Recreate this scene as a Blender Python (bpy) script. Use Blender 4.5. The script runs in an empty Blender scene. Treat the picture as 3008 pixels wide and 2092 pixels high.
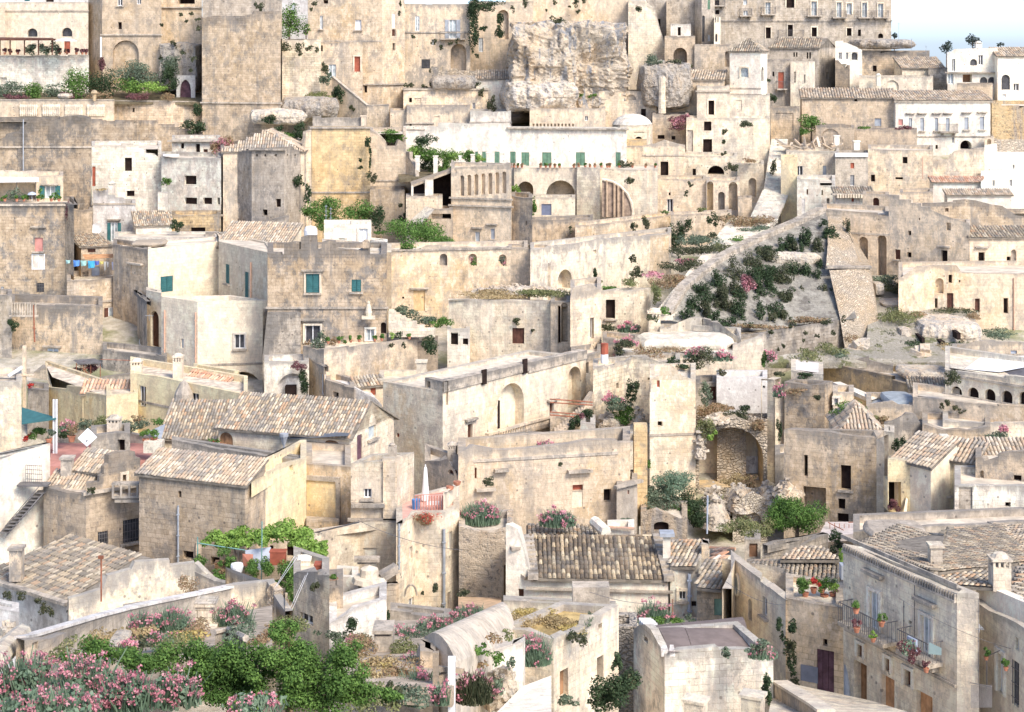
import bpy,math,random
import numpy as np
import mathutils
from mathutils import noise
V3=getattr(mathutils,"Vector")
from mathutils.geometry import tessellate_polygon
#camera, light
F=4770.0;CX=1504.0;HY=130.0;H=40.0
sc=bpy.context.scene
cam=bpy.data.cameras.new('camera');cam.sensor_width=36.0
cam.lens=F/3008.0*36.0
cam.shift_y=-(1046.0-HY)/3008.0
cam.clip_start=0.5;cam.clip_end=6000
camo=bpy.data.objects.new('camera',cam);sc.collection.objects.link(camo)
camo.location=(0,0,H);camo.rotation_euler=(math.radians(90),0,0)
sc.camera=camo
SUN=V3((0.48,-0.64,0.80)).normalized()
w=bpy.data.worlds.new("World");sc.world=w;w.use_nodes=True
nt=w.node_tree;bg=nt.nodes['Background']
sky=nt.nodes.new('ShaderNodeTexSky');sky.sky_type='NISHITA';sky.sun_disc=False
sky.sun_elevation=math.asin(SUN.z);sky.sun_rotation=math.atan2(SUN.x,SUN.y)
sky.air_density=0.5;sky.dust_density=1.2;sky.ozone_density=2.2
nt.links.new(sky.outputs[0],bg.inputs[0]);bg.inputs[1].default_value=0.15
sl=bpy.data.lights.new('sun','SUN');sl.energy=1.5;sl.angle=math.radians(20);sl.color=(1.0,0.92,0.81)
so=bpy.data.objects.new('sun',sl);sc.collection.objects.link(so)
so.rotation_euler=(-SUN).to_track_quat('-Z','Y').to_euler();so.location=(60,-40,120)
sc.view_settings.view_transform='Standard';sc.view_settings.look='None'
sc.view_settings.gamma=1.0;sc.view_settings.exposure=1.5
sc.render.engine='CYCLES'
sc.cycles.max_bounces=5;sc.cycles.diffuse_bounces=3;sc.cycles.glossy_bounces=2
sc.cycles.transparent_max_bounces=4;sc.cycles.caustics_reflective=False;sc.cycles.caustics_refractive=False
rnd=random.Random(7)
npr=np.random.RandomState(11)
#picture <-> place
_c=[0.0,0.0,0.3507]
_CR={'a':0,'b':750,'c':1500,'d':2208};_RW={'1':0,'2':500,'3':1000,'4':1532}
def C(k):_c[0]=_CR[k[0]];_c[1]=_RW[k[1]]
def N(px,py):return _c[0]+px*_c[2],_c[1]+py*_c[2]
def pt(px,py,Y):
 nx,ny=N(px,py)
 return V3(((nx-CX)/F*Y,Y,H-(ny-HY)/F*Y))
def mp(Y):return Y/F*_c[2]
def Yat(py,z):
 ny=N(0,py)[1]
 return(H-z)*F/max(ny-HY,8.0)
_T=[(0,262),(100,240),(200,228),(330,215),(450,202),(550,191),(650,180),(780,167),(900,155),(1000,147),(1100,138),(1230,127),(1400,118),(1550,107),(1750,95),(1900,87),(2060,80),(2600,60)]
def rowof(Y):
 for(r0,y0),(r1,y1)in zip(_T,_T[1:]):
  if y1<=Y<=y0:return r0+(r1-r0)*(y0-Y)/(y0-y1)
 return _T[0][0]if Y>_T[0][1]else 2600
def terr(Y):
 if Y>=215:return H-11+min(5.0,(Y-215)*0.2)
 if Y<80:return H-35.3
 return H-(rowof(Y)-HY)/F*Y-1.2-2.4*max(0,min(1,(138-Y)/12))
#materials
_M={}
def _new(name):
 m=bpy.data.materials.new(name);m.use_nodes=True
 t=m.node_tree;b=t.nodes['Principled BSDF'];b.inputs['Specular IOR Level'].default_value=0.15
 return m,t,b
def _mix(t,a,b,fac,mode='MIX'):
 n=t.nodes.new('ShaderNodeMix');n.data_type='RGBA';n.blend_type=mode
 for s,v in((0,fac),(6,a),(7,b)):
  if isinstance(v,(float,int)):n.inputs[s].default_value=v
  elif isinstance(v,tuple):n.inputs[s].default_value=(*v,1)
  else:t.links.new(v,n.inputs[s])
 return n.outputs[2]
def rp(t,src,p0,p1,inv=False):
 n=t.nodes.new('ShaderNodeMapRange');n.interpolation_type='SMOOTHSTEP'
 t.links.new(src,n.inputs[0]);n.inputs[1].default_value=p0;n.inputs[2].default_value=p1
 if inv:n.inputs[3].default_value=1;n.inputs[4].default_value=0
 return n.outputs[0]
def mth(t,op,a,b=None):
 n=t.nodes.new('ShaderNodeMath');n.operation=op
 for i,v in enumerate((a,b)):
  if v is None:continue
  if isinstance(v,(float,int)):n.inputs[i].default_value=v
  else:t.links.new(v,n.inputs[i])
 return n.outputs[0]
def nz(t,vec,scale,detail=5,rough=0.6,mp=None):
 if mp:
  m=t.nodes.new('ShaderNodeMapping');m.inputs['Scale'].default_value=mp;t.links.new(vec,m.inputs[0]);vec=m.outputs[0]
 n=t.nodes.new('ShaderNodeTexNoise');n.inputs['Scale'].default_value=scale
 n.inputs['Detail'].default_value=detail;n.inputs['Roughness'].default_value=rough
 t.links.new(vec,n.inputs['Vector']);return n.outputs[0]
PAL={'cream':(.655,.538,.394),'white':(.770,.685,.574),'tan':(.541,.436,.315),'ochre':(.603,.455,.260),'yellow':(.728,.597,.377),'gface':(.250,.239,.208),'grey':(.468,.411,.336),'pale':(.728,.621,.480),'bwhite':(.707,.666,.619),'rough':(.582,.490,.368),'brown':(.395,.318,.229)}
def wall(col='cream',grey=.5,och=.35,top=1.6,blocks=.5):
 k=('w',col,grey,och,top,blocks)
 if k in _M:return _M[k]
 m,t,b=_new('limestone_'+col);c=PAL[col];m['worn']=grey
 geo=t.nodes.new('ShaderNodeNewGeometry').outputs['Position']
 uv=t.nodes.new('ShaderNodeUVMap');uv.uv_map='wall';uv=uv.outputs[0]
 uv2=t.nodes.new('ShaderNodeUVMap');uv2.uv_map='top';sep=t.nodes.new('ShaderNodeSeparateXYZ');t.links.new(uv2.outputs[0],sep.inputs[0])
 big=nz(t,geo,.16,6,.62);med=nz(t,geo,.7,6,.66);fine=nz(t,geo,3.2,5,.7)
 strk=nz(t,geo,.55,6,.68,(1.3,1.3,.13));strk2=nz(t,geo,1.6,4,.65,(1.3,1.3,.1))
 dark=tuple(x*.70 for x in c)
 warm=(c[0]*.98,c[1]*.88,c[2]*.70)
 g0=sum(c)/3;gcol=(g0*.66,g0*.62,g0*.565)
 light=tuple(min(.84,x*1.24)for x in c)
 col_=_mix(t,c,light,rp(t,med,.46,.66))
 col_=_mix(t,col_,warm,mth(t,'MULTIPLY',rp(t,big,.42,.68),och*1.1))
 med2=nz(t,geo,.38,7,.7)
 grit=nz(t,geo,1.5,8,.78,(1,1,.55));grit2=nz(t,geo,5.5,4,.75)
 col_=_mix(t,col_,gcol,mth(t,'MULTIPLY',rp(t,med2,.49,.60),.15+grey*1.0))
 col_=_mix(t,col_,light,mth(t,'MULTIPLY',rp(t,grit,.50,.57),.9))
 col_=_mix(t,col_,(gcol[0]*.85,gcol[1]*.82,gcol[2]*.78),mth(t,'MULTIPLY',rp(t,grit,.38,.48,True),.25+grey*.75))
 col_=_mix(t,col_,(g0*.40,g0*.36,g0*.31),mth(t,'MULTIPLY',rp(t,grit2,.58,.67),.2+grey*.55))
 col_=_mix(t,col_,gcol,mth(t,'MULTIPLY',rp(t,strk,.52,.64),.12+grey*.85))
 col_=_mix(t,col_,dark,mth(t,'MULTIPLY',rp(t,fine,.52,.75),.55))
 d=mth(t,'SUBTRACT',mth(t,'MULTIPLY',mth(t,'ADD',strk2,med2),top*1.9),sep.outputs[1])
 sd=rp(t,mth(t,'ADD',d,-top*1.15),0.0,max(.3,top*.7))
 col_=_mix(t,col_,(gcol[0]*.72,gcol[1]*.72,gcol[2]*.72),mth(t,'MULTIPLY',sd,min(1,.35+grey*.6)))
 br=t.nodes.new('ShaderNodeTexBrick');t.links.new(uv,br.inputs[0]);br.inputs['Scale'].default_value=1.0
 br.inputs['Brick Width'].default_value=.62;br.inputs['Row Height'].default_value=.29;br.inputs['Mortar Size'].default_value=.018
 br.inputs['Mortar Smooth'].default_value=.4
 br.inputs['Color1'].default_value=(1,1,1,1);br.inputs['Color2'].default_value=(.70,.68,.65,1);br.inputs['Mortar'].default_value=(.50,.47,.43,1)
 col_=_mix(t,col_,br.outputs[0],mth(t,'MULTIPLY',rp(t,med,.38,.55),min(1,.15+blocks*1.2)),'MULTIPLY')
 v=t.nodes.new('ShaderNodeTexVoronoi');v.inputs['Scale'].default_value=1.3;t.links.new(geo,v.inputs['Vector'])
 pk=mth(t,'MULTIPLY',rp(t,v.outputs['Distance'],.07,.14,True),rp(t,big,.44,.52))
 col_=_mix(t,col_,(gcol[0]*.45,gcol[1]*.42,gcol[2]*.40),mth(t,'MULTIPLY',pk,.75))
 oi=t.nodes.new('ShaderNodeObjectInfo');col_=_mix(t,col_,_mix(t,(.84,.82,.80),(1.12,1.09,1.04),oi.outputs['Random']),1.0,'MULTIPLY')
 t.links.new(col_,b.inputs['Base Color']);b.inputs['Roughness'].default_value=.95
 bp=t.nodes.new('ShaderNodeBump');bp.inputs['Strength'].default_value=.55;bp.inputs['Distance'].default_value=.12
 hh=mth(t,'ADD',mth(t,'MULTIPLY',fine,.6),mth(t,'MULTIPLY',med,1.2))
 hh=mth(t,'ADD',hh,mth(t,'MULTIPLY',br.outputs['Fac'],-.35*blocks))
 t.links.new(hh,bp.inputs['Height']);t.links.new(bp.outputs[0],b.inputs['Normal'])
 _M[k]=m;return m
def rbl(col='rough',s=1.0,grey=.5):
 k=('r',col,s,grey)
 if k in _M:return _M[k]
 m,t,b=_new('rubble_'+col);c=PAL[col]
 geo=t.nodes.new('ShaderNodeNewGeometry').outputs['Position']
 mp=t.nodes.new('ShaderNodeMapping');mp.inputs['Scale'].default_value=(1,1,1.7);t.links.new(geo,mp.inputs[0])
 wn=nz(t,geo,.9,4)
 va=t.nodes.new('ShaderNodeVectorMath');va.operation='ADD';t.links.new(mp.outputs[0],va.inputs[0]);t.links.new(wn,va.inputs[1])
 v=t.nodes.new('ShaderNodeTexVoronoi');v.inputs['Scale'].default_value=2.2/s;t.links.new(va.outputs[0],v.inputs['Vector'])
 v2=t.nodes.new('ShaderNodeTexVoronoi');v2.feature='DISTANCE_TO_EDGE';v2.inputs['Scale'].default_value=2.2/s;t.links.new(va.outputs[0],v2.inputs['Vector'])
 sp=t.nodes.new('ShaderNodeSeparateColor');t.links.new(v.outputs['Color'],sp.inputs[0])
 big=nz(t,geo,.22,6,.65);fine=nz(t,geo,3,5,.7);med=nz(t,geo,.8,6,.7,(1.2,1.2,.3))
 g=sum(c)/3
 col_=_mix(t,tuple(x*.86 for x in c),tuple(min(.8,x*1.12)for x in c),sp.outputs[0])
 col_=_mix(t,col_,(c[0]*1.0,c[1]*.84,c[2]*.62),mth(t,'MULTIPLY',rp(t,big,.45,.65),.5))
 col_=_mix(t,col_,(g*.62,g*.61,g*.6),mth(t,'MULTIPLY',rp(t,med,.46,.64),grey))
 col_=_mix(t,col_,(g*.42,g*.39,g*.35),mth(t,'MULTIPLY',rp(t,v2.outputs[0],0.0,.07,True),.35))
 col_=_mix(t,col_,tuple(x*.5 for x in c),mth(t,'MULTIPLY',rp(t,fine,.55,.75),.6))
 t.links.new(col_,b.inputs['Base Color']);b.inputs['Roughness'].default_value=1
 bp=t.nodes.new('ShaderNodeBump');bp.inputs['Strength'].default_value=.8;bp.inputs['Distance'].default_value=.25
 t.links.new(mth(t,'ADD',rp(t,v2.outputs[0],0,.2),mth(t,'MULTIPLY',fine,.8)),bp.inputs['Height']);t.links.new(bp.outputs[0],b.inputs['Normal'])
 _M[k]=m;return m
def rockm(col='pale',dark=.6):
 k=('k',col,dark)
 if k in _M:return _M[k]
 m,t,b=_new('weathered_rock');c=PAL[col];g0=sum(c)/3
 geo=t.nodes.new('ShaderNodeNewGeometry').outputs['Position']
 a=nz(t,geo,.3,7,.7,(1,1,.45));st=nz(t,geo,.5,6,.7,(.5,.5,2.6));f=nz(t,geo,2.6,8,.78);v=nz(t,geo,.45,6,.7,(2,2,.2))
 col_=_mix(t,c,(c[0],c[1]*.90,c[2]*.78),rp(t,a,.45,.62))
 col_=_mix(t,col_,tuple(min(.8,x*1.15)for x in c),rp(t,f,.52,.62))
 col_=_mix(t,col_,(g0*.66,g0*.66,g0*.66),mth(t,'MULTIPLY',rp(t,v,.50,.60),dark))
 col_=_mix(t,col_,(g0*.5,g0*.46,g0*.42),mth(t,'MULTIPLY',rp(t,st,.36,.46,True),dark*.4))
 col_=_mix(t,col_,(g0*.34,g0*.31,g0*.29),mth(t,'MULTIPLY',rp(t,f,.38,.48,True),.8))
 t.links.new(col_,b.inputs['Base Color']);b.inputs['Roughness'].default_value=1
 bp=t.nodes.new('ShaderNodeBump');bp.inputs['Strength'].default_value=.9;bp.inputs['Distance'].default_value=.35
 t.links.new(mth(t,'ADD',mth(t,'ADD',f,st),a),bp.inputs['Height']);t.links.new(bp.outputs[0],b.inputs['Normal'])
 _M[k]=m;return m
def tilem(kind='old'):
 k=('t',kind)
 if k in _M:return _M[k]
 m,t,b=_new('roof_tile_'+kind)
 g=t.nodes.new('ShaderNodeNewGeometry')
 r=t.nodes.new('ShaderNodeValToRGB');t.links.new(g.outputs['Random Per Island'],r.inputs[0]);r.color_ramp.interpolation='CONSTANT'
 S={'old':[(.30,.24,.17),(.44,.34,.23),(.25,.22,.18),(.52,.42,.29),(.36,.31,.25),(.45,.30,.19),(.58,.49,.36)],'pale':[(.46,.36,.25),(.56,.45,.32),(.38,.31,.23),(.60,.50,.38),(.48,.35,.24),(.31,.27,.22),(.52,.41,.29)],'dark':[(.17,.13,.09),(.13,.105,.08),(.30,.23,.15),(.46,.36,.23),(.15,.12,.09),(.52,.43,.29),(.24,.18,.12)],'grey':[(.26,.22,.17),(.34,.28,.21),(.21,.18,.14),(.41,.33,.23),
(.30,.25,.18),(.38,.27,.18),(.46,.39,.29)],'red':[(.60,.33,.20),(.66,.42,.27),(.55,.28,.17),(.70,.50,.34),(.62,.37,.24),(.50,.30,.2),(.68,.47,.33)]}[kind]
 e=r.color_ramp.elements
 while len(e)<len(S):e.new(0.5)
 for i,cc in enumerate(S):e[i].position=i/len(S);e[i].color=(*cc,1)
 n=nz(t,g.outputs['Position'],.55,6,.7);f=nz(t,g.outputs['Position'],6,4,.7)
 ga=sum(sum(x)for x in S)/len(S)/3
 col_=_mix(t,r.outputs[0],(ga*.62,ga*.6,ga*.56),mth(t,'MULTIPLY',rp(t,n,.48,.66),.62))
 col_=_mix(t,col_,(ga*.4,ga*.37,ga*.33),mth(t,'MULTIPLY',rp(t,f,.55,.75),.5))
 t.links.new(col_,b.inputs['Base Color']);b.inputs['Roughness'].default_value=.95
 _M[k]=m;return m
def flt(name,c,rough=.8,var=.25,scale=2.0):
 k=('f',name,c)
 if k in _M:return _M[k]
 m,t,b=_new(name)
 g=t.nodes.new('ShaderNodeNewGeometry').outputs['Position']
 n=nz(t,g,scale,5,.65)
 t.links.new(_mix(t,tuple(x*(1-var)for x in c),tuple(min(.9,x*(1+var))for x in c),rp(t,n,.35,.65)),b.inputs['Base Color'])
 b.inputs['Roughness'].default_value=rough
 _M[k]=m;return m
def lfm(name,cols,tr=.25):
 k=('l',name)
 if k in _M:return _M[k]
 m,t,b=_new('leaves_'+name)
 g=t.nodes.new('ShaderNodeNewGeometry')
 r=t.nodes.new('ShaderNodeValToRGB');t.links.new(g.outputs['Random Per Island'],r.inputs[0])
 e=r.color_ramp.elements
 while len(e)<len(cols):e.new(0.5)
 for i,cc in enumerate(cols):e[i].position=i/(len(cols)-1);e[i].color=(*cc,1)
 n=nz(t,g.outputs['Position'],.9,3)
 col_=_mix(t,r.outputs[0],cols[0],mth(t,'MULTIPLY',rp(t,n,.4,.65),.5))
 t.links.new(col_,b.inputs['Base Color']);b.inputs['Roughness'].default_value=.7
 tb=t.nodes.new('ShaderNodeBsdfTranslucent');t.links.new(col_,tb.inputs[0])
 mx=t.nodes.new('ShaderNodeMixShader');mx.inputs[0].default_value=tr
 t.links.new(b.outputs[0],mx.inputs[1]);t.links.new(tb.outputs[0],mx.inputs[2])
 t.links.new(mx.outputs[0],t.nodes['Material Output'].inputs[0])
 _M[k]=m;return m
LEAF={'green':[(.06,.12,.03),(.12,.22,.05),(.20,.33,.08)],'lime':[(.16,.27,.05),(.24,.38,.08),(.34,.48,.12)],'dark':[(.03,.05,.025),(.05,.08,.035),(.09,.13,.06)],'olive':[(.09,.12,.08),(.15,.19,.12),(.22,.27,.18)],'scrub':[(.05,.065,.035),(.09,.10,.05),(.15,.14,.08)],'dry':[(.34,.25,.13),(.44,.33,.17),(.52,.42,.22)],'pink':[(.52,.18,.22),(.66,.30,.33),(.74,.44,.45)],'brush':[(.30,.19,.11),
(.38,.26,.15),(.25,.24,.12)],'glauc':[(.12,.19,.12),(.19,.27,.17),(.26,.34,.23)],'grass':[(.13,.16,.06),(.22,.23,.10),(.32,.29,.14)],'yflow':[(.48,.36,.12),(.56,.44,.17),(.40,.33,.14)],'plum':[(.12,.05,.06),(.20,.09,.09),(.28,.14,.13)],'far':[(.05,.07,.06),(.07,.09,.08),(.09,.12,.10)],'red':[(.45,.04,.03),(.60,.08,.06),(.5,.05,.05)]}
def lm(n):return lfm(n,LEAF[n])
def _turf():
 m,t,b=_new('weedy_turf');g=t.nodes.new('ShaderNodeNewGeometry').outputs['Position']
 a=nz(t,g,.5,7,.7);c=nz(t,g,1.7,6,.75);f=nz(t,g,5,5,.75)
 col=_mix(t,(.46,.41,.32),(.22,.22,.11),rp(t,a,.50,.60));col=_mix(t,col,(.60,.54,.45),rp(t,c,.54,.62));col=_mix(t,col,(.16,.15,.09),mth(t,'MULTIPLY',rp(t,f,.55,.66),.7))
 t.links.new(col,b.inputs['Base Color']);b.inputs['Roughness'].default_value=1
 bp=t.nodes.new('ShaderNodeBump');bp.inputs['Distance'].default_value=.3;t.links.new(f,bp.inputs['Height']);t.links.new(bp.outputs[0],b.inputs['Normal']);return m
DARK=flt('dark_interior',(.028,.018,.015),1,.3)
WOODD=flt('dark_wood',(.11,.05,.035),.7,.3);WOOD=flt('brown_wood',(.30,.17,.09),.7,.3)
GREEN=flt('green_paint',(.045,.17,.14),.55,.15);TEAL=flt('teal_paint',(.05,.15,.15),.5,.15);PGREEN=flt('pale_green_paint',(.16,.27,.18),.6,.15)
WFR=flt('white_paint',(.78,.77,.74),.5,.08);GLASSC=flt('curtained_glass',(.38,.42,.42),.12,.3);GLASSD=flt('dark_glass',(.07,.07,.075),.1,.3)
IRON=flt('grey_iron',(.15,.14,.135),.5,.2);RUST=flt('rusty_iron',(.30,.12,.07),.8,.3);TERRA=flt('terracotta',(.46,.20,.12),.8,.25)
PIPE=flt('salmon_drainpipe',(.62,.38,.26),.6,.1);ZINC=flt('zinc',(.34,.36,.38),.45,.15);PINKP=flt('pink_board',(.52,.24,.20),.8,.15)
TD=flt('tile_debris_floor',(.60,.50,.38),.9,.3,1.5)
TURF=_turf()
SG=wall('grey',.7,.2,.8,.2);STEPS=wall('white',.45,.15,.0,.15);BARK=flt('bark',(.16,.12,.09),.9,.3)
PAVE=wall('pale',.5,.3,0,.3);YROOF=flt('sand_roof',(.58,.50,.39),.95,.2,.8)
FILL={'dark':DARK,'door':WOODD,'wood':WOOD,'glass':GLASSC,'dglass':GLASSD,'green':GREEN,'teal':TEAL,'pgreen':PGREEN,'grate':GLASSD,'red':flt('red_board',(.34,.10,.06),.8,.2),'pink':PINKP,'zinc':ZINC,'white':WFR,'purple':flt('faded_purple_door',(.13,.07,.085),.7,.3),'orange':flt('orange_door',(.52,.28,.14),.7,.2),'mint':flt('mint_door',(.30,.47,.36),.7,.15),'blue':flt('blue_grey_board',(.42,.46,.52),.7,.1),'shade':flt('brown_blind',(.22,.12,.07),.8,.2)}
#objects
def link(o,parent=None):
 sc.collection.objects.link(o)
 if parent is not None:o.parent=parent
 return o
def tag(o,lb=None,cat=None,gr=None,kind=None):
 for k,v in(('label',lb),('category',cat),('group',gr),('kind',kind)):
  if v:o[k]=v
 return o
def em(name,loc,lb,cat,gr=None):
 o=bpy.data.objects.new(name,None);o.location=loc;o.empty_display_size=.5
 link(o);return tag(o,lb,cat,gr)
class MB:
 def __init__(s):s.v=[];s.f=[];s.m=[];s.uv=[];s.t=[]
 def face(s,pts,m=0,uv=None,top=None):
  b=len(s.v);s.v+=[tuple(p)for p in pts];s.f.append(tuple(range(b,b+len(pts))));s.m.append(m)
  n=len(pts)
  if uv is None:
   p0=V3(pts[0]);p1=V3(pts[1]);p2=V3(pts[2]);nn=(p1-p0).cross(p2-p0)
   if abs(nn.z)>.7*nn.length:uv=[(p[0],p[1])for p in pts]
   else:
    e=V3((-nn.y,nn.x,0));e=e.normalized()if e.length>1e-6 else V3((1,0,0))
    uv=[(p[0]*e.x+p[1]*e.y,p[2])for p in pts]
  s.uv+=uv;s.t+=(top if top is not None else[3.0]*n)
 def box(s,c,x,y,z,ax=None,m=0):
  c=V3(c);a=V3(ax).normalized()if ax is not None else V3((1,0,0));zz=V3((0,0,1));b=zz.cross(a).normalized();zz=a.cross(b)
  P=[c+a*(x*i)+b*(y*j)+zz*(z*k)for i in(-1,1)for j in(-1,1)for k in(-1,1)]
  for q in((0,1,3,2),(4,6,7,5),(0,4,5,1),(2,3,7,6),(0,2,6,4),(1,5,7,3)):s.face([P[i]for i in q],m)
 def tube(s,a,b,r0,r1=None,n=6,m=0,cap=True):
  a=V3(a);b=V3(b);r1=r0 if r1 is None else r1;d=(b-a).normalized()
  u=d.orthogonal().normalized();v=d.cross(u)
  R=[[p+(u*math.cos(2*math.pi*i/n)+v*math.sin(2*math.pi*i/n))*r for i in range(n)]for p,r in((a,r0),(b,r1))]
  for i in range(n):s.face([R[0][i],R[0][(i+1)%n],R[1][(i+1)%n],R[1][i]],m)
  if cap:s.face(R[1],m);s.face(R[0][::-1],m)
 def lathe(s,c,prof,n=12,m=0,sx=1.0,sy=1.0):
  c=V3(c)
  for(r0,z0),(r1,z1)in zip(prof,prof[1:]):
   for i in range(n):
    a0=2*math.pi*i/n;a1=2*math.pi*(i+1)/n
    q=[c+V3((math.cos(a)*r*sx,math.sin(a)*r*sy,z))for a,r,z in((a0,r0,z0),(a1,r0,z0),(a1,r1,z1),(a0,r1,z1))]
    if r1<1e-4:q=q[:3]
    elif r0<1e-4:q=[q[0],q[2],q[3]]
    s.face(q,m)
 def mk(s,name,mats,parent=None,smooth=False):
  o=V3((0,0,0))if parent is None else wloc(parent)
  if parent is None:
   a=np.array(s.v);o=V3(((a[:,0].min()+a[:,0].max())/2,(a[:,1].min()+a[:,1].max())/2,a[:,2].min()))
  me=bpy.data.meshes.new(name);me.from_pydata([(p[0]-o.x,p[1]-o.y,p[2]-o.z)for p in s.v],[],s.f)
  l1=me.uv_layers.new(name='wall');l1.data.foreach_set('uv',np.array(s.uv,dtype=np.float32).ravel())
  l2=me.uv_layers.new(name='top');l2.data.foreach_set('uv',np.array([(0,q)for q in s.t],dtype=np.float32).ravel())
  for mm in(mats if isinstance(mats,(list,tuple))else[mats]):me.materials.append(mm)
  me.polygons.foreach_set('material_index',s.m)
  if smooth:me.polygons.foreach_set('use_smooth',[True]*len(s.f))
  me.update()
  ob=bpy.data.objects.new(name,me);link(ob,parent)
  if parent is None:ob.location=o
  return ob
def wloc(o):
 p=V3((0,0,0))
 while o is not None:p=p+o.location;o=o.parent
 return p
def fm_(name,V,Q,mat,parent=None,loc=None,matidx=None,smooth=False):
 if parent is None:
  o=V3(loc)if loc is not None else V3(V.mean(axis=0))
 else:o=wloc(parent)
 V=V-np.array(o)
 me=bpy.data.meshes.new(name);k=Q.shape[1]
 me.vertices.add(len(V));me.vertices.foreach_set('co',V.astype(np.float32).ravel())
 me.loops.add(Q.size);me.loops.foreach_set('vertex_index',Q.astype(np.int32).ravel())
 me.polygons.add(len(Q));me.polygons.foreach_set('loop_start',np.arange(0,Q.size,k,dtype=np.int32))
 for mm in(mat if isinstance(mat,(list,tuple))else[mat]):me.materials.append(mm)
 if matidx is not None:me.polygons.foreach_set('material_index',matidx.astype(np.int32))
 if smooth:me.polygons.foreach_set('use_smooth',np.ones(len(Q),dtype=bool))
 me.update(calc_edges=True);me.validate()
 ob=bpy.data.objects.new(name,me);link(ob,parent)
 if parent is None:ob.location=o
 return ob
#tiles
def tiles(parent,P0,eu,ev,U,V,kind='old',s=1.0,clip=None,name='roof'):
 eu=V3(eu).normalized();ev=V3(ev).normalized();nn=eu.cross(ev).normalized()
 if nn.z<0:nn=-nn
 s*=.86;W=.24*s;L=.42*s;r=.098*s
 nc=max(1,int(U/W));nr=max(1,int(V/L))
 jj,ii=np.meshgrid(np.arange(nc),np.arange(nr));jj=jj.ravel();ii=ii.ravel();n=len(jj)
 u=(jj+.5)*(U/nc)+npr.uniform(-.02,.02,n);v=ii*(V/nr)+npr.uniform(-.03,.03,n)
 v=np.maximum(v,-.08)
 if clip is not None:
  keep=clip(u,v+L*.5);u,v=u[keep],v[keep];n=len(u)
 hh=npr.uniform(0,.025,n)+.02+.05*np.array([noise.noise(V3((a*.5,b*.5,P0[0])))for a,b in zip(u,v)])
 tw=npr.uniform(-.03,.03,n)
 seg=4;ang=np.linspace(0,math.pi,seg+1)
 e_u,e_v,e_n,p0=(np.array(q)for q in(eu,ev,nn,P0))
 LL=V/nr*1.12
 ring=[]
 for end,(dv,rr,up)in enumerate(((0,r*1.12,.035*s),(LL,r*.86,.0))):
  for a in ang:
   du=-math.cos(a)*rr;dn=math.sin(a)*rr*.9
   ring.append(p0+np.outer(u+du+tw*dv,e_u)+np.outer(v+dv,e_v)+np.outer(hh+dn+up,e_n))
 A=np.stack(ring,1)
 k=seg+1;base=np.arange(n)[:,None]*(2*k)
 Q=[np.concatenate([base+i,base+i+1,base+k+i+1,base+k+i],1)for i in range(seg)]
 Q.append(np.concatenate([base,base+seg,base+3,base+1],1))
 Q=np.concatenate(Q)
 fm_(name,A.reshape(-1,3),Q,tilem(kind),parent)
#walls
class Plane:
 def __init__(s,A,B):s.A=A;s.B=B;s.L=math.hypot(B[0]-A[0],B[1]-A[1]);s.e=V3(((B[0]-A[0])/s.L,(B[1]-A[1])/s.L,0))
 def t(s,px):
  u=(N(px,0)[0]-CX)/F;dx=s.B[0]-s.A[0];dy=s.B[1]-s.A[1]
  return(u*s.A[1]-s.A[0])/(dx-u*dy)
 def uz(s,px,py):
  t=s.t(px);Y=s.A[1]+t*(s.B[1]-s.A[1]);return t*s.L,H-(N(0,py)[1]-HY)/F*Y
 def p(s,u,z,off=0.0):
  n=V3((-s.e.y,s.e.x,0))
  return V3((s.A[0],s.A[1],0))+s.e*u+n*off+V3((0,0,z))
def oln(shape,u0,z0,u1,z1):
 wd=u1-u0;h=z1-z0;cx=(u0+u1)/2
 if shape=='r':return[(u0,z0),(u1,z0),(u1,z1),(u0,z1)]
 rise={'a':wd/2,'s':wd*.22,'p':wd*.95,'f':h*.99}[shape];rise=min(rise,h*.98);zs=z1-rise
 pts=[(u0,z0),(u1,z0)]
 if shape=='f':pts=[]
 n=10
 for i in range(n+1):
  a=math.pi*i/n
  if shape=='p':
   q=i/n;x=abs(1-2*q);pts.append((cx+(1 if q<.5 else-1)*wd/2*x,zs+rise*math.sqrt(max(0,1-x**1.6))))
  else:pts.append((cx+math.cos(a)*wd/2,zs+math.sin(a)*rise))
 if shape=='f':pts=[(u1,z0)]+pts[1:-1]+[(u0,z0)]
 return pts
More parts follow.
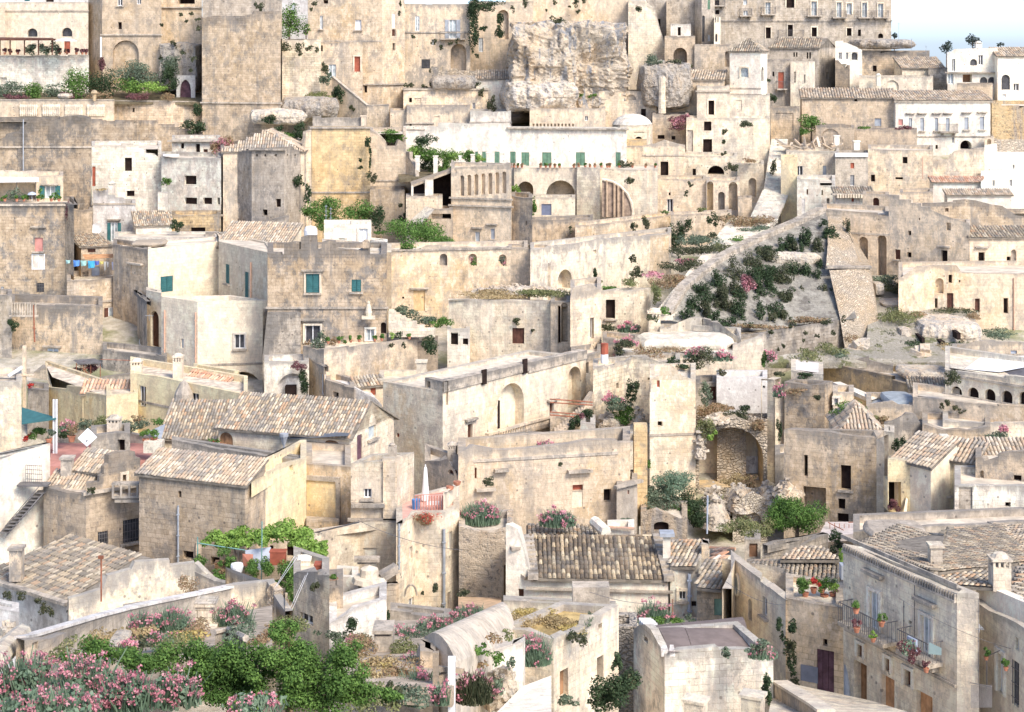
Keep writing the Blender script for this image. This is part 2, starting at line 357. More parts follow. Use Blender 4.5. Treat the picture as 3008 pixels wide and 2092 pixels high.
def opn(root,pl,shape,fill,poly,box,wm,o):
 u0,z0,u1,z1=box;wd=u1-u0;h=z1-z0
 dep=o.get('dep',{'dark':.4,'niche':.5,'door':.25,'wood':.2,'glass':.18,'dglass':.22}.get(fill,.12))
 nm=o.get('name')or('niche' if fill=='niche' else('doorway' if(h>1.75 and h/wd>1.35)else 'window'))
 mb=MB();n=len(poly)
 for i in range(n):
  a,b=poly[i],poly[(i+1)%n]
  mb.face([pl.p(*a),pl.p(*a,dep),pl.p(*b,dep),pl.p(*b)],0)
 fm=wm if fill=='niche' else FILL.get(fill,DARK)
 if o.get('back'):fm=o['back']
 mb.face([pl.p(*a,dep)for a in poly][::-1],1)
 ob=mb.mk(nm,[o.get('rev',wm),fm],root)
 if fill in('glass','dglass','white'):
  fr=MB();fw=min(.07,wd*.12)
  for(a,b,c_,d_)in((u0,z0,u0+fw,z1),(u1-fw,z0,u1,z1),(u0+fw,z0,u1-fw,z0+fw),(u0+fw,z1-fw,u1-fw,z1),((u0+u1)/2-fw*.6,z0+fw,(u0+u1)/2+fw*.6,z1-fw)):
   fr.box(pl.p((a+c_)/2,(b+d_)/2,dep-.04),(c_-a)/2,.03,(d_-b)/2,pl.e)
  if shape=='r':fr.mk('frame',WFR,ob)
 if fill in('green','teal','pgreen')and shape=='r':
  for sgn in(0,1):
   a=u0+.02+sgn*wd/2;sh=MB()
   sh.box(pl.p(a+wd/4-.02,(z0+z1)/2,dep-.05),wd/4-.03,.02,h/2-.03,pl.e)
   k=max(3,int(h/.16))
   for j in range(k):
    sh.box(pl.p(a+wd/4-.02,z0+(j+.5)*h/k,dep-.085),wd/4-.09,.016,h/k*.28,pl.e)
   sh.mk('shutter',FILL[fill],ob)
 if fill in('door','wood','purple','orange')and wd>.5:
  dl=MB();k=max(2,int(wd/.28))
  for j in range(k):
   dl.box(pl.p(u0+(j+.5)*wd/k,z0+(h*(.92 if shape!='r' else .985))/2,dep-.03),wd/k/2-.015,.02,h*(.44 if shape!='r' else .49),pl.e)
  dl.mk('door_leaf',FILL[fill],ob)
 if fill=='grate':
  g=MB();k=max(3,int(wd/.16))
  for j in range(k):x=u0+(j+.5)*wd/k;g.tube(pl.p(x,z0,-.04),pl.p(x,z1,-.04),.018,n=4)
  for j in range(3):zz=z0+(j+.5)*h/3;g.tube(pl.p(u0,zz,-.04),pl.p(u1,zz,-.04),.018,n=4)
  g.mk('grating',IRON,ob)
 if o.get('frame'):
  f=MB();t_=.16
  f.box(pl.p(u0-t_/2,(z0+z1)/2,-.05),t_/2,.05,h/2,pl.e);f.box(pl.p(u1+t_/2,(z0+z1)/2,-.05),t_/2,.05,h/2,pl.e)
  f.box(pl.p((u0+u1)/2,z1+t_/2+.002,-.06),wd/2+t_,.06,t_/2,pl.e)
  f.mk('surround',wall('white' if o['frame']==2 else 'pale',.2,.2,0,0),ob)
 if o.get('sill'):
  f=MB();f.box(pl.p((u0+u1)/2,z0-.08,-.12),wd/2+.18,.12,.07,pl.e);f.mk('sill',SG,ob)
 if o.get('hood'):
  f=MB();zz=z1+(.25 if o['hood']==1 else o['hood'])
  f.box(pl.p((u0+u1)/2,zz,-.16),wd/2+.35,.16,.07,pl.e);f.box(pl.p((u0+u1)/2,zz-.13,-.09),wd/2+.22,.09,.06,pl.e)
  f.mk('hood',SG,ob)
 if o.get('balc'):
  e_=o['balc']if isinstance(o['balc'],float)else .55
  s_=MB();s_.box(pl.p((u0+u1)/2,z0-.1,-.45),wd/2+e_,.45,.09,pl.e)
  for q in(-1,1):s_.box(pl.p((u0+u1)/2+q*(wd/2+e_*.5),z0-.36,-.2),.09,.2,.17,pl.e)
  so_=s_.mk('balcony',SG,root);r=MB();ua=u0-e_+.04;ub=u1+e_-.04;k=int((ub-ua)/.15)
  for j in range(k+1):
   x=ua+(ub-ua)*j/k;r.tube(pl.p(x,z0,-.86),pl.p(x,z0+.95,-.86),.016,n=4,cap=False)
  for x in(ua,ub):
   for off in(-.6,-.35,-.1):r.tube(pl.p(x,z0,off),pl.p(x,z0+.95,off),.016,n=4,cap=False)
   r.tube(pl.p(x,z0+.95,-.86),pl.p(x,z0+.95,0),.025,n=4)
  r.tube(pl.p(ua,z0+.95,-.86),pl.p(ub,z0+.95,-.86),.028,n=4)
  r.mk('railing',IRON,so_)
 if o.get('open'):
  for q in(-1,1):
   sh=MB();sh.box(pl.p((u0+u1)/2+q*(wd/2+wd*.25+.03),(z0+z1)/2,-.05),wd*.25,.03,h/2,pl.e);sh.mk('shutter',FILL[o['open']],ob)
 return ob
def wf(mb,pl,prof,zb,holes,inner,zin,gap=0.0,m=0):
 out=[(prof[0][0],zb),(prof[-1][0],zb)]+prof[::-1]
 polys=[out]+holes
 tris=tessellate_polygon([[V3((u,z,0))for u,z in q]for q in polys])
 allp=[q for poly in polys for q in poly]
 def topz(u):
  for(ua,za),(ub,zb_)in zip(prof,prof[1:]):
   if ua<=u<=ub and ub>ua:return za+(zb_-za)*(u-ua)/(ub-ua)
  return prof[0][1]if u<prof[0][0]else prof[-1][1]
 off=pl.A[0]*.37+pl.A[1]*.21
 for tr in tris:
  q=[allp[i]for i in tr]
  ar=(q[1][0]-q[0][0])*(q[2][1]-q[0][1])-(q[2][0]-q[0][0])*(q[1][1]-q[0][1])
  if abs(ar)<1e-7:continue
  if ar<0:q=[q[0],q[2],q[1]]
  mb.face([pl.p(*a)for a in q],m,[(a[0]+off,a[1])for a in q],[max(0,topz(a[0])-a[1])for a in q])
 if inner is not None:
  for(ua,za),(ub,zb_)in zip(prof,prof[1:]):
   A,B=pl.p(ua,za),pl.p(ub,zb_);ia,ib=inner(ua),inner(ub);ia.z=za;ib.z=zb_
   if abs(ua-ub)<1e-5:ib=V3((ia.x,ia.y,zb_))
   mb.face([A,B,ib,ia],m,None,[0.0]*4)
   if abs(ua-ub)>1e-5 and(za>zin or zb_>zin):
    ja=V3((ia.x,ia.y,min(zin,za)));jb=V3((ib.x,ib.y,min(zin,zb_)))
    mb.face([ia,ib,jb,ja],m,None,[0,0,za-ja.z,zb_-jb.z])
def rag(P,amp=.25,step=.9,seed=1):
 r=random.Random(seed);out=[P[0]]
 for(ua,za),(ub,zb)in zip(P,P[1:]):
  n=int((ub-ua)/step)
  for i in range(1,n):
   t=i/n+r.uniform(-.3,.3)/n
   q=(ua+(ub-ua)*t,za+(zb-za)*t-r.random()*amp)
   if r.random()<.5 and out[-1][0]<q[0]-.15:out.append((q[0]-.01,out[-1][1]))
   out.append(q)
  out.append((ub,zb))
 return out
HS={}
def WL(c,*a):return wall(c,*(x/10 for x in a))
def hs(name,lb,cat,cor,Y,wm,base=None,d=8.0,prof=None,ops=(),roof='flat',th=.38,par=.45,rmat=None,a=0,rg=0,gr=None,band=None,tk='old',pitch=20,ov=.22,ts=1.0,drop=2.0,key=None):
 z=pt(cor[a][0],cor[a][1],Y).z
 P=[]
 for i,c in enumerate(cor):
  y=c[2]if len(c)>2 else(Y if i==a else max(Y*.8,min(Y*1.25,Yat(c[1],z))))
  P.append(((N(c[0],0)[0]-CX)/F*y,y))
 for i,c in enumerate(cor):
  if len(c)>2 and N(0,c[1])[1]>600:
   yz=Yat(c[1],z);q=abs(yz/c[2]-1)
   if(q<.07 and len(cor)>2)or(not prof and q<.12):P[i]=((N(c[0],0)[0]-CX)/F*yz,yz)
 P=[V3((p[0],p[1],0))for p in P]
 nf=len(P)-1
 if len(P)==2:
  e=(P[1]-P[0]).normalized();n=V3((-e.y,e.x,0));
  if isinstance(roof,tuple)and roof[0]in('gable','mono')and len(roof)>1 and roof[1]is not None:
   rpx,rpy=roof[1];ny=N(0,rpy)[1];ln=Plane(P[0],P[1]);tt=max(0,min(1,ln.t(rpx)));q0=P[0].lerp(P[1],tt);lo,hi=.3,14.0
   for _ in range(40):
    md=(lo+hi)/2;q=q0+n*md;row=HY+(H-(z+math.tan(math.radians(pitch))*md))*F/q.y
    if row>ny:lo=md
    else:hi=md
   rd=(lo+hi)/2;d=rd*(2 if roof[0]=='gable' else 1)
  if roof in('flat','none'):P+=[P[1]+P[1].normalized()*d,P[0]+P[0].normalized()*d]
  else:P+=[P[1]+n*d,P[0]+n*d]
 elif len(P)==3 and(P[1]-P[0]).angle(P[2]-P[1])>.16 and(P[2]-P[0]).cross(P[1]-P[0]).z<0:P.append(P[0]+P[2]-P[1])
 else:P+=[P[-1]+P[-1].normalized()*d,P[0]+P[0].normalized()*d]
 m=len(P)
 zb=min(z-2.5,min(terr(p.y)for p in P[:nf+1])-drop,pt(cor[a][0],base,Y).z if base is not None and base>-900 else 1e9)
 I=[]
 for i in range(m):
  p,q,r=P[i-1],P[i],P[(i+1)%m]
  e1=(q-p).normalized();e2=(r-q).normalized();n1=V3((-e1.y,e1.x,0));n2=V3((-e2.y,e2.x,0))
  bis=n1+n2;l=bis.length_squared
  I.append(q+bis*(2*th/l)if l>.3 else q+n1*th)
 cen=sum(P,V3())/m
 fr=P[0].lerp(P[1],.5)
 root=em(name,(fr.x,fr.y,max(zb,terr(fr.y))),lb,cat,gr)
 mb=MB();zin=z-par;planes=[];holes_by={i:[]for i in range(nf)}
 for i in range(nf):planes.append(Plane(P[i],P[i+1]))
 profs={}
 for i in range(nf):
  pl=planes[i]
  if prof and i in prof:
   q=[pl.uz(x,y)for x,y in prof[i]];q[0]=(0.0,q[0][1]);q[-1]=(pl.L,q[-1][1])
   qq=[q[0]]
   for u_,z_ in q[1:]:qq.append((min(pl.L,max(u_,qq[-1][0])),z_))
   q=qq
  else:q=[(0.0,z),(pl.L,z)]
  if rg or wm.get('worn',0)>.28:q=rag(q,rg or .13,1.1,seed=int(cor[0][0])+i)
  profs[i]=q
 slopes=[]
 def up(v,zz):return V3((v.x,v.y,zz))
 if isinstance(roof,tuple):
  kind=roof[0]
  if kind in('gable','mono'):
   w_=roof[2]if len(roof)>2 else 0
   i0,i1=w_,w_+1;bk1=(w_+2)%m;bk0=(w_+3)%m
   A,B,Cb,Db=P[i0],P[i1],P[bk1],P[bk0]
   dep=(Db-A).length
   if len(cor)==2 or roof[1]is None:rise=math.tan(math.radians(pitch))*(dep/2 if kind=='gable' else dep)
   else:
    sw=1 if w_==0 else 0;rise=planes[sw].uz(*roof[1])[1]-z
   f_=.5 if kind=='gable' else 1.0
   R0=up(A.lerp(Db,f_),z+rise);R1=up(B.lerp(Cb,f_),z+rise)
   slopes.append((up(A,z),up(B,z),R1,R0))
   if kind=='gable':slopes.append((up(Cb,z),up(Db,z),R0,R1))
   for i in range(nf):
    if i!=w_:L=planes[i].L;profs[i]=([(0,z),(L/2,z+rise),(L,z)]if kind=='gable' else([(0,z),(L,z+rise)]if i>w_ else[(0,z+rise),(L,z)]))
   ends=[(B,R1,Cb),(Db,R0,A)]
  elif kind=='front':
   w_=roof[2]if len(roof)>2 else 0
   pl=planes[w_];pu,pz=pl.uz(*roof[1]);pu=max(.1,min(pl.L-.1,pu));f_=pu/pl.L
   A,B,Cb,Db=P[w_],P[w_+1],P[(w_+2)%m],P[(w_+3)%m]
   R0=up(A.lerp(B,f_),pz);R1=up(Db.lerp(Cb,f_),pz)
   slopes+=[(up(Db,z),up(A,z),R0,R1),(up(B,z),up(Cb,z),R1,R0)]
   if not(prof and w_ in prof):profs[w_]=[(0,z),(pu,pz),(pl.L,z)]
   ends=[(Cb,R1,Db)]
  elif kind=='hip':
   rise=roof[1];f_=roof[2]if len(roof)>2 else .3
   A,B,Cb,Db=P[:4];m0=A.lerp(Db,.5);m1=B.lerp(Cb,.5)
   if(B-A).length<(Db-A).length:m0=A.lerp(B,.5);m1=Db.lerp(Cb,.5);long_=False
   else:long_=True
   R0=up(m0.lerp(m1,f_),z+rise);R1=up(m0.lerp(m1,1-f_),z+rise)
   if long_:slopes+=[(up(A,z),up(B,z),R1,R0),(up(B,z),up(Cb,z),R1,R1),(up(Cb,z),up(Db,z),R0,R1),(up(Db,z),up(A,z),R0,R0)]
   else:slopes+=[(up(A,z),up(B,z),R0,R0),(up(B,z),up(Cb,z),R1,R0),(up(Cb,z),up(Db,z),R1,R1),(up(Db,z),up(A,z),R0,R1)]
   ends=[]
 pend=[]
 for op in ops:
  shape,fill,x0,y0,x1,y1=op[:6];o=op[6]if len(op)>6 else{}
  cx=(x0+x1)/2;i=o.get('w')
  if i is None:
   i=0
   for k in range(nf):
    if cor[k][0]<=cx<=cor[k+1][0]:i=k
  pl=planes[i];u0=pl.t(x0)*pl.L;u1=pl.t(x1)*pl.L;z1=pl.uz(cx,y0)[1];z0=pl.uz(cx,y1)[1]
  u0,u1=max(.06,min(u0,u1)),min(pl.L-.06,max(u0,u1));z0=max(z0,zb+.05)
  tz=[z_ for u_,z_ in profs[i]if u0-.3<=u_<=u1+.3]+[np.interp(q_,[k_[0]for k_ in profs[i]],[k_[1]for k_ in profs[i]])for q_ in(u0,u1)];z1=min(z1,min(tz)-.06)
  if u1-u0<.12 or z1-z0<.12:continue
  poly=oln(shape,u0,z0,u1,z1);holes_by[i].append(poly);pend.append((pl,shape,fill,poly,(u0,z0,u1,z1),o))
 for i in range(nf):
  pl=planes[i];Ia,Ib=I[i],I[i+1]
  def inner(u,Ia=Ia,Ib=Ib,pl=pl):return Ia.lerp(Ib,max(0,min(1,u/pl.L)))
  if roof=='flat' or roof=='none' or(isinstance(roof,tuple)and roof[0]=='front' and prof):wf(mb,pl,profs[i],zb,holes_by[i],inner,(zb if roof=='none' else zin))
  else:wf(mb,pl,profs[i],zb,holes_by[i],None,zin)
 zend={}
 for i in range(nf,m):
  A,B=P[i],P[(i+1)%m];za=profs[nf-1][-1][1]if i==nf and roof=='flat' else z;zc=profs[0][0][1]if i==m-1 and roof=='flat' else z
  mb.face([up(A,zb),up(B,zb),up(B,zc),up(A,za)],0,None,[za-zb,zc-zb,0,0])
  if roof=='flat':
   Ia,Ib=I[i],I[(i+1)%m]
   mb.face([up(A,za),up(B,zc),up(Ib,zc),up(Ia,za)],0,None,[0]*4)
   mb.face([up(Ia,za),up(Ib,zc),up(Ib,min(zin,zc)),up(Ia,min(zin,za))],0,None,[0,0,par,par])
 if isinstance(roof,tuple):
  for A,R,B in ends:
   mb.face([up(A,z),R,up(B,z)],0,None,[.3,0,.3])
 mb.mk('wall',wm,root)
 if roof=='flat':
  r=MB();r.face([up(p,zin)for p in I]);r.mk('roof',rmat or YROOF,root)
 elif isinstance(roof,tuple):
  for(A,B,R1,R0)in slopes:
   eu=(B-A);U=eu.length
   if U<.3:continue
   eu.normalize();mid=(R0+R1)/2-A;ev=mid-eu*mid.dot(eu);Vl=ev.length
   if Vl<.3:continue
   ev.normalize();s0=(R0-A).dot(eu);s1=(R1-A).dot(eu)
   lo_=A-eu*ov-ev*ov;Uo=U+2*ov;Vo=Vl+ov
   if s0>.3 or s1<U-.3:
    clip=(lambda u,v,s0=s0,s1=s1,U=U,Vl=Vl:((u-ov)>=(v-ov)/Vl*s0-.1)&((u-ov)<=U-(v-ov)/Vl*(U-s1)+.1))
   else:clip=None
   vis=(eu.cross(ev));vis=vis if vis.z>0 else-vis
   c_=(A+B+R0+R1)/4
   sheet=MB();q=[A-eu*ov-ev*ov,B+eu*ov-ev*ov,R1+(eu*ov if clip is None else V3()),R0-(eu*ov if clip is None else V3())]
   up_=V3((0,0,.012));dn=V3((0,0,-.10))
   sheet.face([p+up_ for p in q]);sheet.face([p+dn for p in q][::-1])
   for k in range(4):sheet.face([q[k]+up_,q[k]+dn,q[(k+1)%4]+dn,q[(k+1)%4]+up_])
   sh=sheet.mk('roof',flt('roof_bed',(.22,.19,.15),1,.3),root)
   if vis.dot(V3((0,0,H))-c_)>0:tiles(sh,lo_,eu,ev,Uo,Vo,tk,ts,clip,'tiles')
 for(pl,shape,fill,poly,box_,o)in pend:opn(root,pl,shape,fill,poly,box_,wm,o)
 if band:
  for bd in(band if isinstance(band,list)else[band]):
   row,i,pr=bd[:3];pl=planes[i];zz=pl.uz((cor[i][0]+cor[i+1][0])/2,row)[1]
   q=MB();q.box(pl.p(pl.L/2,zz,-pr/2),pl.L/2+(pr*.9),pr/2,.09,pl.e);q.mk('cornice',SG,root)
 nf_=dict(root=root,P=P,planes=planes,z=z,zin=zin,I=I,zb=zb)
 if key:HS[key]=nf_
 return nf_
#plants
def leaves(c,r,s,n,clumps,flat_=.5,hollow=.55,grav=0.0,rs=None):
 rs=rs or npr
 k=clumps
 d=rs.normal(size=(k,3));d/=np.linalg.norm(d,axis=1)[:,None]
 rad=rs.uniform(.1,.72,k)[:,None]**.6
 cc=d*rad;cc[:,2]*=.95
 cr=rs.uniform(.28,.5,k)
 w_=cr**2;w_/=w_.sum();pick=rs.choice(k,n,p=w_)
 e=rs.normal(size=(n,3));e/=np.linalg.norm(e,axis=1)[:,None]
 q=cc[pick]+e*(cr[pick]*rs.uniform(hollow,1.0,n))[:,None]
 q[:,2]-=grav*np.abs(rs.normal(size=n))*.3
 P=np.array(c)+q*np.array(r)
 nrm=e+rs.normal(size=(n,3))*.6;nrm[:,2]+=flat_;nrm/=np.linalg.norm(nrm,axis=1)[:,None]
 a=np.cross(nrm,rs.normal(size=(n,3)));a/=np.linalg.norm(a,axis=1)[:,None];b=np.cross(nrm,a)
 sz=s*rs.uniform(.6,1.25,n)[:,None]
 V=np.stack([P-a*sz*.5,P-b*sz*.32,P+a*sz*.55,P+b*sz*.32],1).reshape(-1,3)
 return V,np.arange(4*n).reshape(n,4)
def bld(c,r,s,n,lean=.35,rs=None):
 rs=rs or npr
 an=rs.uniform(0,2*math.pi,n);rr=np.sqrt(rs.uniform(0,1,n))
 P=np.array(c)+np.stack([np.cos(an)*rr*r[0],np.sin(an)*rr*r[1],-r[2]+0*rr],1)
 hgt=2*r[2]*np.sqrt(np.maximum(.08,1-rr**2))*rs.uniform(.5,1.0,n)
 dx=rs.normal(size=(n,2))*lean*hgt[:,None]
 wd=s*.25;a=rs.uniform(0,math.pi,n);wx=np.cos(a)*wd;wy=np.sin(a)*wd
 top=P+np.stack([dx[:,0],dx[:,1],hgt],1)
 V=np.stack([P+np.stack([-wx,-wy,0*wx],1),P+np.stack([wx,wy,0*wx],1),top+np.stack([wx,wy,0*wx],1)*.4,top-np.stack([wx,wy,0*wx],1)*.4],1).reshape(-1,3)
 return V,np.arange(4*n).reshape(n,4),top
def pn(kind,lb,cx,cy,w_,h_,Y,name='shrub',cat=None,gr=None,dp=None,k=3.2,ls=None,flower=None,ff=.25,trunk=False,stuff=False,grav=0.0,clumps=None,bl=0):
 cat=cat or name.replace('_',' ');c=pt(cx,cy,Y);m=mp(Y);rx=w_*.6*m;rz=h_*.58*m;ry=dp if dp else(rx*.8+rz*.2)
 s=ls or max(.10,.00115*Y)
 n=int(max(90,min(30000,k*4*rx*rz/(s*s)*2.6)))
 cl=clumps or int(max(7,min(90,4*rx*rz/1.1+8)))
 if bl:V,Q,tops=bld(c,(rx,ry,rz),s,n,.3)
 else:V,Q=leaves(c,(rx,ry,rz),s,n,cl,grav=grav)
 if trunk:
  root=em(name,(c.x,c.y,c.z-rz-trunk),lb,cat,gr)
  t=MB();b0=c-V3((0,0,rz+trunk));fork=c-V3((0,0,rz*.35));r0=max(.09,rx*.07)
  t.tube(b0,fork,r0,r0*.7,7)
  for q in range(6):
   a=q*1.05+.3;t.tube(fork,c+V3((math.cos(a)*rx*.6,math.sin(a)*ry*.6,rz*(.1+.1*(q%3)))),r0*.5,r0*.15,5)
  t.mk('trunk',BARK,root)
  fm_('crown',V,Q,lm(kind),root);return root
 ob=fm_(name,V,Q,lm(kind),None,(c.x,c.y,c.z-rz))
 tag(ob,lb,cat,gr,'stuff' if stuff else None)
 if flower:
  n2=int(n*ff);V2,Q2=leaves(c+V3((0,-ry*.12,rz*.18)),(rx*1.02,ry,rz*.95),s*.8,n2,cl,hollow=.75)
  fm_('flowers',V2,Q2,lm(flower),ob)
 return ob
def vl(lb,cx,cy,w_,h_,Y,dens=1.0,dp=None,gr='pink valerian clumps',name='flowering_plant',ratio=.5,gk='glauc',hd=1.0):
 c=pt(cx,cy,Y);m=mp(Y);rx=w_/2*m;rz=h_/2*m;ry=dp or rx*.7
 s=max(.10,.0014*Y);n=int(min(16000,5.0*dens*4*rx*rz/(s*s)))
 V,Q,top=bld(c,(rx,ry,rz),s*.8,n,.22)
 V1,Q1=leaves(c-V3((0,0,rz*.3)),(rx,ry,rz*.8),s,n,max(10,int(4*rx*rz)))
 ob=fm_(name,np.concatenate([V,V1]),np.concatenate([Q,Q1+len(V)]),lm(gk),None,(c.x,c.y,c.z-rz));tag(ob,lb,'flowering plant',gr)
 nh=max(12,int(n*ratio*.06));sel=top[npr.choice(len(top),min(nh,len(top)),replace=False)]
 o=npr.normal(size=(len(sel),16,3))*np.array([.8,.8,.6])*max(.07,.0009*Y)*1.15*hd
 C_=(sel[:,None,:]+o).reshape(-1,3);nn=len(C_)
 nr=npr.normal(size=(nn,3));nr/=np.linalg.norm(nr,axis=1)[:,None];a=np.cross(nr,npr.normal(size=(nn,3)));a/=np.linalg.norm(a,axis=1)[:,None];b=np.cross(nr,a)
 q=max(.055,.0008*Y)*.8*hd
 V2=np.stack([C_-a*q,C_-b*q,C_+a*q,C_+b*q],1).reshape(-1,3)
 fm_('flowers',V2,np.arange(4*nn).reshape(nn,4),lm('pink'),ob);return ob
def rk(lb,cx,cy,w_,h_,Y,dp=None,mat=None,name='rock',cat=None,amp=.28,seed=0,sub=5,boxy=.0,sc_=1.0):
 cat=cat or name.replace('_',' ');c=pt(cx,cy,Y);m=mp(Y);rx=w_/2*m;rz=h_/2*m;ry=dp or rx*.6
 if name in('rubble','boulder'):return heap(lb,c,rx,ry,rz,mat,seed,name,cat)
 import bmesh
 bm=bmesh.new();bmesh.ops.create_icosphere(bm,subdivisions=max(sub,6),radius=1)
 for v in bm.verts:
  p=v.co.copy()
  l=max(abs(p.x),abs(p.y),abs(p.z));bx=max(boxy,.5);p=p.lerp(p/l*.85,bx)
  q=V3((p.x*rx,p.y*ry,p.z*rz))+V3((seed*7.3,seed*1.7,0))
  f=noise.ridged_multi_fractal(V3((q.x,q.y,q.z*.45))*.22,1.0,2.1,5,1.0,2.0)*.09+noise.fractal(V3((q.x,q.y,q.z*.5))*.6,.8,2.1,6)*.09-.09
  stp=noise.cell(V3((q.x*.25,q.y*.25,q.z*.8)))*.02+noise.cell(V3((q.x*.9,q.y*.9,q.z*.7)))*.015
  p=p*(1+(f+stp)*(amp/.28))
  v.co=V3((p.x*rx,p.y*ry,p.z*rz))
 me=bpy.data.meshes.new(name);bm.to_mesh(me);bm.free();me.materials.append(mat if(mat and not mat.name.startswith('rubble'))else rockm('pale' if not mat or 'grey' not in mat.name else 'grey'))
 ob=bpy.data.objects.new(name,me);link(ob);ob.location=c;return tag(ob,lb,cat)
def heap(lb,c,rx,ry,rz,mat,seed,name='rubble',cat='rubble',s=None):
 r=random.Random(seed*13+5);mb=MB();big=name=='boulder';n=9 if big else int(min(420,max(60,rx*rz*60)))
 for i in range(n):
  a=r.uniform(0,6.283);e=math.sqrt(r.random())*(.55 if big else .95);x,y=math.cos(a)*e,math.sin(a)*e
  z=(1-e**1.6)*2*r.uniform(.45,1.0)-1
  sz=(min(rx,rz)*r.uniform(.45,.8))if big else r.uniform(.07,.20)*max(1,(c.y/130))*(1.6 if r.random()<.12 else 1)
  q=c+V3((x*rx,y*ry,z*rz-(sz*.2 if not big else rz*.1)))
  ax=V3((r.uniform(-1,1),r.uniform(-1,1),r.uniform(-.5,.5)))
  st=len(mb.v);mb.box(q,sz*r.uniform(.7,1.3),sz*r.uniform(.6,1.0),sz*r.uniform(.4,.8),ax)
  for k in range(st,len(mb.v)):
   v=V3(mb.v[k]);d=noise.noise_vector(v*(2.3/max(.3,sz)))*sz*.22;mb.v[k]=tuple(v+d)
 zb=c.z-rz;k=14
 for i in range(k):
  a0,a1=6.2832*i/k,6.2832*(i+1)/k
  f=lambda a,e:c+V3((math.cos(a)*rx*e,math.sin(a)*ry*e,((1-e**1.6)*1.5-1)*rz))
  for e0,e1 in((0,.35),(.35,.7),(.7,1.0)):mb.face([f(a0,e0),f(a0,e1),f(a1,e1),f(a1,e0)])
 ob=mb.mk(name,mat if(mat and not mat.name.startswith('rubble'))else rockm('pale' if not mat or 'bwhite' not in mat.name else 'bwhite',.35))
 return tag(ob,lb,cat)
def slab(name,lb,cat,pts,zmat,thick=.3,kind=None,parent=None):
 mb=MB();dn=V3((0,0,-thick));mb.face(pts,0,None,[2.0]*len(pts));mb.face([p+dn for p in pts][::-1])
 for i in range(len(pts)):mb.face([pts[i],pts[i]+dn,pts[(i+1)%len(pts)]+dn,pts[(i+1)%len(pts)]],0,None,[0,thick,thick,0])
 ob=mb.mk(name,zmat,parent)
 if lb:tag(ob,lb,cat,None,kind)
 return ob
def wr(name,lb,cat,pts,mat,base=None,th=.4,ops=(),zdrop=None,gr=None,cap=None,rg=0):
 W=[pt(*p)for p in pts];mid=W[len(W)//2]
 zb=min(p.z for p in W)-(zdrop or 3)
 root=em(name,(mid.x,mid.y,zb),lb,cat,gr);mb=MB();pend=[]
 for i in range(len(W)-1):
  pl=Plane(W[i],W[i+1]);pr=[(0.0,W[i].z),(pl.L,W[i+1].z)]
  if rg:pr=rag(pr,rg,seed=i+int(pts[0][0]))
  if base:zz=pt(pts[i][0],base,pts[i][2]).z
  else:zz=zb
  holes=[]
  for op in ops:
   shape,fill,x0,y0,x1,y1=op[:6];o=op[6]if len(op)>6 else{};cx=(x0+x1)/2
   if not(pts[i][0]<=cx<pts[i+1][0]):continue
   u0,u1=max(.05,pl.t(x0)*pl.L),min(pl.L-.05,pl.t(x1)*pl.L);z1=pl.uz(cx,y0)[1];z0=max(zz+.05,pl.uz(cx,y1)[1])
   if u1-u0<.1 or z1-z0<.1:continue
   poly=oln(shape,u0,z0,u1,z1);holes.append(poly);pend.append((pl,shape,fill,poly,(u0,z0,u1,z1),o))
  wf(mb,pl,pr,zz,holes,(lambda u,pl=pl:pl.p(u,0,th)),zz)
 mb.mk('wall',mat,root)
 for(pl,shape,fill,poly,bx,o)in pend:opn(root,pl,shape,fill,poly,bx,mat,o)
 if cap:
  cb=MB()
  for i in range(len(W)-1):
   pl=Plane(W[i],W[i+1]);e3=(W[i+1]-W[i]).normalized()
   n=V3((-pl.e.y,pl.e.x,0));a0,a1=W[i]-n*.06,W[i+1]-n*.06;b0,b1=W[i]+n*(th+.06),W[i+1]+n*(th+.06);u=V3((0,0,.12));l=V3((0,0,.003))
   cb.face([a0+u,a1+u,b1+u,b0+u]);cb.face([a0+l,a1+l,a1+u,a0+u]);cb.face([b0+l,b0+u,b1+u,b1+l]);cb.face([a0+l,a0+u,b0+u,b0+l]);cb.face([a1+l,b1+l,b1+u,a1+u])
  cb.mk('coping',cap,root)
 return root
def chm(parent_or_label,cx,top,w_,h_,Y,mat,style='slot',name='chimney',gr=None,lb=None):
 c=pt(cx,top,Y);m=mp(Y);r=w_/2*m;hh=h_*m
 lab=isinstance(parent_or_label,str);mb=MB();c=c+V3((0,r,0));b=c-V3((0,0,hh))
 par=None if lab else parent_or_label
 if style=='slot':
  st=hh*.72;mb.box(b+V3((0,0,st/2)),r,r,st/2)
  for q in(-1,-.33,.33,1):mb.box(b+V3((q*(r-.05),-r+.05,st+(hh-st)*.32)),.05,.05,(hh-st)*.32)
  for q in(-1,-.33,.33,1):mb.box(b+V3((q*(r-.05),r-.05,st+(hh-st)*.32)),.05,.05,(hh-st)*.32)
  mb.box(b+V3((0,0,st+(hh-st)*.75)),r*1.15,r*1.15,(hh-st)*.11)
  mb.lathe(b+V3((0,0,st+(hh-st)*.86)),[(r,0),(r*.7,r*.45),(0,r*.6)],8)
 elif style=='box':
  mb.box(b+V3((0,0,hh/2)),r,r,hh/2-.06);mb.box(c-V3((0,0,.06)),r*1.25,r*1.25,.07)
 elif style=='pot':
  mb.box(b+V3((0,0,hh*.4)),r,r,hh*.4);mb.lathe(b+V3((0,0,hh*.8)),[(r*.6,0),(r*.75,hh*.1),(r*.5,hh*.2),(0,hh*.2)],10)
 ob=mb.mk(name,mat,par)
 if lab:tag(ob,parent_or_label,'chimney',gr)
 return ob
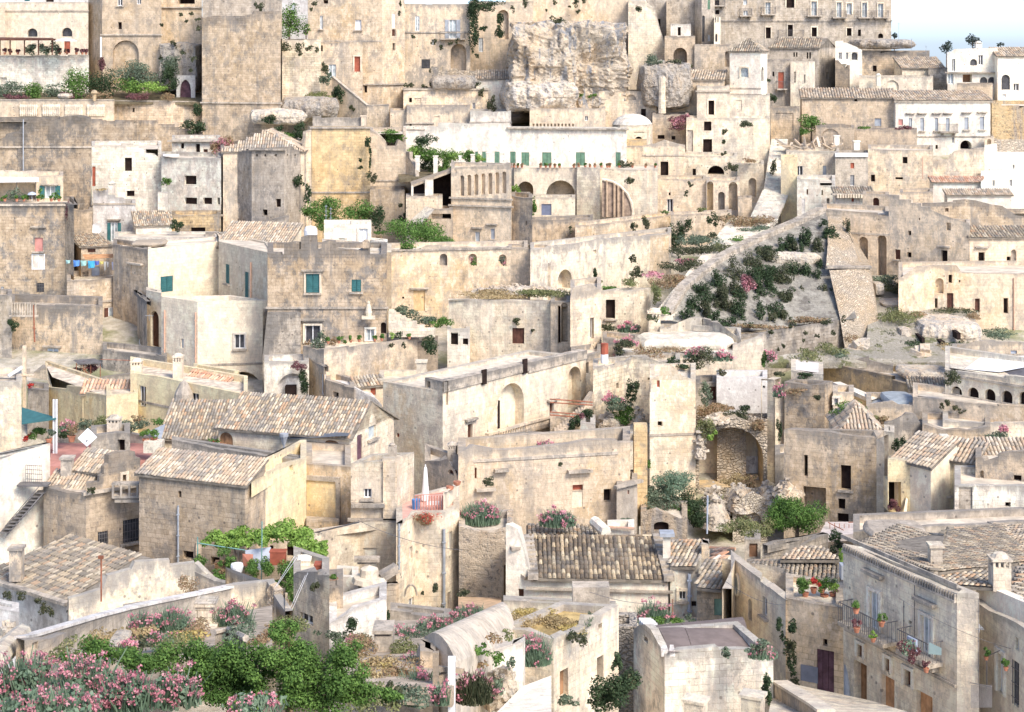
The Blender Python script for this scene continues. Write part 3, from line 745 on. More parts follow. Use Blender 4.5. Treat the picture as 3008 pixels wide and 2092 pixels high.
def pot(lb,cx,cy,w_,Y,kind='green',leafk=1.0,gr='terracotta flower pots',pm=None,h=1.0,flower=None):
 c=pt(cx,cy,Y);m=mp(Y);r=w_/2*m
 root=em('flower_pot',c,lb,'flower pot',gr)
 mb=MB();mb.lathe(c,[(0,0),(r*.62,0),(r*.95,r*1.3),(r*1.05,r*1.3),(r*1.05,r*1.5),(r*.85,r*1.5),(r*.8,r*1.25),(0,r*1.25)],10);mb.mk('pot',pm or TERRA,root)
 cc=c+V3((0,0,r*1.5+r*leafk*h));s=max(.07,.0012*Y)
 V,Q=leaves(cc,(r*1.3*leafk,r*1.3*leafk,r*1.3*leafk*h),s,int(40+200*leafk),6);fm_('foliage',V,Q,lm(kind),root)
 if flower:V,Q=leaves(cc,(r*1.35*leafk,r*1.35*leafk,r*1.3*leafk*h),s,60,6,hollow=.9);fm_('flowers',V,Q,lm(flower),root)
 return root
def pipe(parent,x,y0,y1,Y=None,pl=None,mat=None,r=.06,name='drainpipe'):
 mb=MB()
 if pl is not None:
  u,z0=pl.uz(x,y0);_,z1=pl.uz(x,y1);a=pl.p(u,z0,-.1);b=pl.p(u,z1,-.1)
  for f in(.15,.5,.85):q=a.lerp(b,f);mb.box(q,r*1.4,r*1.2,.03)
 else:a=pt(x,y0,Y);b=pt(x,y1,Y)
 mb.tube(a,b,r,n=8);return mb.mk(name,mat or PIPE,parent)
def aer(lb,cx,base,top,Y,arms=2,gr='roof aerials',wd=26):
 a=pt(cx,base,Y);b=pt(cx,top,Y);mb=MB();mb.tube(a,b,.025,n=5);m=mp(Y)
 root=em('aerial',a,lb,'aerial',gr);mb.mk('mast',ZINC,root);ar=MB()
 for i in range(arms):
  z=b.z-.15-i*.45;hw=wd/2*m;ar.tube((b.x-hw,b.y,z),(b.x+hw,b.y,z),.015,n=4)
  for k in range(6):x=b.x-hw+2*hw*(k+.5)/6;ar.tube((x,b.y-.3,z),(x,b.y+.3,z),.01,n=4)
 ar.mk('arms',ZINC,root);return root
#ground
def ground():
 xs=np.arange(-420,421,4.0);ys=np.concatenate([np.arange(16,260,3.0),np.arange(262,900,40.0),[1400,2600]])
 V=[];
 for y in ys:
  for x in xs:
   e=noise.fractal(V3((x*.06,y*.06,0)),1,2,4)*.6
   z=terr(y)+e*(1 if y<400 else 0)
   if y<80:z=terr(80)-(80-y)*.02+e
   if y>235:z=min(z,H-6-(y-235)*.03)
   V.append((x,y,z))
 nx=len(xs);Q=np.array([(j*nx+i,j*nx+i+1,(j+1)*nx+i+1,(j+1)*nx+i)for j in range(len(ys)-1)for i in range(nx-1)])
 m,t,b=_new('stony_hillside');g=t.nodes.new('ShaderNodeNewGeometry').outputs['Position']
 a=nz(t,g,.12,7,.65);c=nz(t,g,1.1,6,.7);d=nz(t,g,.4,5,.6)
 col=_mix(t,(.42,.37,.28),(.56,.50,.40),rp(t,c,.4,.62));col=_mix(t,col,(.30,.28,.23),rp(t,d,.5,.68))
 col=_mix(t,col,(.21,.22,.10),mth(t,'MULTIPLY',rp(t,a,.5,.62),.8))
 t.links.new(col,b.inputs['Base Color']);b.inputs['Roughness'].default_value=1
 bp=t.nodes.new('ShaderNodeBump');bp.inputs['Distance'].default_value=.3;t.links.new(c,bp.inputs['Height']);t.links.new(bp.outputs[0],b.inputs['Normal'])
 o=fm_('ground',np.array(V),Q,m,None,(0,0,0));o['kind']='structure'
ground()
W_=wall
C('a1')
hs('palace_wing','cream palace wing with two arched windows above the pergola terrace','palace',[(-60,18),(740,18,216)],216,WL('pale',1.5,3,5,1.5),ops=[('a','dglass',228,238,314,308,{'dep':.5}),('a','dglass',517,232,605,306,{'dep':.5}),('r','red',538,345,588,445)],band=(92,0,.12),d=8,par=.3)
hs('town_house','white house with balcony plants peeping over the cream palace wing','house',[(40,-60),(850,-60,228)],228,WL('bwhite',2,1,4,1),ops=[('r','dark',380,-40,450,16),('r','teal',205,-50,250,10)])
hs('palace_wing','cream wall strip with darker trim at the far left edge of the hill','palace',[(-80,62),(42,62,214)],214,WL('cream',1,4,4,1),d=4)
hs('palace_block','tan palace block with one large arched niche above the olive trees','palace',[(740,-60,218),(855,-60,213.5),(1352,-60,213.5)],213.5,WL('tan',3.5,9,5,3),a=1,ops=[('a','niche',945,338,1162,700,{'dep':.5}),('r','dark',990,186,1020,245),('r','dglass',984,-35,1026,48,{'sill':1}),('r','dglass',1145,-40,1182,36)],band=[(292,1,.2)],base=700)
C('a1')
hs('tall_house','tan house wall with a dark loggia at the top and grey rock below','house',[(1352,-60),(1692,-60,217)],217,WL('cream',4,7,8,3),ops=[('r','dark',1490,-50,1632,32,{'dep':2}),('r','dglass',1240,-40,1280,20)],band=(62,0,.25))
rk('grey rock face dotted with caper bushes between tan house and tower',1520,560,380,460,214.5,3.0,rbl('grey',.9,.6),amp=.15,seed=3,boxy=.8,sub=4)
hs('chapel_gate','small white gatehouse with a dark pointed doorway beside the tower','gatehouse',[(1478,630),(1636,626,209)],209,WL('bwhite',1,1,3,1),d=4,ops=[('p','purple',1506,668,1600,852,{'name':'doorway','dep':.4})])
hs('bastion_tower','tall plain stone bastion tower with leaning base and ledge','tower',[(1692,122,204),(2352,122,202)],204,WL('tan',5,6,25,6),d=14,ops=[],band=[(862,0,.2)],rg=.0,prof={0:[(1692,150),(1800,132),(2120,118),(2128,95),(2352,92)]})
hs('upper_tower','grey upper storey set back on top of the bastion tower','tower',[(1694,-60),(2362,-60,209)],209,WL('grey',6,3,12,4),d=6)
hs('terrace_house','long pale terrace wall with grey middle bay below the pergola','terrace',[(-80,462),(745,462,211)],211,WL('white',4.5,2,5,5),d=5,par=.3,ops=[('r','niche',2,650,60,700,{'dep':.2})])
wr('garden_wall','cream balustrade wall in front of the hillside garden','balustrade',[(-80,842,200),(950,842,200)],WL('cream',3,4,4,1),base=1260,th=.5,cap=SG,ops=[('r','dark',165,915,315,975,{'dep':.3,'back':SG}),('r','dark',355,915,500,975,{'dep':.3,'back':SG}),('r','dark',545,915,690,975,{'dep':.3,'back':SG}),('r','dark',730,915,875,975,{'dep':.3,'back':SG})])
_b=MB()
for x0 in(165,355,545,730):
 for i in range(9):
  c=pt(x0+8+i*16.3,974,199.9);_b.lathe(c,[(.09,0),(.16,.3),(.12,.8),(.2,1.2),(.1,1.45)],8)
tag(_b.mk('baluster',WL('pale',2,2,0,0)),'four runs of cream stone balusters in the garden wall','balusters')
wr('retaining_wall','tan curved retaining wall under the terrace garden beside the ivy','retaining wall',[(950,850,204),(1400,852,203.5),(1700,858,206)],WL('tan',4,8,12,7),base=1300,ops=[('r','dark',1108,905,1128,940)],cap=SG)
wr('retaining_wall','lower tan retaining wall with rough courses above the white stepped house','retaining wall',[(700,990,197),(1250,1010,197),(1700,1105,199.5)],WL('tan',5,6,12,8),base=1420,rg=.3)
slab('garden_ground',None,'garden',[pt(-80,846,200.5),pt(1700,860,204.6),pt(1700,780,214),pt(-80,760,212)],flt('garden_soil',(.16,.13,.08),1,.3),.3)['kind']='structure'
slab('garden_ground',None,'garden',[pt(700,992,197.6),pt(1700,1107,199.7),pt(1700,1100,205),pt(700,985,205)],PAVE,.3)['kind']='structure'
for(x,y,w0,h0,k,l)in((100,765,260,150,'olive','low grey green hedge at the left end of the terrace garden'),(300,755,220,160,'green','mid green garden shrub right of the grey green hedge'),(480,765,220,130,'olive','pale garden shrub behind the round stone'),(640,700,240,250,'green','tall green garden shrub left of the small cypress'),
(850,700,260,240,'dark','dark garden bush under the palace arch niche'),(1060,720,240,120,'green','bright green low bush in front of the olive tree'),(1250,740,330,110,'lime','yellow green ground creeper beneath the olive tree'),(1420,660,130,230,'dark','dark bush just left of the white gatehouse')):
 pn(k,l,x,y,w0,h0,205+rnd.random()*3,k=2.6)
pn('olive','silvery olive tree in front of the large arched niche',1150,640,380,240,208,name='olive_tree',trunk=1.0)
pn('olive','small olive tree climbing the grey rock by the gatehouse',1420,540,190,180,209,name='olive_tree',trunk=1.5)
pn('plum','narrow dark conifer in front of the palace corner',855,540,66,130,208,name='conifer',trunk=.8)
for(x,w0,l,k)in((120,200,'red and purple border flowers at the left of the garden','plum'),(560,180,'purple border plants by the round stone','plum'),(840,180,'rusty red border plants left of the garden post','brush'),(1180,220,'crimson border plants near the gatehouse','plum'),(1400,120,'crimson plants at the gatehouse step','brush')):
 pn(k,l,x,805,w0,70,203.2,name='border_plant',k=2)
pn('dark','black green ivy cascading down the angle beside the tower',1645,920,100,130,203,name='ivy');pn('dark','lower skirt of dark ivy spreading at the foot of the tower',1615,1060,190,120,199,name='ivy')
for(x,y,s_)in((1355,205,30),(1455,372,60),(1522,440,50),(1355,480,44),(1622,492,50),(1595,590,34),(1660,240,44),(1515,122,34),(1600,118,30),(2165,60,90),(858,1058,50),(1445,1155,36),(1560,175,26),(1660,160,40)):
 pn('scrub','small dark caper bush rooted in the walls around the tan tower',x,y,s_,s_*1.1,212 if x<1500 and y<700 else 203,gr='caper bushes on the tower walls',name='caper_bush',k=2)
_r=em('pergola',pt(220,460,209.5),'dark brown timber pergola on slim posts on the cream terrace','pergola')
_m=MB();_m.face([pt(-40,326,208.5),pt(462,330,208.5),pt(440,318,211.5),pt(-40,312,211.5)]);_m.box(pt(210,332,208.5),3.9,.08,.12);_m.mk('roof',WOODD,_r)
for x in(0,85,205,322,437):_m=MB();_m.tube(pt(x,462,208.8),pt(x,330,208.8),.09,n=6);_m.mk('post',WOODD,_r)
_r=em('parasol',pt(552,445,209),'open white parasol on the terrace beside the pergola','parasol')
_m=MB();_m.lathe(pt(552,345,209),[(1.5,0),(1.0,.22),(0,.45)],10);_m.mk('canopy',WFR,_r);_m=MB();_m.tube(pt(552,450,209),pt(552,318,209),.05);_m.mk('pole',WOOD,_r)
for i,x in enumerate((40,85,150,500,560,640,690,720)):pot('small terracotta pot on the edge of the cream terrace',x,458,26,210,kind='plum',leafk=1.2,gr='pots on the cream terrace')
for(x,l)in((250,'leafy plant in shade under the pergola left'),(380,'leafy plant at the right end of the pergola'),(460,'pale shrub beside the last pergola post')):pn('olive',l,x,400,100,110,209.8,name='potted_shrub')
_m=MB();_m.tube(pt(845,480,208),pt(845,310,208),.12,n=6);tag(_m.mk('drainpipe',WFR),'white downpipe on the palace corner','pipe')
_m=MB();_m.tube(pt(790,845,199.5),pt(790,800,199.5),.18,.25,8);_m.lathe(pt(790,800,199.5),[(.2,0),(.45,.3),(.3,.6),(0,.7)],8);tag(_m.mk('stone_urn',WL('ochre',2,3,0,0)),'ochre stone urn on the balustrade wall','urn')
rk('round pinkish stone at the edge of the terrace garden',545,805,120,50,202.8,1.2,rbl('pale',.6,.3),sub=3)
hs('stepped_ruin','grey brown ruin with stepped sloping top at the left edge','ruin',[(-70,985),(762,985,172)],172,WL('brown',7,4,30,5.5),d=1.2,rg=.15,prof={0:[(-70,1190),(40,1150),(55,1120),(160,1095),(170,1060),(215,1040),(225,1015),(500,1000),(505,985),(600,970),(700,965),(762,985)]},band=[(1232,0,.12)],key='ruinA',ops=[('r','niche',-30,1245,150,1430,{'dep':.1})])
pipe(None,195,1000,1440,171.6,mat=ZINC);tag(bpy.context.scene.objects[-1]if False else sc.collection.objects[-1],'weathered grey pipe standing in front of the grey ruin','pipe')
hs('stepped_house','white house with stepped sloping parapet and one dark window','house',[(768,1222),(1352,1290,179)],178,WL('white',2.5,2.5,5,5),d=9,a=0,prof={0:[(768,1220),(1012,1220),(1012,1200),(1120,1200),(1120,1222),(1160,1225),(1160,1245),(1222,1250),(1225,1282),(1290,1285),(1352,1335)]},ops=[('r','dark',1045,1322,1105,1434),('r','dark',1062,1598,1126,1645),
('r','red',772,1395,800,1560,{'dep':.1})])
hs('small_house','low white house with a dark door under a flat slab roof','house',[(1440,1158),(1845,1158,189)],189,WL('white',4.5,4,5,2),d=7,ops=[('r','dark',1640,1206,1675,1312),('r','dark',1515,1200,1542,1246),('r','door',1705,1250,1740,1305)],band=(1180,0,.5),rg=.1)
pn('brush','mound of dull pink flowers on the roof edge above the round ruin',1870,1225,190,170,184,flower='pink',ff=.6,name='flowering_bush')
hs('window_house','grey white house with three black square window openings','house',[(1352,1318,177),(1852,1312,175)],176,WL('white',5,3,8,3),d=9,ops=[('r','dark',1545,1472,1645,1546),('r','dark',1545,1656,1650,1712),('r','dark',1700,1656,1776,1712),('r','dark',1818,1655,1842,1715)],band=[(1795,0,.35)])
pn('green','small green bush growing out of the grey white house wall',1395,1510,95,80,175,name='wall_bush')
slab('flat_awning','thin white slab lying on the roof of the three window house','slab',[pt(1368,1298,176),pt(1500,1298,176),pt(1500,1290,180),pt(1368,1290,180)],WFR,.15)
C('b1')
hs('round_ruin','drum shaped grey stone ruin with a rough tiled roof','ruin',[(-290,1285,178),(-30,1240,172.5),(240,1235,172),(425,1262,176)],172.5,WL('grey',5.5,6,14,3.5),a=1,d=8,prof={0:[(-290,1285),(-30,1240)],1:[(-30,1240),(240,1235)],2:[(240,1235),(425,1262)]},base=1900,ops=[('r','dark',-248,1695,-128,1826,{'dep':1.5}),('r','dark',62,1755,102,1806,{'dep':.8}),('r','dark',172,1666,214,1736),
('r','dark',66,1752,68,1753)]+[('r','dark',x,1292,x+14,1312,{'dep':.3,'name':'beam_hole'})for x in(5,75,165,262,328,390)],rmat=flt('ruin_roof',(.46,.38,.28),1,.3,1.5),band=[(1252,1,.3)])
_i=hs('ruin_roof','loose tiled roof cap over the drum shaped ruin','roof',[(-270,1262,175),(405,1240,175)],175,WL('cream',4,4,3,2),d=9,roof=('hip',2.0,.25),tk='pale',ts=1.3)
hs('yellow_bastion','ochre yellow buttress wall tapering upward above the green shrubs','bastion',[(440,1062,179),(472,1062,177.5),(962,1062,177.5)],177.5,WL('ochre',2.5,10,9,5),a=1,d=12,band=[(1612,1,.12),(1070,1,.2)])
wr('buttress','pale sloping buttress left of the ochre bastion','buttress',[(398,1400,176.5),(425,1100,177),(470,1085,177.4)],WL('cream',4,5,8,4),zdrop=14)
hs('garden_wall_house','pale broken wall with rubble top right of the ochre bastion','wall',[(960,1090,180),(1262,1250,180)],180,WL('cream',3,5,6,3),d=6,rg=.2,prof={0:[(960,1085),(1020,1120),(1090,1185),(1100,1222),(1180,1222),(1205,1170),(1235,1190),(1262,1250)]},band=[(1512,0,.1)])
wr('garden_wall_slope','slanting pale wall edge leading down to the dark portico','wall',[(1262,1270,180),(1335,1400,178),(1345,1500,177)],WL('cream',3,6,6,3),zdrop=10,rg=.1)
for(x,y,w0,h0)in((940,1180,50,150),(955,1260,40,110),(960,1360,22,180),(970,1480,85,130),(878,1342,36,36),(878,1402,40,40)):
 pn('dark' if w0<80 else 'scrub','dark creeper trailing down the right edge of the ochre bastion',x,y,w0,h0,176.5,name='creeper',gr='creepers on the ochre bastion',k=2.4)
hs('long_white_house','long white house with green shutters above a row of arches','house',[(1240,1128,190),(2130,1090,190),(3110,1072,187)],190,WL('white',3,1,9,0.5),a=1,d=10,prof={0:[(1240,1100),(1440,1098),(1440,1060),(1530,1062),(1530,1030),(2130,1030)],1:[(2130,1070),(3110,1070)]},ops=[('r','pgreen',x0,1270,x1,1368)for x0,x1 in((1840,1866),(1900,1936),(2004,2046),
(2112,2180))]+[('r','pgreen',2250+x0,1276,2250+x1,1396)for x0,x1 in((-22,44),(152,230),(434,511),(768,810))],band=[(1078,1,.35)])
wr('parapet','low white parapet with dark coping left of the round tree','parapet',[(1000,1082,194),(1412,1092,193)],WL('white',4,3,6,1),zdrop=5,cap=SG)
hs('stacked_house','plain cream terraced block with stained grey parapets','house',[(1268,895,202),(1800,898,202)],202,WL('cream',6,1,13,1),d=7,band=[(1032,0,.15)],ops=[('r','dark',1290,1040,1310,1055)])
hs('stacked_house','pale terraced block with grey stained rim right of the cream block','house',[(1800,932,201),(2142,936,201)],201,WL('white',5,1,12,1),d=7,band=[(1026,0,.12)])
hs('stacked_house','small cream box house with flat top beside the ochre tower foot','house',[(1130,925,203),(1268,932,203)],203,WL('cream',4,4,8,1),d=7)
hs('hill_house','cream house with mottled upper wall and tiny dark window','house',[(1240,742,209),(1950,745,209)],209,WL('cream',5.5,5,10,3),d=8,ops=[('r','dark',1288,820,1312,858),('r','niche',1330,822,1390,890,{'dep':.12}),('r','dglass',1818,862,1844,915)],band=[(748,0,.15)])
hs('hill_house','white lean-to house with pale ochre roof beside the rock','house',[(1850,660,211),(2152,672,211)],211,WL('white',3,2,4,1),roof=('mono',(1900,590),0),pitch=16,tk='pale',ts=1.4)
wr('rubble_wall','low rubble wall and ruin remains under the houses with balcony','rubble wall',[(1470,560,213),(1640,575,212.5),(1860,600,212.5)],rbl('rough',.8,.6),zdrop=7,th=2.2,rg=.5)
rk('rounded grey rubble heap below the balcony houses',1660,690,420,130,210.5,3,rbl('grey',.8,.4),amp=.3,seed=5)
pn('scrub','dark shrub slanting down beside the white lean-to house',1980,870,80,130,207.5);pn('scrub','ivy tuft hanging at the cream house corner',1893,780,36,90,208.5,name='ivy')
for(x,y)in((1265,718),(1305,718),(1470,708),(1860,705),(1415,725),(1560,725)):pn('scrub','small bush along the ledge above the mottled cream house',x,y,50,44,209.5,name='ledge_bush',gr='bushes on the ledge',k=2)
hs('tower_house','tall ochre tower house with red shuttered window','tower house',[(440,-60,213),(1065,-60,212),(1252,-60,215)],212,WL('cream',3.5,9,12,3.5),a=1,d=10,ops=[('r','white',835,166,888,252,{'sill':1,'dep':.25}),('r','white',1145,116,1170,236),('r','door',1145,246,1176,302),('r','dark',1150,362,1174,422),('r','red',828,472,880,602,{'frame':1}),('r','glass',540,132,565,244,{'sill':1}),
('r','dark',912,718,936,776),('r','dark',570,0,610,30),('r','dark',1272,365,1292,420),('r','glass',612,540,676,650,{'dep':.3})],band=[(706,0,.25),(706,1,.25),(345,0,.05)],rmat=PAVE)
hs('lower_house','whitewashed lower storey built against the ochre tower house','house',[(545,350,211),(900,352,211)],211,WL('cream',4.5,2,8,4),d=3.4,ops=[('r','red',830,473,880,601,{'frame':1}),('r','glass',614,540,676,650),('r','dark',545,380,565,430)])
wr('stair_wall','sloping stair parapet descending across the foot of the ochre tower','stair wall',[(640,645,209),(935,888,206),(1120,882,206)],WL('cream',3,6,4,3),zdrop=9,cap=SG)
hs('terrace_block','pale stone garden terrace with bushes along its rim','terrace',[(176,326,209),(548,330,209)],209,WL('pale',4,4,5,8),d=9,par=.3,rmat=flt('garden_soil',(.16,.13,.08),1,.3))
pn('green','leafy light green tree on the terrace between the two towers',285,180,225,260,213,name='tree',trunk=1.2,k=2.4)
pn('green','small round topped tree beside the larger terrace tree',425,245,80,90,213,name='tree',trunk=2.2)
hs('distant_house','pale blue grey house behind the terrace tree','house',[(176,-60,226),(445,-60,226)],226,WL('bwhite',3,1,5,0),d=6,ops=[('r','glass',300,30,330,100)])
for(x,y,w0,h0)in((238,388,95,95),(375,398,80,95),(375,450,30,50),(452,402,60,64),(515,412,34,50),(497,20,50,60),(470,78,24,40),(1215,25,30,50),(1208,108,26,40)):pn('scrub','dark bush hanging on the pale terrace wall',x,y,w0,h0,207.5 if y>300 else 211,name='hanging_bush',gr='bushes hanging on the pale terrace',k=2.4)
for(x,y,w0,h0,k,l)in((580,570,70,110,'scrub','dark bush at the top of the overgrown stair'),(590,660,90,130,'olive','green bush on the middle of the overgrown stair'),(690,780,100,190,'dark','dark bush low on the overgrown stair'),(810,900,50,70,'scrub','bush at the bottom of the sloping stair parapet'),
(510,805,260,80,'grass','yellow green weeds on the rock under the pale terrace')):pn(k,l,x,y,w0,h0,207)
rk('broken pale rock slope under the pale terrace',460,900,520,190,205,4,rbl('grey',1.0,.45),amp=.35,seed=8)
rk('low pale rock outcrop above the ochre bastion',200,975,520,140,201,4,rbl('pale',1.0,.35),amp=.3,seed=9)
wr('terrace_wall','grey terrace wall with chimney behind the ochre bastion','wall',[(480,975,186),(930,985,186)],WL('grey',5,2,8,3),zdrop=6,rg=.2)
chm('short stone chimney above the ochre bastion',905,968,40,95,185.5,WL('cream',3,3,2,0),'box')
chm('squat stone chimney between the terraced blocks',1520,965,46,110,192,WL('cream',3,3,2,0),'box')
for(x,y,w0,h0,l)in((125,1000,120,90,'spreading dark bush on the rocks left of the ochre bastion'),(210,1085,80,100,'upright bush left of the round ruin roof'),(385,1110,120,150,'dark leaning bush against the ochre bastion'),(280,1130,150,60,'low green bush between two taller bushes')):pn('dark' if w0<130 else 'green',l,x,y,w0,h0,181)
hs('balcony_house','grey cream house with iron balcony and white lime washed patch','house',[(1252,30,218),(1800,10,218)],218,WL('cream',5,4,10,1),d=8,ops=[('r','glass',1340,136,1376,262,{'dep':.12}),('r','glass',1622,166,1684,322,{'balc':1.2,'open':'zinc'}),('a','niche',1636,368,1768,600,{'dep':1.6}),('r','grate',1392,498,1464,574),('r','dglass',1475,330,1500,380)],band=[(272,0,.12)],rg=.1)
hs('ivy_house','ochre hillside house with arched niche full of ivy','house',[(1800,10,222),(2330,10,222)],222,WL('cream',3,8,8,2),d=8,ops=[('a','niche',2028,84,2122,330,{'dep':.8}),('r','glass',1872,318,1908,436)])
for(x,y,w0,h0,l)in((1825,90,130,260,'broad top of the black green ivy curtain beside the balcony house'),(1832,260,80,330,'long lower fall of the black green ivy curtain'),(1940,40,230,90,'ivy mat running along the top of the ochre wall'),(2060,150,60,150,'ivy hanging inside the arched niche'),(2050,270,90,130,'ivy spilling below the arched niche'),
(1910,235,70,60,'ivy tuft between curtain and arch')):pn('dark',l,x,y,w0,h0,217,name='ivy',k=3.2)
for(x,y,s_)in((1320,310,40),(1488,350,50),(1557,395,44),(1636,370,30),(1690,345,40),(1470,585,44),(2158,75,50),(1850,470,34),(2262,40,60)):pn('scrub','round caper bush on the wall near the iron balcony',x,y,s_,s_*1.2,216,name='caper_bush',gr='caper bushes by the iron balcony',k=2)
C('c1')
hs('hilltop_wall','sunlit ochre wall with caper bushes above the great rock','wall',[(-40,-60,224),(1010,-60,224)],224,WL('cream',1.5,8,6,1.5),d=8)
rk('great weathered limestone crag rising in the middle of the hill',470,560,1060,830,216,12,rockm('rough',1.0),amp=.3,seed=21,boxy=.8,sub=6,sc_=.5,name='crag')
rk('lower shoulder of the crag left of the dome',250,800,700,300,210,8,rbl('rough',1.8,.5),amp=.3,seed=22,boxy=.4)
rk('grey overhanging rock ledge with orange underside',1290,720,480,420,208,5,rbl('grey',1.3,.5),amp=.35,seed=23,boxy=.35)
_m=MB();_m.lathe(pt(1268,950,203.5),[(.5,0),(.42,2.4),(.5,4.2),(.45,4.6)],10);tag(_m.mk('rock_pillar',WL('pale',3,3,0,6)),'pale standing rock pillar in front of the overhang','rock')
hs('buttress_wall','great pale sloping buttress leaning against the grey tower','buttress',[(985,0,219),(1305,380,219)],219,WL('pale',3.5,4,8,5),d=5,prof={0:[(985,0),(1120,0),(1212,78),(1250,240),(1300,380),(1305,420)]},roof='none')
hs('grey_tower','tall grey stone tower house beside the sloping buttress','tower house',[(1130,-60,223),(1600,-60,223)],223,WL('grey',5.5,3,10,4),d=9,ops=[('r','dark',1222,160,1256,222)])
hs('white_annex','small white cube room built at the foot of the grey tower','annex',[(1340,200,217),(1510,202,217)],217,WL('white',3,1,4,0),d=4,ops=[('r','dark',1400,228,1426,298),('r','red',1512,230,1520,296)])
hs('niche_house','tan wall with a deep round arched niche under the white cube','house',[(1290,300,214.5),(1545,300,214.5)],214.5,WL('tan',4,5,6,4),d=5,ops=[('a','dark',1364,400,1478,525,{'dep':2.0,'back':WL('tan',3,3,0,3)})])
hs('narrow_house','narrow grey house with tall dark side door right of the tower','house',[(1545,-60,222),(1600,-60,220),(1708,-60,221)],220,WL('grey',4,2,6,2),a=1,d=6,ops=[('a','dglass',1584,130,1628,350,{'w':1}),('r','pgreen',1650,0,1672,80),('r','glass',1650,290,1672,345)])
hs('hill_house','pale garden wall and side house below the narrow grey house','house',[(1540,370,214),(1845,370,213)],214,WL('cream',3,5,4,3),d=6,ops=[('a','niche',1795,430,1832,560,{'dep':.5})])
hs('slit_house','thin pale house with three slit windows below the palace','house',[(1704,140,217),(1758,142,217)],217,WL('pale',2,2,3,0),d=4,ops=[('r','dglass',1712,145,1722,190),('r','dglass',1732,145,1742,190),('a','dglass',1714,285,1732,350)])
for(x,y,s_)in((20,75,60),(122,20,60),(545,20,70),(612,10,40),(565,95,34),(372,18,34),(1070,75,70),(125,90,20),(495,55,18),(300,85,16)):pn('scrub','caper bush on the sunlit wall above the crag',x,y,s_,s_*1.1,222.5 if x<1000 else 217.5,name='caper_bush',gr='caper bushes above the crag',k=2)
for(x,y,w0,h0,k,l)in((385,175,130,80,'scrub','low brown scrub on top of the crag'),(1195,510,150,90,'olive','grey green bush on the overhanging ledge'),(1470,560,90,60,'scrub','dark scrub at the right tip of the ledge'),(230,545,50,30,'green','tiny plant under the crag hollow'),(690,800,80,36,'green','green plant at the foot of the crag'),
(590,795,40,36,'green','small round plant left of the crag foot plant'),(1380,520,130,50,'scrub','flat scrub beneath the deep arched niche'),(610,240,40,40,'scrub','scrub cushion on the crag face'),(1440,640,80,40,'olive','olive cushion below the ledge tip')):pn(k,l,x,y,w0,h0,206 if y>400 else 211)
hs('low_wall','long low cream wall with tiny blind arch between crag and dome','wall',[(740,762,206),(1222,770,206)],206,WL('cream',4,4,5,4),d=6,ops=[('a','niche',968,792,1050,840,{'dep':.3}),('r','dark',1092,912,1134,976)])
hs('roof_terrace','cream flat roofed house with a row of small arches on its parapet','house',[(160,910,200),(560,905,200),(795,888,200)],200,WL('cream',4,3,6,1),a=1,d=8,ops=[('r','dglass',622,972,648,1012)]+[('r','niche',x,1036,x+14,1060,{'dep':.3,'name':'parapet_arch','back':WL('brown',3,0,0,0)})for x in range(185,530,30)])
_i=hs('dome_chapel','small round chapel under a pale shallow dome','chapel',[(852,1040,199),(918,1045,196),(1140,1045,196),(1188,1040,198)],196,WL('pale',3.5,3,5,3),a=1,d=6,ops=[('f','dark',1042,1144,1102,1172),('r','niche',1036,1104,1120,1114,{'dep':.15})])
_m=MB();_c0=pt(1018,1042,198.6);_m.lathe(_c0,[(2.45,0),(2.2,.45),(1.75,.85),(1.0,1.2),(0,1.33)],24,sy=1);_m.mk('dome',WL('white',5,2,0,0),_i['root'],True)
hs('hill_house','tan wall with hollow window right of the domed chapel','house',[(1188,955,200),(1490,960,200)],200,WL('tan',3.5,5,6,4),d=7,ops=[('r','dark',1232,1132,1290,1164),('r','dark',1348,1140,1380,1172)])
pn('plum','crimson bougainvillea hanging on the tan wall by the dome',1385,1030,130,120,198,name='bougainvillea',flower='pink',ff=.5)
pn('plum','tip of the bougainvillea trailing to the right',1460,990,90,60,198.5,name='bougainvillea',flower='pink',ff=.3)
hs('gable_house','cream house with a low gable and a tall dark doorway','house',[(862,1240,190),(1110,1225,189),(1462,1222,189)],189,WL('cream',5,3,6,2),a=1,d=8,prof={1:[(1110,1222),(1290,1172),(1462,1215)]},ops=[('r','dark',1256,1354,1322,1492)],band=[(1300,1,.1)])
hs('ochre_parapet','orange stained parapet under the chapel','parapet',[(860,1175,193),(1140,1185,193)],193,WL('ochre',2,8,3,0),d=3)
hs('terrace_wall','grey terrace wall with pots beside the green shuttered house','terrace',[(752,1418,185),(1232,1410,185)],185,WL('grey',5,3,8,4),d=3.5,par=.2)
pn('scrub','dead brown shrub on the terrace of the gable house',950,1375,110,70,186)
hs('tiled_cottage','round walled cottage under a shallow old tile roof','cottage',[(1462,668,207),(1780,668,206)],206,WL('cream',3.5,4,6,3),roof=('mono',(1600,590),0),pitch=14,tk='pale',ts=1.5)
hs('gate_house','cream house with tall dark doorway and broken cornices','house',[(1560,720,202.5),(1834,700,202.5)],202.5,WL('pale',3,4,5,3),d=7,ops=[('r','dark',1656,842,1706,962,{'frame':1}),('r','dark',1808,632,1830,690)],band=[(765,0,.2)])
hs('villa','square white villa with hipped roof and arched window','villa',[(1836,420,208),(2096,425,206),(2150,430,209)],206,WL('white',1.5,2,3,1),a=1,ops=[('s','glass',1926,568,1992,645,{'frame':1}),('a','dglass',2100,560,2120,680)],roof=('hip',1.5,.45),tk='grey',ts=1.4,band=[(742,0,.05),(792,0,.15)])
hs('hill_house','pale stained wall below the white villa','house',[(1834,795,203),(2172,800,203)],203,WL('pale',4,4,5,3),d=6,ops=[('r','niche',1886,838,1936,930,{'dep':.1})])
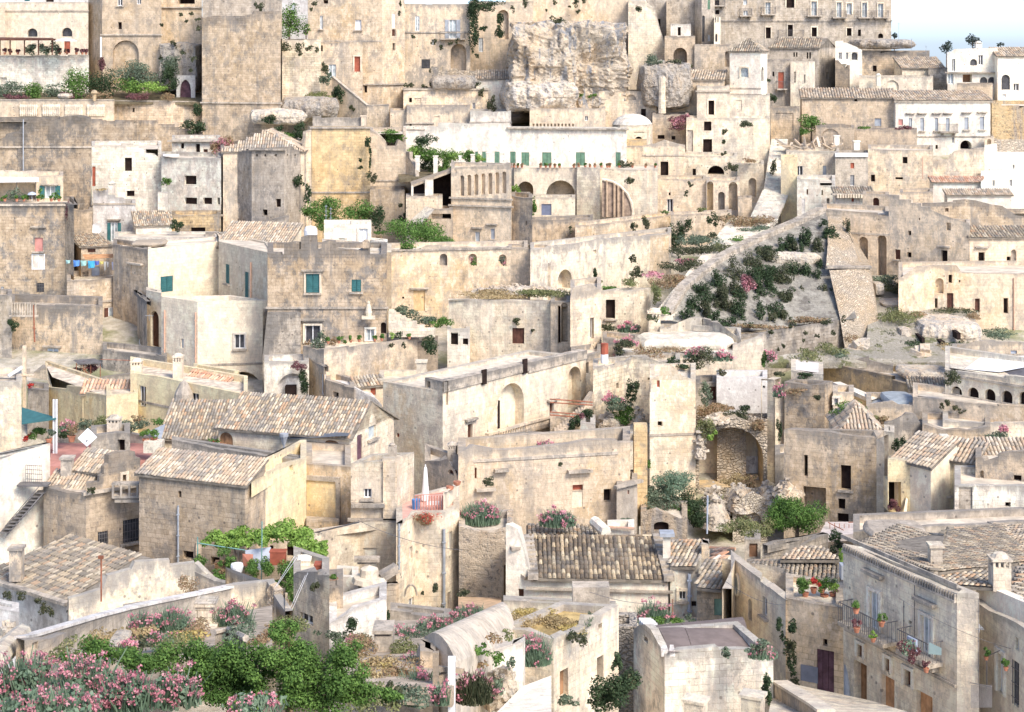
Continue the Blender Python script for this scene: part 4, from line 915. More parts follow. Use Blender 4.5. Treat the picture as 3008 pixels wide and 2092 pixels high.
hs('window_stack_house','tall cream house with two black windows one above the other','house',[(1472,985,197.5),(2168,980,197)],197.5,WL('pale',3,5,5,3),d=6,ops=[('r','dark',1620,1018,1682,1096),('r','dark',1612,1166,1688,1302),('r','niche',1480,1090,1528,1270,{'dep':.15,'back':WL('grey',5,0,0,0)})])
hs('arch_house','cream house with a wide dark arch under a ledge','house',[(1440,1300,191),(1900,1330,190)],191,WL('pale',3,5,5,3),d=6,ops=[('a','dark',1650,1388,1790,1462,{'dep':2}),('r','dark',1524,1414,1552,1478)])
hs('corner_house','cream corner house with arched doorway beside the long stair','house',[(1900,1370,189),(2122,1370,189)],189,WL('pale',2.5,4,4,3),d=6,ops=[('a','niche',1992,1492,2058,1650,{'dep':.7,'back':WL('grey',3,2,0,0)})])
for(x,y,w0,h0,l)in((1950,1040,120,70,'big rounded bush growing from the tall cream house'),(1790,1095,44,70,'upper caper bush right of the stacked windows'),(1788,1185,36,44,'middle caper bush right of the stacked windows'),(1788,1285,44,50,'lower caper bush right of the stacked windows'),(1850,1400,100,90,'agave and scrub beside the wide dark arch'),
(2000,1345,130,36,'reddish weeds on the ledge above the arched doorway'),(1505,1545,60,60,'dark round bush below the wide arch'),(2200,1400,60,140,'dark bush against the upper stair wall')):pn('scrub' if h0>36 else 'brush',l,x,y,w0,h0,188 if y>1300 else 195)
C('d1')
_up=[(115,20,158,118),(500,12,545,130),(712,20,752,145),(795,28,838,120),(925,22,966,145),(1058,30,1102,145)]
_lo=[(118,230,160,322),(302,208,345,306),(502,230,545,306),(796,236,836,300),(890,248,916,302)]
hs('palace','huge grey stone palace with rows of windows and balconies on the skyline','palace',[(-420,-70,240),
(1170,-70,240)],240,WL('grey',3.5,4.5,6,5),d=16,ops=[('r','glass',*q,{'balc':.7 if i!=3 else 0,'dep':.3,'frame':1})for i,q in enumerate(_up)]+[('r','dark',290,-60,358,66,{'frame':1})]+[('r','dark',*q,{'frame':1 if i!=4 else 0,'balc':(1.5 if i==1 else 0)})for i,q in enumerate(_lo)]+[('a','dark',1060,280,1102,320),('r','dark',-308,0,-270,45,{'balc':.8}),('r','dark',-305,85,-270,120),
('r','glass',-70,0,-40,40),('r','glass',-70,90,-34,130,{'balc':.6})],band=[(175,0,.12)])
hs('gabled_house','grey house with hipped old tile roof in front of the palace','house',[(150,402,227),(560,400,225),(705,400,231)],225,WL('grey',4.5,3,6,3),a=1,roof=('gable',(640,318),0),tk='grey',ts=1.5,ops=[('r','dark',348,440,362,476),('r','dark',370,440,384,476),('r','dark',460,438,474,492),('r','dark',482,438,496,492),('r','dark',625,606,648,660)])
hs('white_house','bright white house with stepped roof line beside the grey gable','house',[(700,510,223),(925,415,223)],223,WL('white',0.5,1,2,0.5),d=9,prof={0:[(700,345),(755,342),(755,356),(800,360),(880,395),(925,420)]},ops=[('r','dglass',730,440,756,498),('r','dglass',790,440,810,498),('a','dglass',836,438,886,502,{'frame':2})])
hs('pillar_house','low brown stone annex in front of the bright white house','annex',[(700,510,221),(822,590,221)],221,WL('brown',4,4,4,4),d=4,prof={0:[(700,505),(740,530),(822,590)]})
hs('grey_house','dark grey house with a red balcony door','house',[(130,500,216),(325,500,216)],216,WL('grey',6,2,8,2),d=8,ops=[('r','red',222,605,270,742,{'balc':.3}),('r','dark',175,600,190,640)])
hs('slit_window_house','cream house with two slit windows beside the red balcony','house',[(325,490,215),(480,515,214.5),(530,515,217)],214.5,WL('pale',3.5,2,4,1),a=1,ops=[('r','niche',355,600,370,695,{'dep':.25}),('r','niche',438,625,450,695,{'dep':.25}),('r','dark',515,470,530,520)])
pn('dark','black shrub in the lane below the red balcony door',185,815,70,90,208);pn('dark','dark figure-like bush on the wall left of the grey house',140,670,36,40,209)
rk('grey rocky bank below the skyline palace',1080,370,560,90,233,5,rbl('grey',1.2,.6),amp=.3,seed=31,boxy=.4)
hs('rock_wall_house','grey brown stone wall with hollow door behind the long roofs','house',[(925,425,230),(1490,470,230)],230,WL('tan',6,4,12,5),d=8,rg=.4,ops=[('r','dark',1015,550,1048,600),('r','niche',1215,520,1250,590,{'dep':.6})])
hs('old_grey_wall','grey rubble wall end beside the white villa complex','wall',[(1480,570,221),(1640,475,220)],220,WL('grey',7,1,8,6),d=5)
hs('tiled_house','sunlit tile roof sloping towards the white villa complex','house',[(1260,570,224),(1610,575,224)],224,WL('pale',3,3,3,2),roof=('mono',(1500,480),0),pitch=17,tk='pale',ts=1.5)
hs('white_villa','white villa complex with dark arched doors at the right skyline','villa',[(1640,440,216),(2060,425,216)],216,WL('white',0.5,0.5,2,0),d=14,prof={0:[(1640,460),(1700,412),(2060,400)]},ops=[('r','dglass',1680,495,1706,598),('a','dglass',1830,495,1888,548),('r','dglass',1900,462,1938,545),('r','glass',1643,615,1690,702,{'frame':2}),('r','shade',1768,625,1846,690,{'dep':1}),
('a','dglass',1912,645,1975,702),('a','dglass',1980,645,2045,702)],rmat=WFR,band=[(608,0,.5)])
hs('white_villa','white right wing of the villa with tall arched doors and tiled top','villa',[(2060,470,214.5),(2420,470,214.5)],214.5,WL('white',0.5,0.5,2,0),ops=[('a','dglass',2092,626,2164,752),('r','dglass',2195,700,2240,760,{'dep':.3}),('r','glass',2100,788,2130,815)],roof=('mono',(2200,400),0),pitch=18,tk='pale',ts=1.5)
hs('cream_hall','long low cream hall with blind arches and a white chimney','house',[(900,640,214),(1520,630,214)],214,WL('pale',3.5,2,5,2),d=8,ops=[('a','niche',1120,672,1232,760,{'dep':.2}),('r','dark',1525,670,1540,690)])
chm('white chimney in front of the long cream hall',1064,620,34,100,212.5,WL('white',1,1,2,0),'slot')
hs('stone_terrace','brown stone terrace below the white villa complex','terrace',[(1720,700,211),(2018,712,211)],211,WL('tan',4,3,6,3),d=4)
hs('long_tiled_house','long house under a broad tile roof, brown wall on its left half','house',[(420,820,207),(1205,815,205.5)],206,WL('tan',4,4,6,3),roof=('mono',(800,742),0),pitch=14,tk='pale',ts=1.6,ops=[('r','zinc',1030,992,1086,1056),('r','dark',860,825,885,850)])
hs('palazzo','cream palazzo facade with six tall windows and a small balcony','palazzo',[(1205,838,204.5),(2000,838,204.5)],204.5,WL('white',3,1.5,5,0.5),roof=('mono',(1600,762),0),pitch=14,tk='pale',ts=1.6,ops=[('r','glass',1315,990,1344,1085,{'hood':.6}),('r','zinc',1412,990,1444,1096,{'hood':.6,'sill':1}),('r','zinc',1534,990,1562,1096,{'hood':.6,'sill':1}),
('r','zinc',1626,990,1658,1100,{'hood':.6,'balc':.9}),('r','zinc',1781,984,1817,1086,{'hood':.6,'sill':1}),('r','zinc',1911,980,1948,1086,{'hood':.6,'sill':1}),('a','dark',1748,1176,1842,1250,{'dep':1.5}),('r','dark',1540,1215,1560,1248),('r','dglass',1680,1150,1700,1200),('r','pink',1230,1000,1268,1050)],band=[(852,0,.2),(1145,0,.08)])
hs('terrace_house','pale terrace with plants in front of the long tiled house','terrace',[(880,1085,199),(1385,1100,199)],199,WL('tan',4.5,3,8,2),d=4,ops=[('r','dark',1105,1218,1158,1232)])
pn('green','green creeper along the left of the pale terrace',950,1075,120,30,200.5,name='creeper');pn('plum','reddish creeper along the right of the pale terrace',1290,1075,160,40,200.5,name='creeper')
hs('rock_house','yellow brown rock cut wall at the right edge below the villa','rock wall',[(2010,860,206),(2420,845,206)],206,rockm('ochre',.6),d=8,rg=.8)
hs('arched_gate','slim gateway with an arched opening right of the palazzo','gateway',[(1950,1150,201),(2030,1150,201)],201,WL('cream',2,3,3,1),d=3,ops=[('a','niche',1972,1164,2006,1280,{'dep':.6})])
hs('low_house','low rubble house right of the slim gateway','house',[(2030,1170,203),(2420,1180,203)],203,rbl('rough',1,.5),d=6)
hs('white_stair_house','blinding white terraced house at the right edge','house',[(1950,1280,195),(2420,1275,195)],195,WL('white',0.3,0.3,1,0),d=10,prof={0:[(1950,1215),(2035,1205),(2040,1275),(2420,1275)]},rmat=WFR,ops=[('r','dglass',2188,1380,2202,1415)])
pn('green','bright green tree in the courtyard left of the long tiled house',500,1030,210,150,201,name='tree',trunk=1.0);pn('green','dark green bush at the foot of the courtyard tree',440,1100,80,80,200)
hs('lane_house','tall tan wall beside the lane with a grassy ledge','wall',[(160,900,204),(400,895,203)],204,WL('tan',5,5,8,4),d=5,ops=[('r','niche',200,945,350,1100,{'dep':.1})])
hs('court_house','brown stone house with a shallow arched gable in the courtyard','house',[(540,1060,199.5),(860,1070,198)],199.5,WL('tan',5,3,6,3),d=6,prof={0:[(540,1052),(640,1040),(700,1040),(860,1065)]},ops=[('a','niche',580,1080,740,1200,{'dep':.2})])
chm('white square chimney before the courtyard house',882,1180,50,110,195,WL('white',1,1,2,0),'box');chm('smaller white chimney left of the square one',715,1135,44,90,195.5,WL('white',1,1,2,0),'box')
hs('collapsed_roof_house','cream house whose tile roof has collapsed to loose rafters','house',[(290,1262,192),(735,1255,191)],192,WL('pale',4,4,5,3),d=7,rg=.2,ops=[('r','dglass',376,1390,428,1494),('r','zinc',596,1388,626,1534)])
_m=MB()
for i in range(26):
 x=310+rnd.random()*370;a=pt(x,1252-rnd.random()*30,193+rnd.random()*4);b=a+V3((rnd.uniform(-2.2,2.2),rnd.uniform(-1,1),rnd.uniform(.1,1.3)));_m.box((a+b)/2,(a-b).length/2,.16,.08,(b-a))
tag(_m.mk('roof_debris',tilem('pale')),'heap of broken beams and tiles on the collapsed roof house','rubble')
hs('grey_box_house','grey flat roofed house with white parapet line and two dark windows','house',[(700,1290,188.5),(975,1285,188.5)],188.5,WL('grey',5,4,8,3),d=7,ops=[('r','red',828,1365,860,1412),('r','dglass',826,1466,860,1556)])
wr('white_parapet','thin white parapet along the grey flat roofed house','parapet',[(700,1282,188.3),(975,1282,188.3)],WFR,zdrop=.45,th=.3)
hs('tan_box_house','tan flat house with a single square black window','house',[(975,1245,190),(1520,1240,189)],190,WL('cream',5,5,7,3),d=8,ops=[('r','dark',1266,1315,1306,1370),('r','dark',1000,1464,1034,1522),('r','dark',1205,1485,1268,1504)],rg=.15)
pipe(None,1432,1315,1500,187.5,mat=PIPE);tag(sc.collection.objects[-1],'salmon drainpipe on the tan flat house','pipe')
hs('arched_wall','grey crusted wall curving up below the palazzo','wall',[(1520,1360,192),(1950,1235,192)],192,WL('cream',5,5,14,4),d=5,prof={0:[(1520,1370),(1570,1335),(1640,1330),(1690,1270),(1780,1250),(1950,1235)]})
hs('white_cottage','white cottage with a narrow tile strip at the right','cottage',[(1520,1525,186),(1960,1525,186)],186,WL('white',0.5,0.5,1,0),roof=('mono',(1700,1480),0),pitch=17,tk='red',ts=1.3)
hs('white_cottage','white cottage with two small windows at the right edge','cottage',[(1920,1470,185),(2420,1470,185)],185,WL('white',0.3,0.3,1,0),d=7,prof={0:[(1920,1530),(1975,1460),(2100,1465),(2100,1440),(2420,1440)]},ops=[('r','dglass',2018,1510,2036,1560),('r','dglass',2162,1505,2182,1560)],rmat=WFR)
hs('white_cottage','white front court with a row of fresh tile roofs','cottage',[(1640,1630,181),(2175,1630,181)],181,WL('white',0.3,0.3,1,0),roof=('mono',(1900,1585),0),pitch=20,tk='pale',ts=1.2)
for(x,y,w0,h0,l)in((1632,392,120,100,'bushy dark tree alone on the skyline left of the villa'),(1850,335,130,125,'taller dark tree on the skyline behind the villa chimney'),(2085,372,60,40,'small distant tree top at the right skyline'),(1195,300,70,50,'distant tree peeping out beside the palace corner')):
 pn('far',l,x,y,w0,h0,262,name='tree',trunk=3.0,k=2.4)
chm('white chimney on the villa roof against the sky',1905,355,50,50,222,WL('white',1,1,2,0),'slot')
for(x,a_,b_)in((1232,350,190),(1340,420,320),(1460,450,380)):aer('thin roof aerial against the pale sky',x,a_,b_,226,1,wd=16)
def str_(name,lb,pts,n,mat=STEPS,kind=None):
 a,b,c,d=[pt(*p)for p in pts];mb=MB()
 for i in range(n):
  t0,t1=i/n,(i+1)/n
  l0,r0,l1,r1=a.lerp(d,t0),b.lerp(c,t0),a.lerp(d,t1),b.lerp(c,t1)
  z0=a.z+(d.z-a.z)*t0;z1=a.z+(d.z-a.z)*t1
  q=[V3((l0.x,l0.y,z1)),V3((r0.x,r0.y,z1)),V3((r1.x,r1.y,z1)),V3((l1.x,l1.y,z1))]
  mb.face(q,0,None,[3]*4);mb.face([V3((l0.x,l0.y,z0-.3)),V3((r0.x,r0.y,z0-.3)),q[1],q[0]],0,None,[3]*4)
 o=mb.mk(name,mat);tag(o,lb,'stairs');return o
str_('stone_stair','narrow upper flight of the long white public stair',[(100,1597,184),(240,1597,184),(305,1182,200),(165,1165,200)],34)
C('d2')
str_('stone_stair','broad lower flight of the long white public stair',[(-10,395,176),(215,415,175),(330,170,184),(95,165,184)],22)
C('a2')
hs('shutter_house','pale upper house with teal shutters and a roof terrace at the left edge','house',[(-90,40,166),(530,60,166)],166,WL('cream',3,4,3,1),d=5,prof={0:[(-90,0),(310,0),(312,50),(530,42)]},ops=[('r','glass',378,130,462,232,{'open':'teal','hood':.15}),('r','dark',-60,110,300,250,{'dep':1.5,'back':WL('cream',3,3,0,0)})])
_r=em('awning',pt(150,240,163.5),'long white awning over the left roof terrace','awning');_m=MB()
_m.face([pt(-80,104,162.6),pt(325,98,162.6),pt(322,60,165.7),pt(-80,55,165.7)]);_m.face([pt(-80,104,162.6),pt(325,98,162.6),pt(325,92,162.62),pt(-80,92,162.62)]);_m.mk('canopy',WFR,_r)
for x in(-20,140,300):_m=MB();_m.tube(pt(x,262,162.8),pt(x,98,162.8),.03,n=5);_m.mk('pole',IRON,_r)
for(x,y,w0,h0,l)in((120,215,120,110,'tangled grey green vine under the white awning'),(20,235,60,50,'low potted shrub at the far left of the roof terrace'),(470,205,60,90,'leafy potted shrub in front of the teal shutters'),(340,200,60,90,'thin potted bamboo left of the teal shutters'),
(225,220,60,60,'low bush beside the white umbrella')):pn('olive' if w0>60 else 'green',l,x,y,w0,h0,162.4,k=2,name='potted_shrub')
_r=em('garden_umbrella',pt(268,258,161.9),'small white and blue umbrella on the left roof terrace','umbrella');_m=MB();_m.lathe(pt(268,205,161.9),[(.45,0),(.38,.16),(0,.3)],10);_m.mk('canopy',FILL['blue'],_r);_m=MB();_m.tube(pt(268,258,161.9),pt(268,195,161.9),.03);_m.mk('pole',WFR,_r)
for x in(40,140,200,320,430,495):pot('terracotta pot on the ledge of the left roof terrace',x,262,30,161.6,kind='green',leafk=1.0,gr='pots on the left roof terrace')
hs('old_palace_house','big grey brown house with a pink blocked window','house',[(-90,285,160),(545,272,160),(620,290,166)],160,WL('tan',8,5,16,5.5),a=1,d=9,ops=[('r','pink',290,566,360,680,{'sill':1,'hood':1.1}),('r','grate',305,945,370,1022),('r','white',266,702,376,832,{'dep':.04,'back':WL('white',4,0,0,0)}),('r','glass',5,975,32,1030)],band=[(292,0,.15)])
pn('plum','tall brown potted conifer against the grey brown house corner',566,330,42,170,159.5,name='conifer',k=2.6)
hs('corner_house','cream house behind, right of the grey brown house corner','house',[(548,330,169),(775,330,169)],169,WL('tan',5,5,6,4),d=6)
hs('tile_cottage','small cottage with an old tile roof and an orange awning','cottage',[(555,572,163),(680,640,160),(945,628,160)],160,WL('tan',5,4,5,3),a=1,roof=('mono',(600,566),1),pitch=18,tk='old',ts=1.0,ops=[('r','blue',768,808,835,885,{'name':'doorway'}),('r','door',735,660,800,690),('r','niche',690,850,740,900)])
_m=MB();_m.face([pt(688,706,159.6),pt(948,702,159.6),pt(948,728,158.4),pt(712,742,158.4)]);_m.face([pt(712,742,158.4),pt(948,728,158.4),pt(948,734,158.4),pt(712,748,158.4)]);tag(_m.mk('awning',FILL['orange']),'orange cloth awning under the small cottage roof','awning')
_r=em('laundry_line',pt(560,745,157.6),'washing line hung with blue and white laundry','laundry line')
_m=MB();_q=[pt(555,742,157.6),pt(700,765,157.6),pt(860,775,157.6),pt(965,768,157.6)]
for i in range(3):_m.tube(_q[i],_q[i+1],.012,n=4)
_m.mk('cord',IRON,_r)
for i,(x,w0,h0,c)in enumerate(((570,40,34,(.35,.55,.50)),(640,56,56,(.12,.28,.62)),(700,52,50,(.35,.58,.52)),(765,62,66,(.08,.40,.62)),(812,40,40,(.10,.15,.45)),(852,36,30,(.72,.62,.2)),(880,24,80,(.70,.66,.58)),(905,22,50,(.7,.66,.6)),(955,40,70,(.55,.55,.66)))):
 _m=MB();y0=752+i*2;a=[pt(x-w0/2,y0,157.6),pt(x,y0+3,157.5),pt(x+w0/2,y0,157.6)];b=[pt(x-w0/2+6,y0+h0,157.65),pt(x,y0+h0-5,157.45),pt(x+w0/2-4,y0+h0-8,157.65)]
 _m.face([a[0],a[1],b[1],b[0]]);_m.face([a[1],a[2],b[2],b[1]]);_m.mk('garment',flt('cloth_%d'%i,c,.9,.1),_r)
hs('stone_yard_house','pale stone house below the washing line with an iron balcony','house',[(560,930,155),(1160,888,151)],154,WL('cream',4,6,6,6),d=7,ops=[('r','glass',908,1150,972,1340,{'balc':.5,'open':'door','dep':.1}),('r','dark',640,1800,680,1850)],rmat=PAVE,band=[(1098,0,.12)])
hs('shadow_wall','shaded grey brown side wall of the white cube house','wall',[(948,622,163),(1240,662,152)],152,WL('tan',6,5,8,4),a=1,d=5,ops=[('r','niche',1095,790,1180,880,{'dep':.1,'hood':.1})])  # side of the pale cube house; its shade is put into the darker wall colour
hs('long_grey_house','long grey terraced house with a sagging dark roof line','house',[(90,1115,149),(860,1140,144)],148,WL('tan',8.5,5,22,3.5),d=6,ops=[('r','white',396,1488,490,1740,{'hood':.15,'sill':1,'back':flt('pale_blue_shutter',(.50,.56,.60),.6,.05)})],rmat=SG,par=.7,key='lgh')
hs('edge_house','grey house corner with small balustrade window at the far left','house',[(-90,1045,146),(100,1050,146)],146,WL('grey',6,5,9,3),d=4)
pn('dark','dark shrub on the far left terrace under the balustrade',105,1290,100,120,145)
_m=MB();_m.tube(pt(290,1440,143),pt(280,1130,143),.09,.06,6);_m.tube(pt(300,1330,143),pt(272,1320,143),.05);tag(_m.mk('rusty_post',RUST),'leaning rusty brown post in front of the long grey house','post')
_m=MB()
for i in range(10):_m.lathe(pt(100+i*22,1215,145.2),[(.07,0),(.12,.25),(.06,.9),(.09,1.1)],6)
_m.box(pt(200,1220,145.2),1.3,.14,.07);tag(_m.mk('balustrade',WL('grey',5,2,0,0)),'short stone balustrade on the far left house','balustrade')
hs('whitewashed_house','bluish white house with teal shutters thrown open','house',[(780,285,171),(1135,288,171)],171,WL('bwhite',3.5,1,7,2),d=6,prof={0:[(780,280),(780,165),(895,165),(897,210),(965,210),(967,232),(1040,230),(1042,275),(1135,285)]},ops=[('r','glass',930,442,985,595,{'open':'teal','hood':.35,'dep':.1})],band=[(283,0,.08)])
_m=MB();_c1=pt(806,492,170);_m.lathe(_c1,[(0,-.1),(.3,0),(.55,.18)],18)
_o=_m.mk('satellite_dish',WFR,None,True);_o.rotation_euler=(math.radians(80),0,math.radians(15));_o.location=_c1;tag(_o,'round white satellite dish left of the teal shutters','satellite dish')
pn('dry','red tiled coping remains on the bluish white house',840,163,110,14,170.5,name='coping_tiles',k=2)
chm('slotted cream chimney in front of the stepped white house',930,105,50,90,172.5,WL('white',2,3,0,0),'slot')
hs('tile_shed','white shed with an old brown tile roof beside the bluish house','shed',[(1138,462,168),(1440,450,168)],168,WL('white',3,1,3,1),d=4,roof=('mono',(1240,345),0),pitch=30,tk='old',ts=1.0,ops=[('a','dglass',1222,520,1276,560),('a','dglass',1355,520,1400,560)])
hs('buttress_pillar','stepped white pillar with red cap beside the tile shed','pillar',[(1322,190,171),(1405,190,171)],171,WL('white',3,3,3,3),d=1.4)
pn('dark','round dark bush beyond the tile shed',1490,455,110,110,167)
hs('white_cube_house','smooth cream cube house with teal shuttered windows','house',[(1240,660,152),(1835,598,157)],152,WL('pale',0,5,2,2.5),d=5,roof='flat',ops=[('r','teal',1345,888,1449,1020)],rmat=YROOF,th=.3,par=.2,prof={0:[(1240,660),(1835,598)]})
hs('white_cube_wing','cream side wing with slim teal shutters and an orange drainpipe','house',[(1832,598,157),(2245,690,147)],147,WL('pale',0,5,2,2),a=1,d=8,ops=[('r','teal',1888,788,1922,950,{'sill':1}),('r','teal',2048,852,2082,1074)],th=.3,par=.15,key='wing',rmat=YROOF)
pipe(HS['wing']['root'],2108,770,1070,pl=HS['wing']['planes'][0])
hs('white_block','cream lower block with terrace, white framed window and two drainpipes','house',[(1352,1058,147),(1655,1102,139),(2245,1090,141)],139,WL('pale',0,2.5,1.5,2.5),a=1,ops=[('r','dglass',1965,1374,2050,1496,{'sill':1,'frame':2}),('r','zinc',1515,1412,1538,1490),('a','dark',1872,1688,2192,1880,{'dep':3,'name':'archway'})],key='wb',par=.9,band=[(1625,1,.06)],rmat=PAVE)
pipe(HS['wb']['root'],1645,1190,1640,pl=HS['wb']['planes'][0])
pipe(HS['wb']['root'],1385,1170,1560,pl=HS['wb']['planes'][0])
hs('entrance_house','narrow cream entrance bay with a tall dark red arched door','house',[(1225,1005,149),(1352,1030,147)],149,WL('pale',1,5,3,2),d=2,ops=[('a','door',1262,1180,1330,1482,{'dep':.3})])
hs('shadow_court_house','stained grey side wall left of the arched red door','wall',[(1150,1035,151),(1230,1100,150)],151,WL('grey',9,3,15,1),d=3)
_m=MB()
for i in range(9):
 a=math.pi*i/8;_m.tube(pt(1200+36*math.cos(a),1440+46*math.sin(a),147.5),pt(1200+30*math.cos(a+.35),1432+50*math.sin(a+.35),147.5),.03,n=4)
tag(_m.mk('hose_coil',ZINC),'coiled grey hose hanging by the red arched door','hose')
aer('aerial with white arms in front of the arched red door',1250,1260,1205,146,1,wd=70)
pn('dark','dark round bush at the end of the entrance lane',1112,1560,80,90,145);pn('scrub','brown creeper tangle under the iron balcony',1000,1470,110,80,152,name='creeper')
hs('lane_house','grey stained lower wall with ledge under the entrance lane','wall',[(860,1500,146),(1400,1560,141)],143,WL('grey',7,3,8,2),d=4)
rk('debris of old tiles on the cream roof edge',1250,612,300,50,155,1.6,tilem('pale'),name='tile_heap',amp=.3,seed=41,sub=4)
hs('roof_edge_house','white roof terrace wall with debris behind the cream cube house','terrace',[(960,560,164),(1830,560,164)],164,WL('white',3,3,3,1),d=5,par=.2)
hs('low_ruin','low ochre ruin wall with a dark gap under the three window house','ruin',[(1440,370,171),(1850,365,171)],171,WL('ochre',5,6,6,7),d=4,rg=.2,ops=[('r','dark',1600,480,1720,520)])
hs('low_ruin','grey rubble wall running below the drum shaped ruin','wall',[(1720,560,166),(2420,380,169)],166,WL('grey',5,3,6,4),d=3,prof={0:[(1720,520),(2040,500),(2060,440),(2200,420),(2420,380)]})
C('b2')
hs('pale_roof_house','broad pale tile roof seen beyond the cream cube house','house',[(-330,640,158),(250,660,156)],157,WL('pale',2,3,2,2),d=7,roof=('mono',(0,440),0),pitch=26,tk='pale',ts=1.2)
_m=MB();_c2=pt(464,552,152);_m.lathe(_c2,[(.62,0),(.62,.55),(.5,.85),(0,.98)],16);tag(_m.mk('water_tank',WFR),'white domed water tank on the roof','water tank')
hs('white_roof_house','small white roof house with stepped parapet and a white door','house',[(575,430),(972,430)],152,WL('white',1,2.5,3,1.5),d=1.5,roof='none',prof={0:[(575,515),(640,510),(642,485),(705,480),(706,455),(800,452),(802,425),(972,428)]},ops=[('r','white',868,490,942,640,{'frame':2,'dep':.08}),('r','niche',700,570,750,640,{'dep':.1})])
hs('white_roof_house','low white stepped wall right of the small white roof house','wall',[(970,585,151),(1108,600,151)],151,WL('white',1,2,2,3),d=2)
hs('roof_terrace_house','cream roof terrace wall directly behind the crenellated tan house','terrace',[(560,640,144),(1140,690,144)],144,WL('pale',1.5,3,2,3),d=6,par=.3)
aer('tall double aerial above the cream roofs, left mast',592,500,290,156,3,wd=22);aer('tall double aerial above the cream roofs, right mast',632,500,310,155,3,wd=22)
hs('crenellated_house','tall grey tan house with broken crenellations and teal shutters','house',[(102,700,136.5),(1102,706,136.5)],136.5,WL('tan',8,6.5,12,5),d=8,th=.5,prof={0:[(102,690),(185,690),(187,712),(240,708),(242,610),(300,600),(362,605),(364,665),(380,660),(382,560),(420,548),(510,548),(512,590),(520,665),(555,660),(557,605),(620,590),(678,592),(680,645),(720,660),(820,665),(890,672),
(900,668),(960,640),(962,706),(1102,706)]},ops=[('r','teal',424,868,538,1028,{'frame':1,'sill':1,'hood':.3}),('r','teal',806,916,886,1020,{'sill':1}),('r','dglass',416,1300,545,1450,{'frame':1,'hood':.5}),('r','glass',930,1330,998,1432,{'frame':2}),('a','niche',182,1700,442,1880,{'dep':.5,'back':WL('white',3,1,0,0),'name':'archway'}),
('a','dark',1050,1275,1098,1370,{'dep':.3})],band=[(1152,0,.14)])
chm('grey stone chimney on the right crenellation',925,585,54,70,136.3,WL('tan',7,3,0,3),'pot')
_m=MB();_c3=pt(950,1220,136);_m.box(_c3+V3((0,-.2,-.1)),.55,.3,.12);_m.lathe(_c3+V3((0,-.15,0)),[(.22,0),(.3,.3),(.18,.9),(.12,1.0),(.14,1.15),(0,1.3)],8);tag(_m.mk('statue',WL('pale',6,2,0,0)),'small weathered statue on a bracket of the crenellated house','statue')
hs('flared_wall','grey flared base at the lower left of the crenellated house','buttress',[(62,1180,135.8),(380,1180,135.8)],135.8,WL('grey',8,2,20,4),d=1.2,prof={0:[(62,1560),(100,1190),(380,1190)]},roof='none')
hs('front_terrace','cream terrace wall with pots in front of the crenellated house','terrace',[(400,1470,133.5),(575,1530,130.5),(1372,1405,134)],130.5,WL('cream',3.5,7,7,2),a=1,d=6,rmat=PAVE,ops=[('r','dark',1180,1686,1192,1700),('r','dglass',1000,1720,1040,1740)],par=.25,prof={0:[(400,1470),(575,1500)],1:[(575,1500),(960,1460),(1372,1405)]})
for(x,y,w0,h0,k,l)in((540,1440,130,170,'olive','spiky grey green palm in front of the lower window'),(440,1440,50,60,'brush','rusty potted plant left of the palm'),(655,1430,90,70,'brush','brown potted plants right of the palm'),(750,1425,60,70,'green','green potted plant in the middle of the terrace'),(1140,1390,60,60,'lime','pale agave on the terrace'),
(1195,1380,80,60,'dark','dark bush on the terrace corner'),(1135,1470,60,50,'scrub','caper bush hanging left on the terrace wall'),(1248,1465,44,50,'scrub','caper bush hanging right on the terrace wall')):pn(k,l,x,y,w0,h0,132.5 if y<1450 else 131.5,k=2.4)
for x in(610,700,800,870,1000,1060,1290):pot('small flower pot on the cream terrace wall',x,1455-(x-600)*.055,30,131.6,kind='green',leafk=1.1,gr='pots on the cream terrace wall')
pn('dark','dense black bush filling the gap in the terrace wall',1455,1470,170,160,134.5)
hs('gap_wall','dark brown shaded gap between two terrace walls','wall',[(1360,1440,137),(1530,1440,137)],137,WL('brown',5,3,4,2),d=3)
str_('stepped_wall','cream stepped wall descending right of the crenellated house',[(1120,1368,136),(1500,1368,136),(1120,1160,139),(1119,1160,139)],8,WL('pale',1,3,0,4))
_m=MB()
for i,(x1,y0)in enumerate(((1175,1185),(1222,1215),(1268,1242),(1350,1270),(1416,1300),(1505,1328))):
 x0=1115 if i==0 else(1175,1222,1268,1350,1416)[i-1]
 a,b=pt(x0,y0,136.2),pt(x1,y0,136.2);zl=pt(x0,1400,136.2).z;_m.face([V3((a.x,a.y,zl)),V3((b.x,b.y,zl)),b,a],0,None,[3]*4);_m.face([a,b,b+V3((0,.6,0)),a+V3((0,.6,0))]);_m.face([b,V3((b.x,b.y,zl)),V3((b.x,b.y+.6,zl)),b+V3((0,.6,0))])
tag(_m.mk('stepped_parapet',WL('pale',1.5,4,0,4)),'cream stepped parapet falling to the right from the crenellated house','parapet')
pn('olive','long grassy green bush sloping behind the stepped parapet',1250,1210,230,130,140);pn('olive','middle of the green slope behind the stepped parapet',1420,1265,240,110,139.5);pn('green','lower end of the green slope behind the stepped parapet',1560,1290,180,110,139)
hs('three_niche_wall','long ochre wall with three small arched niches','wall',[(1100,652,153),(2281,650,155)],153,WL('cream',3.5,9,7,2.5),d=4,ops=[('a','niche',1545,700,1608,800,{'back':WL('grey',5,0,0,3)}),('a','niche',1784,700,1856,802,{'dep':.5}),('a','niche',2038,706,2104,804,{'dep':.5}),('r','niche',1325,1015,1420,1180,{'dep':.12,'hood':.3,'back':WL('ochre',2,5,0,0)}),
('r','dark',1230,1060,1248,1078)],prof={0:[(1100,655),(1220,690),(1390,650),(1420,632),(2281,650)]},band=[(662,0,.08)])
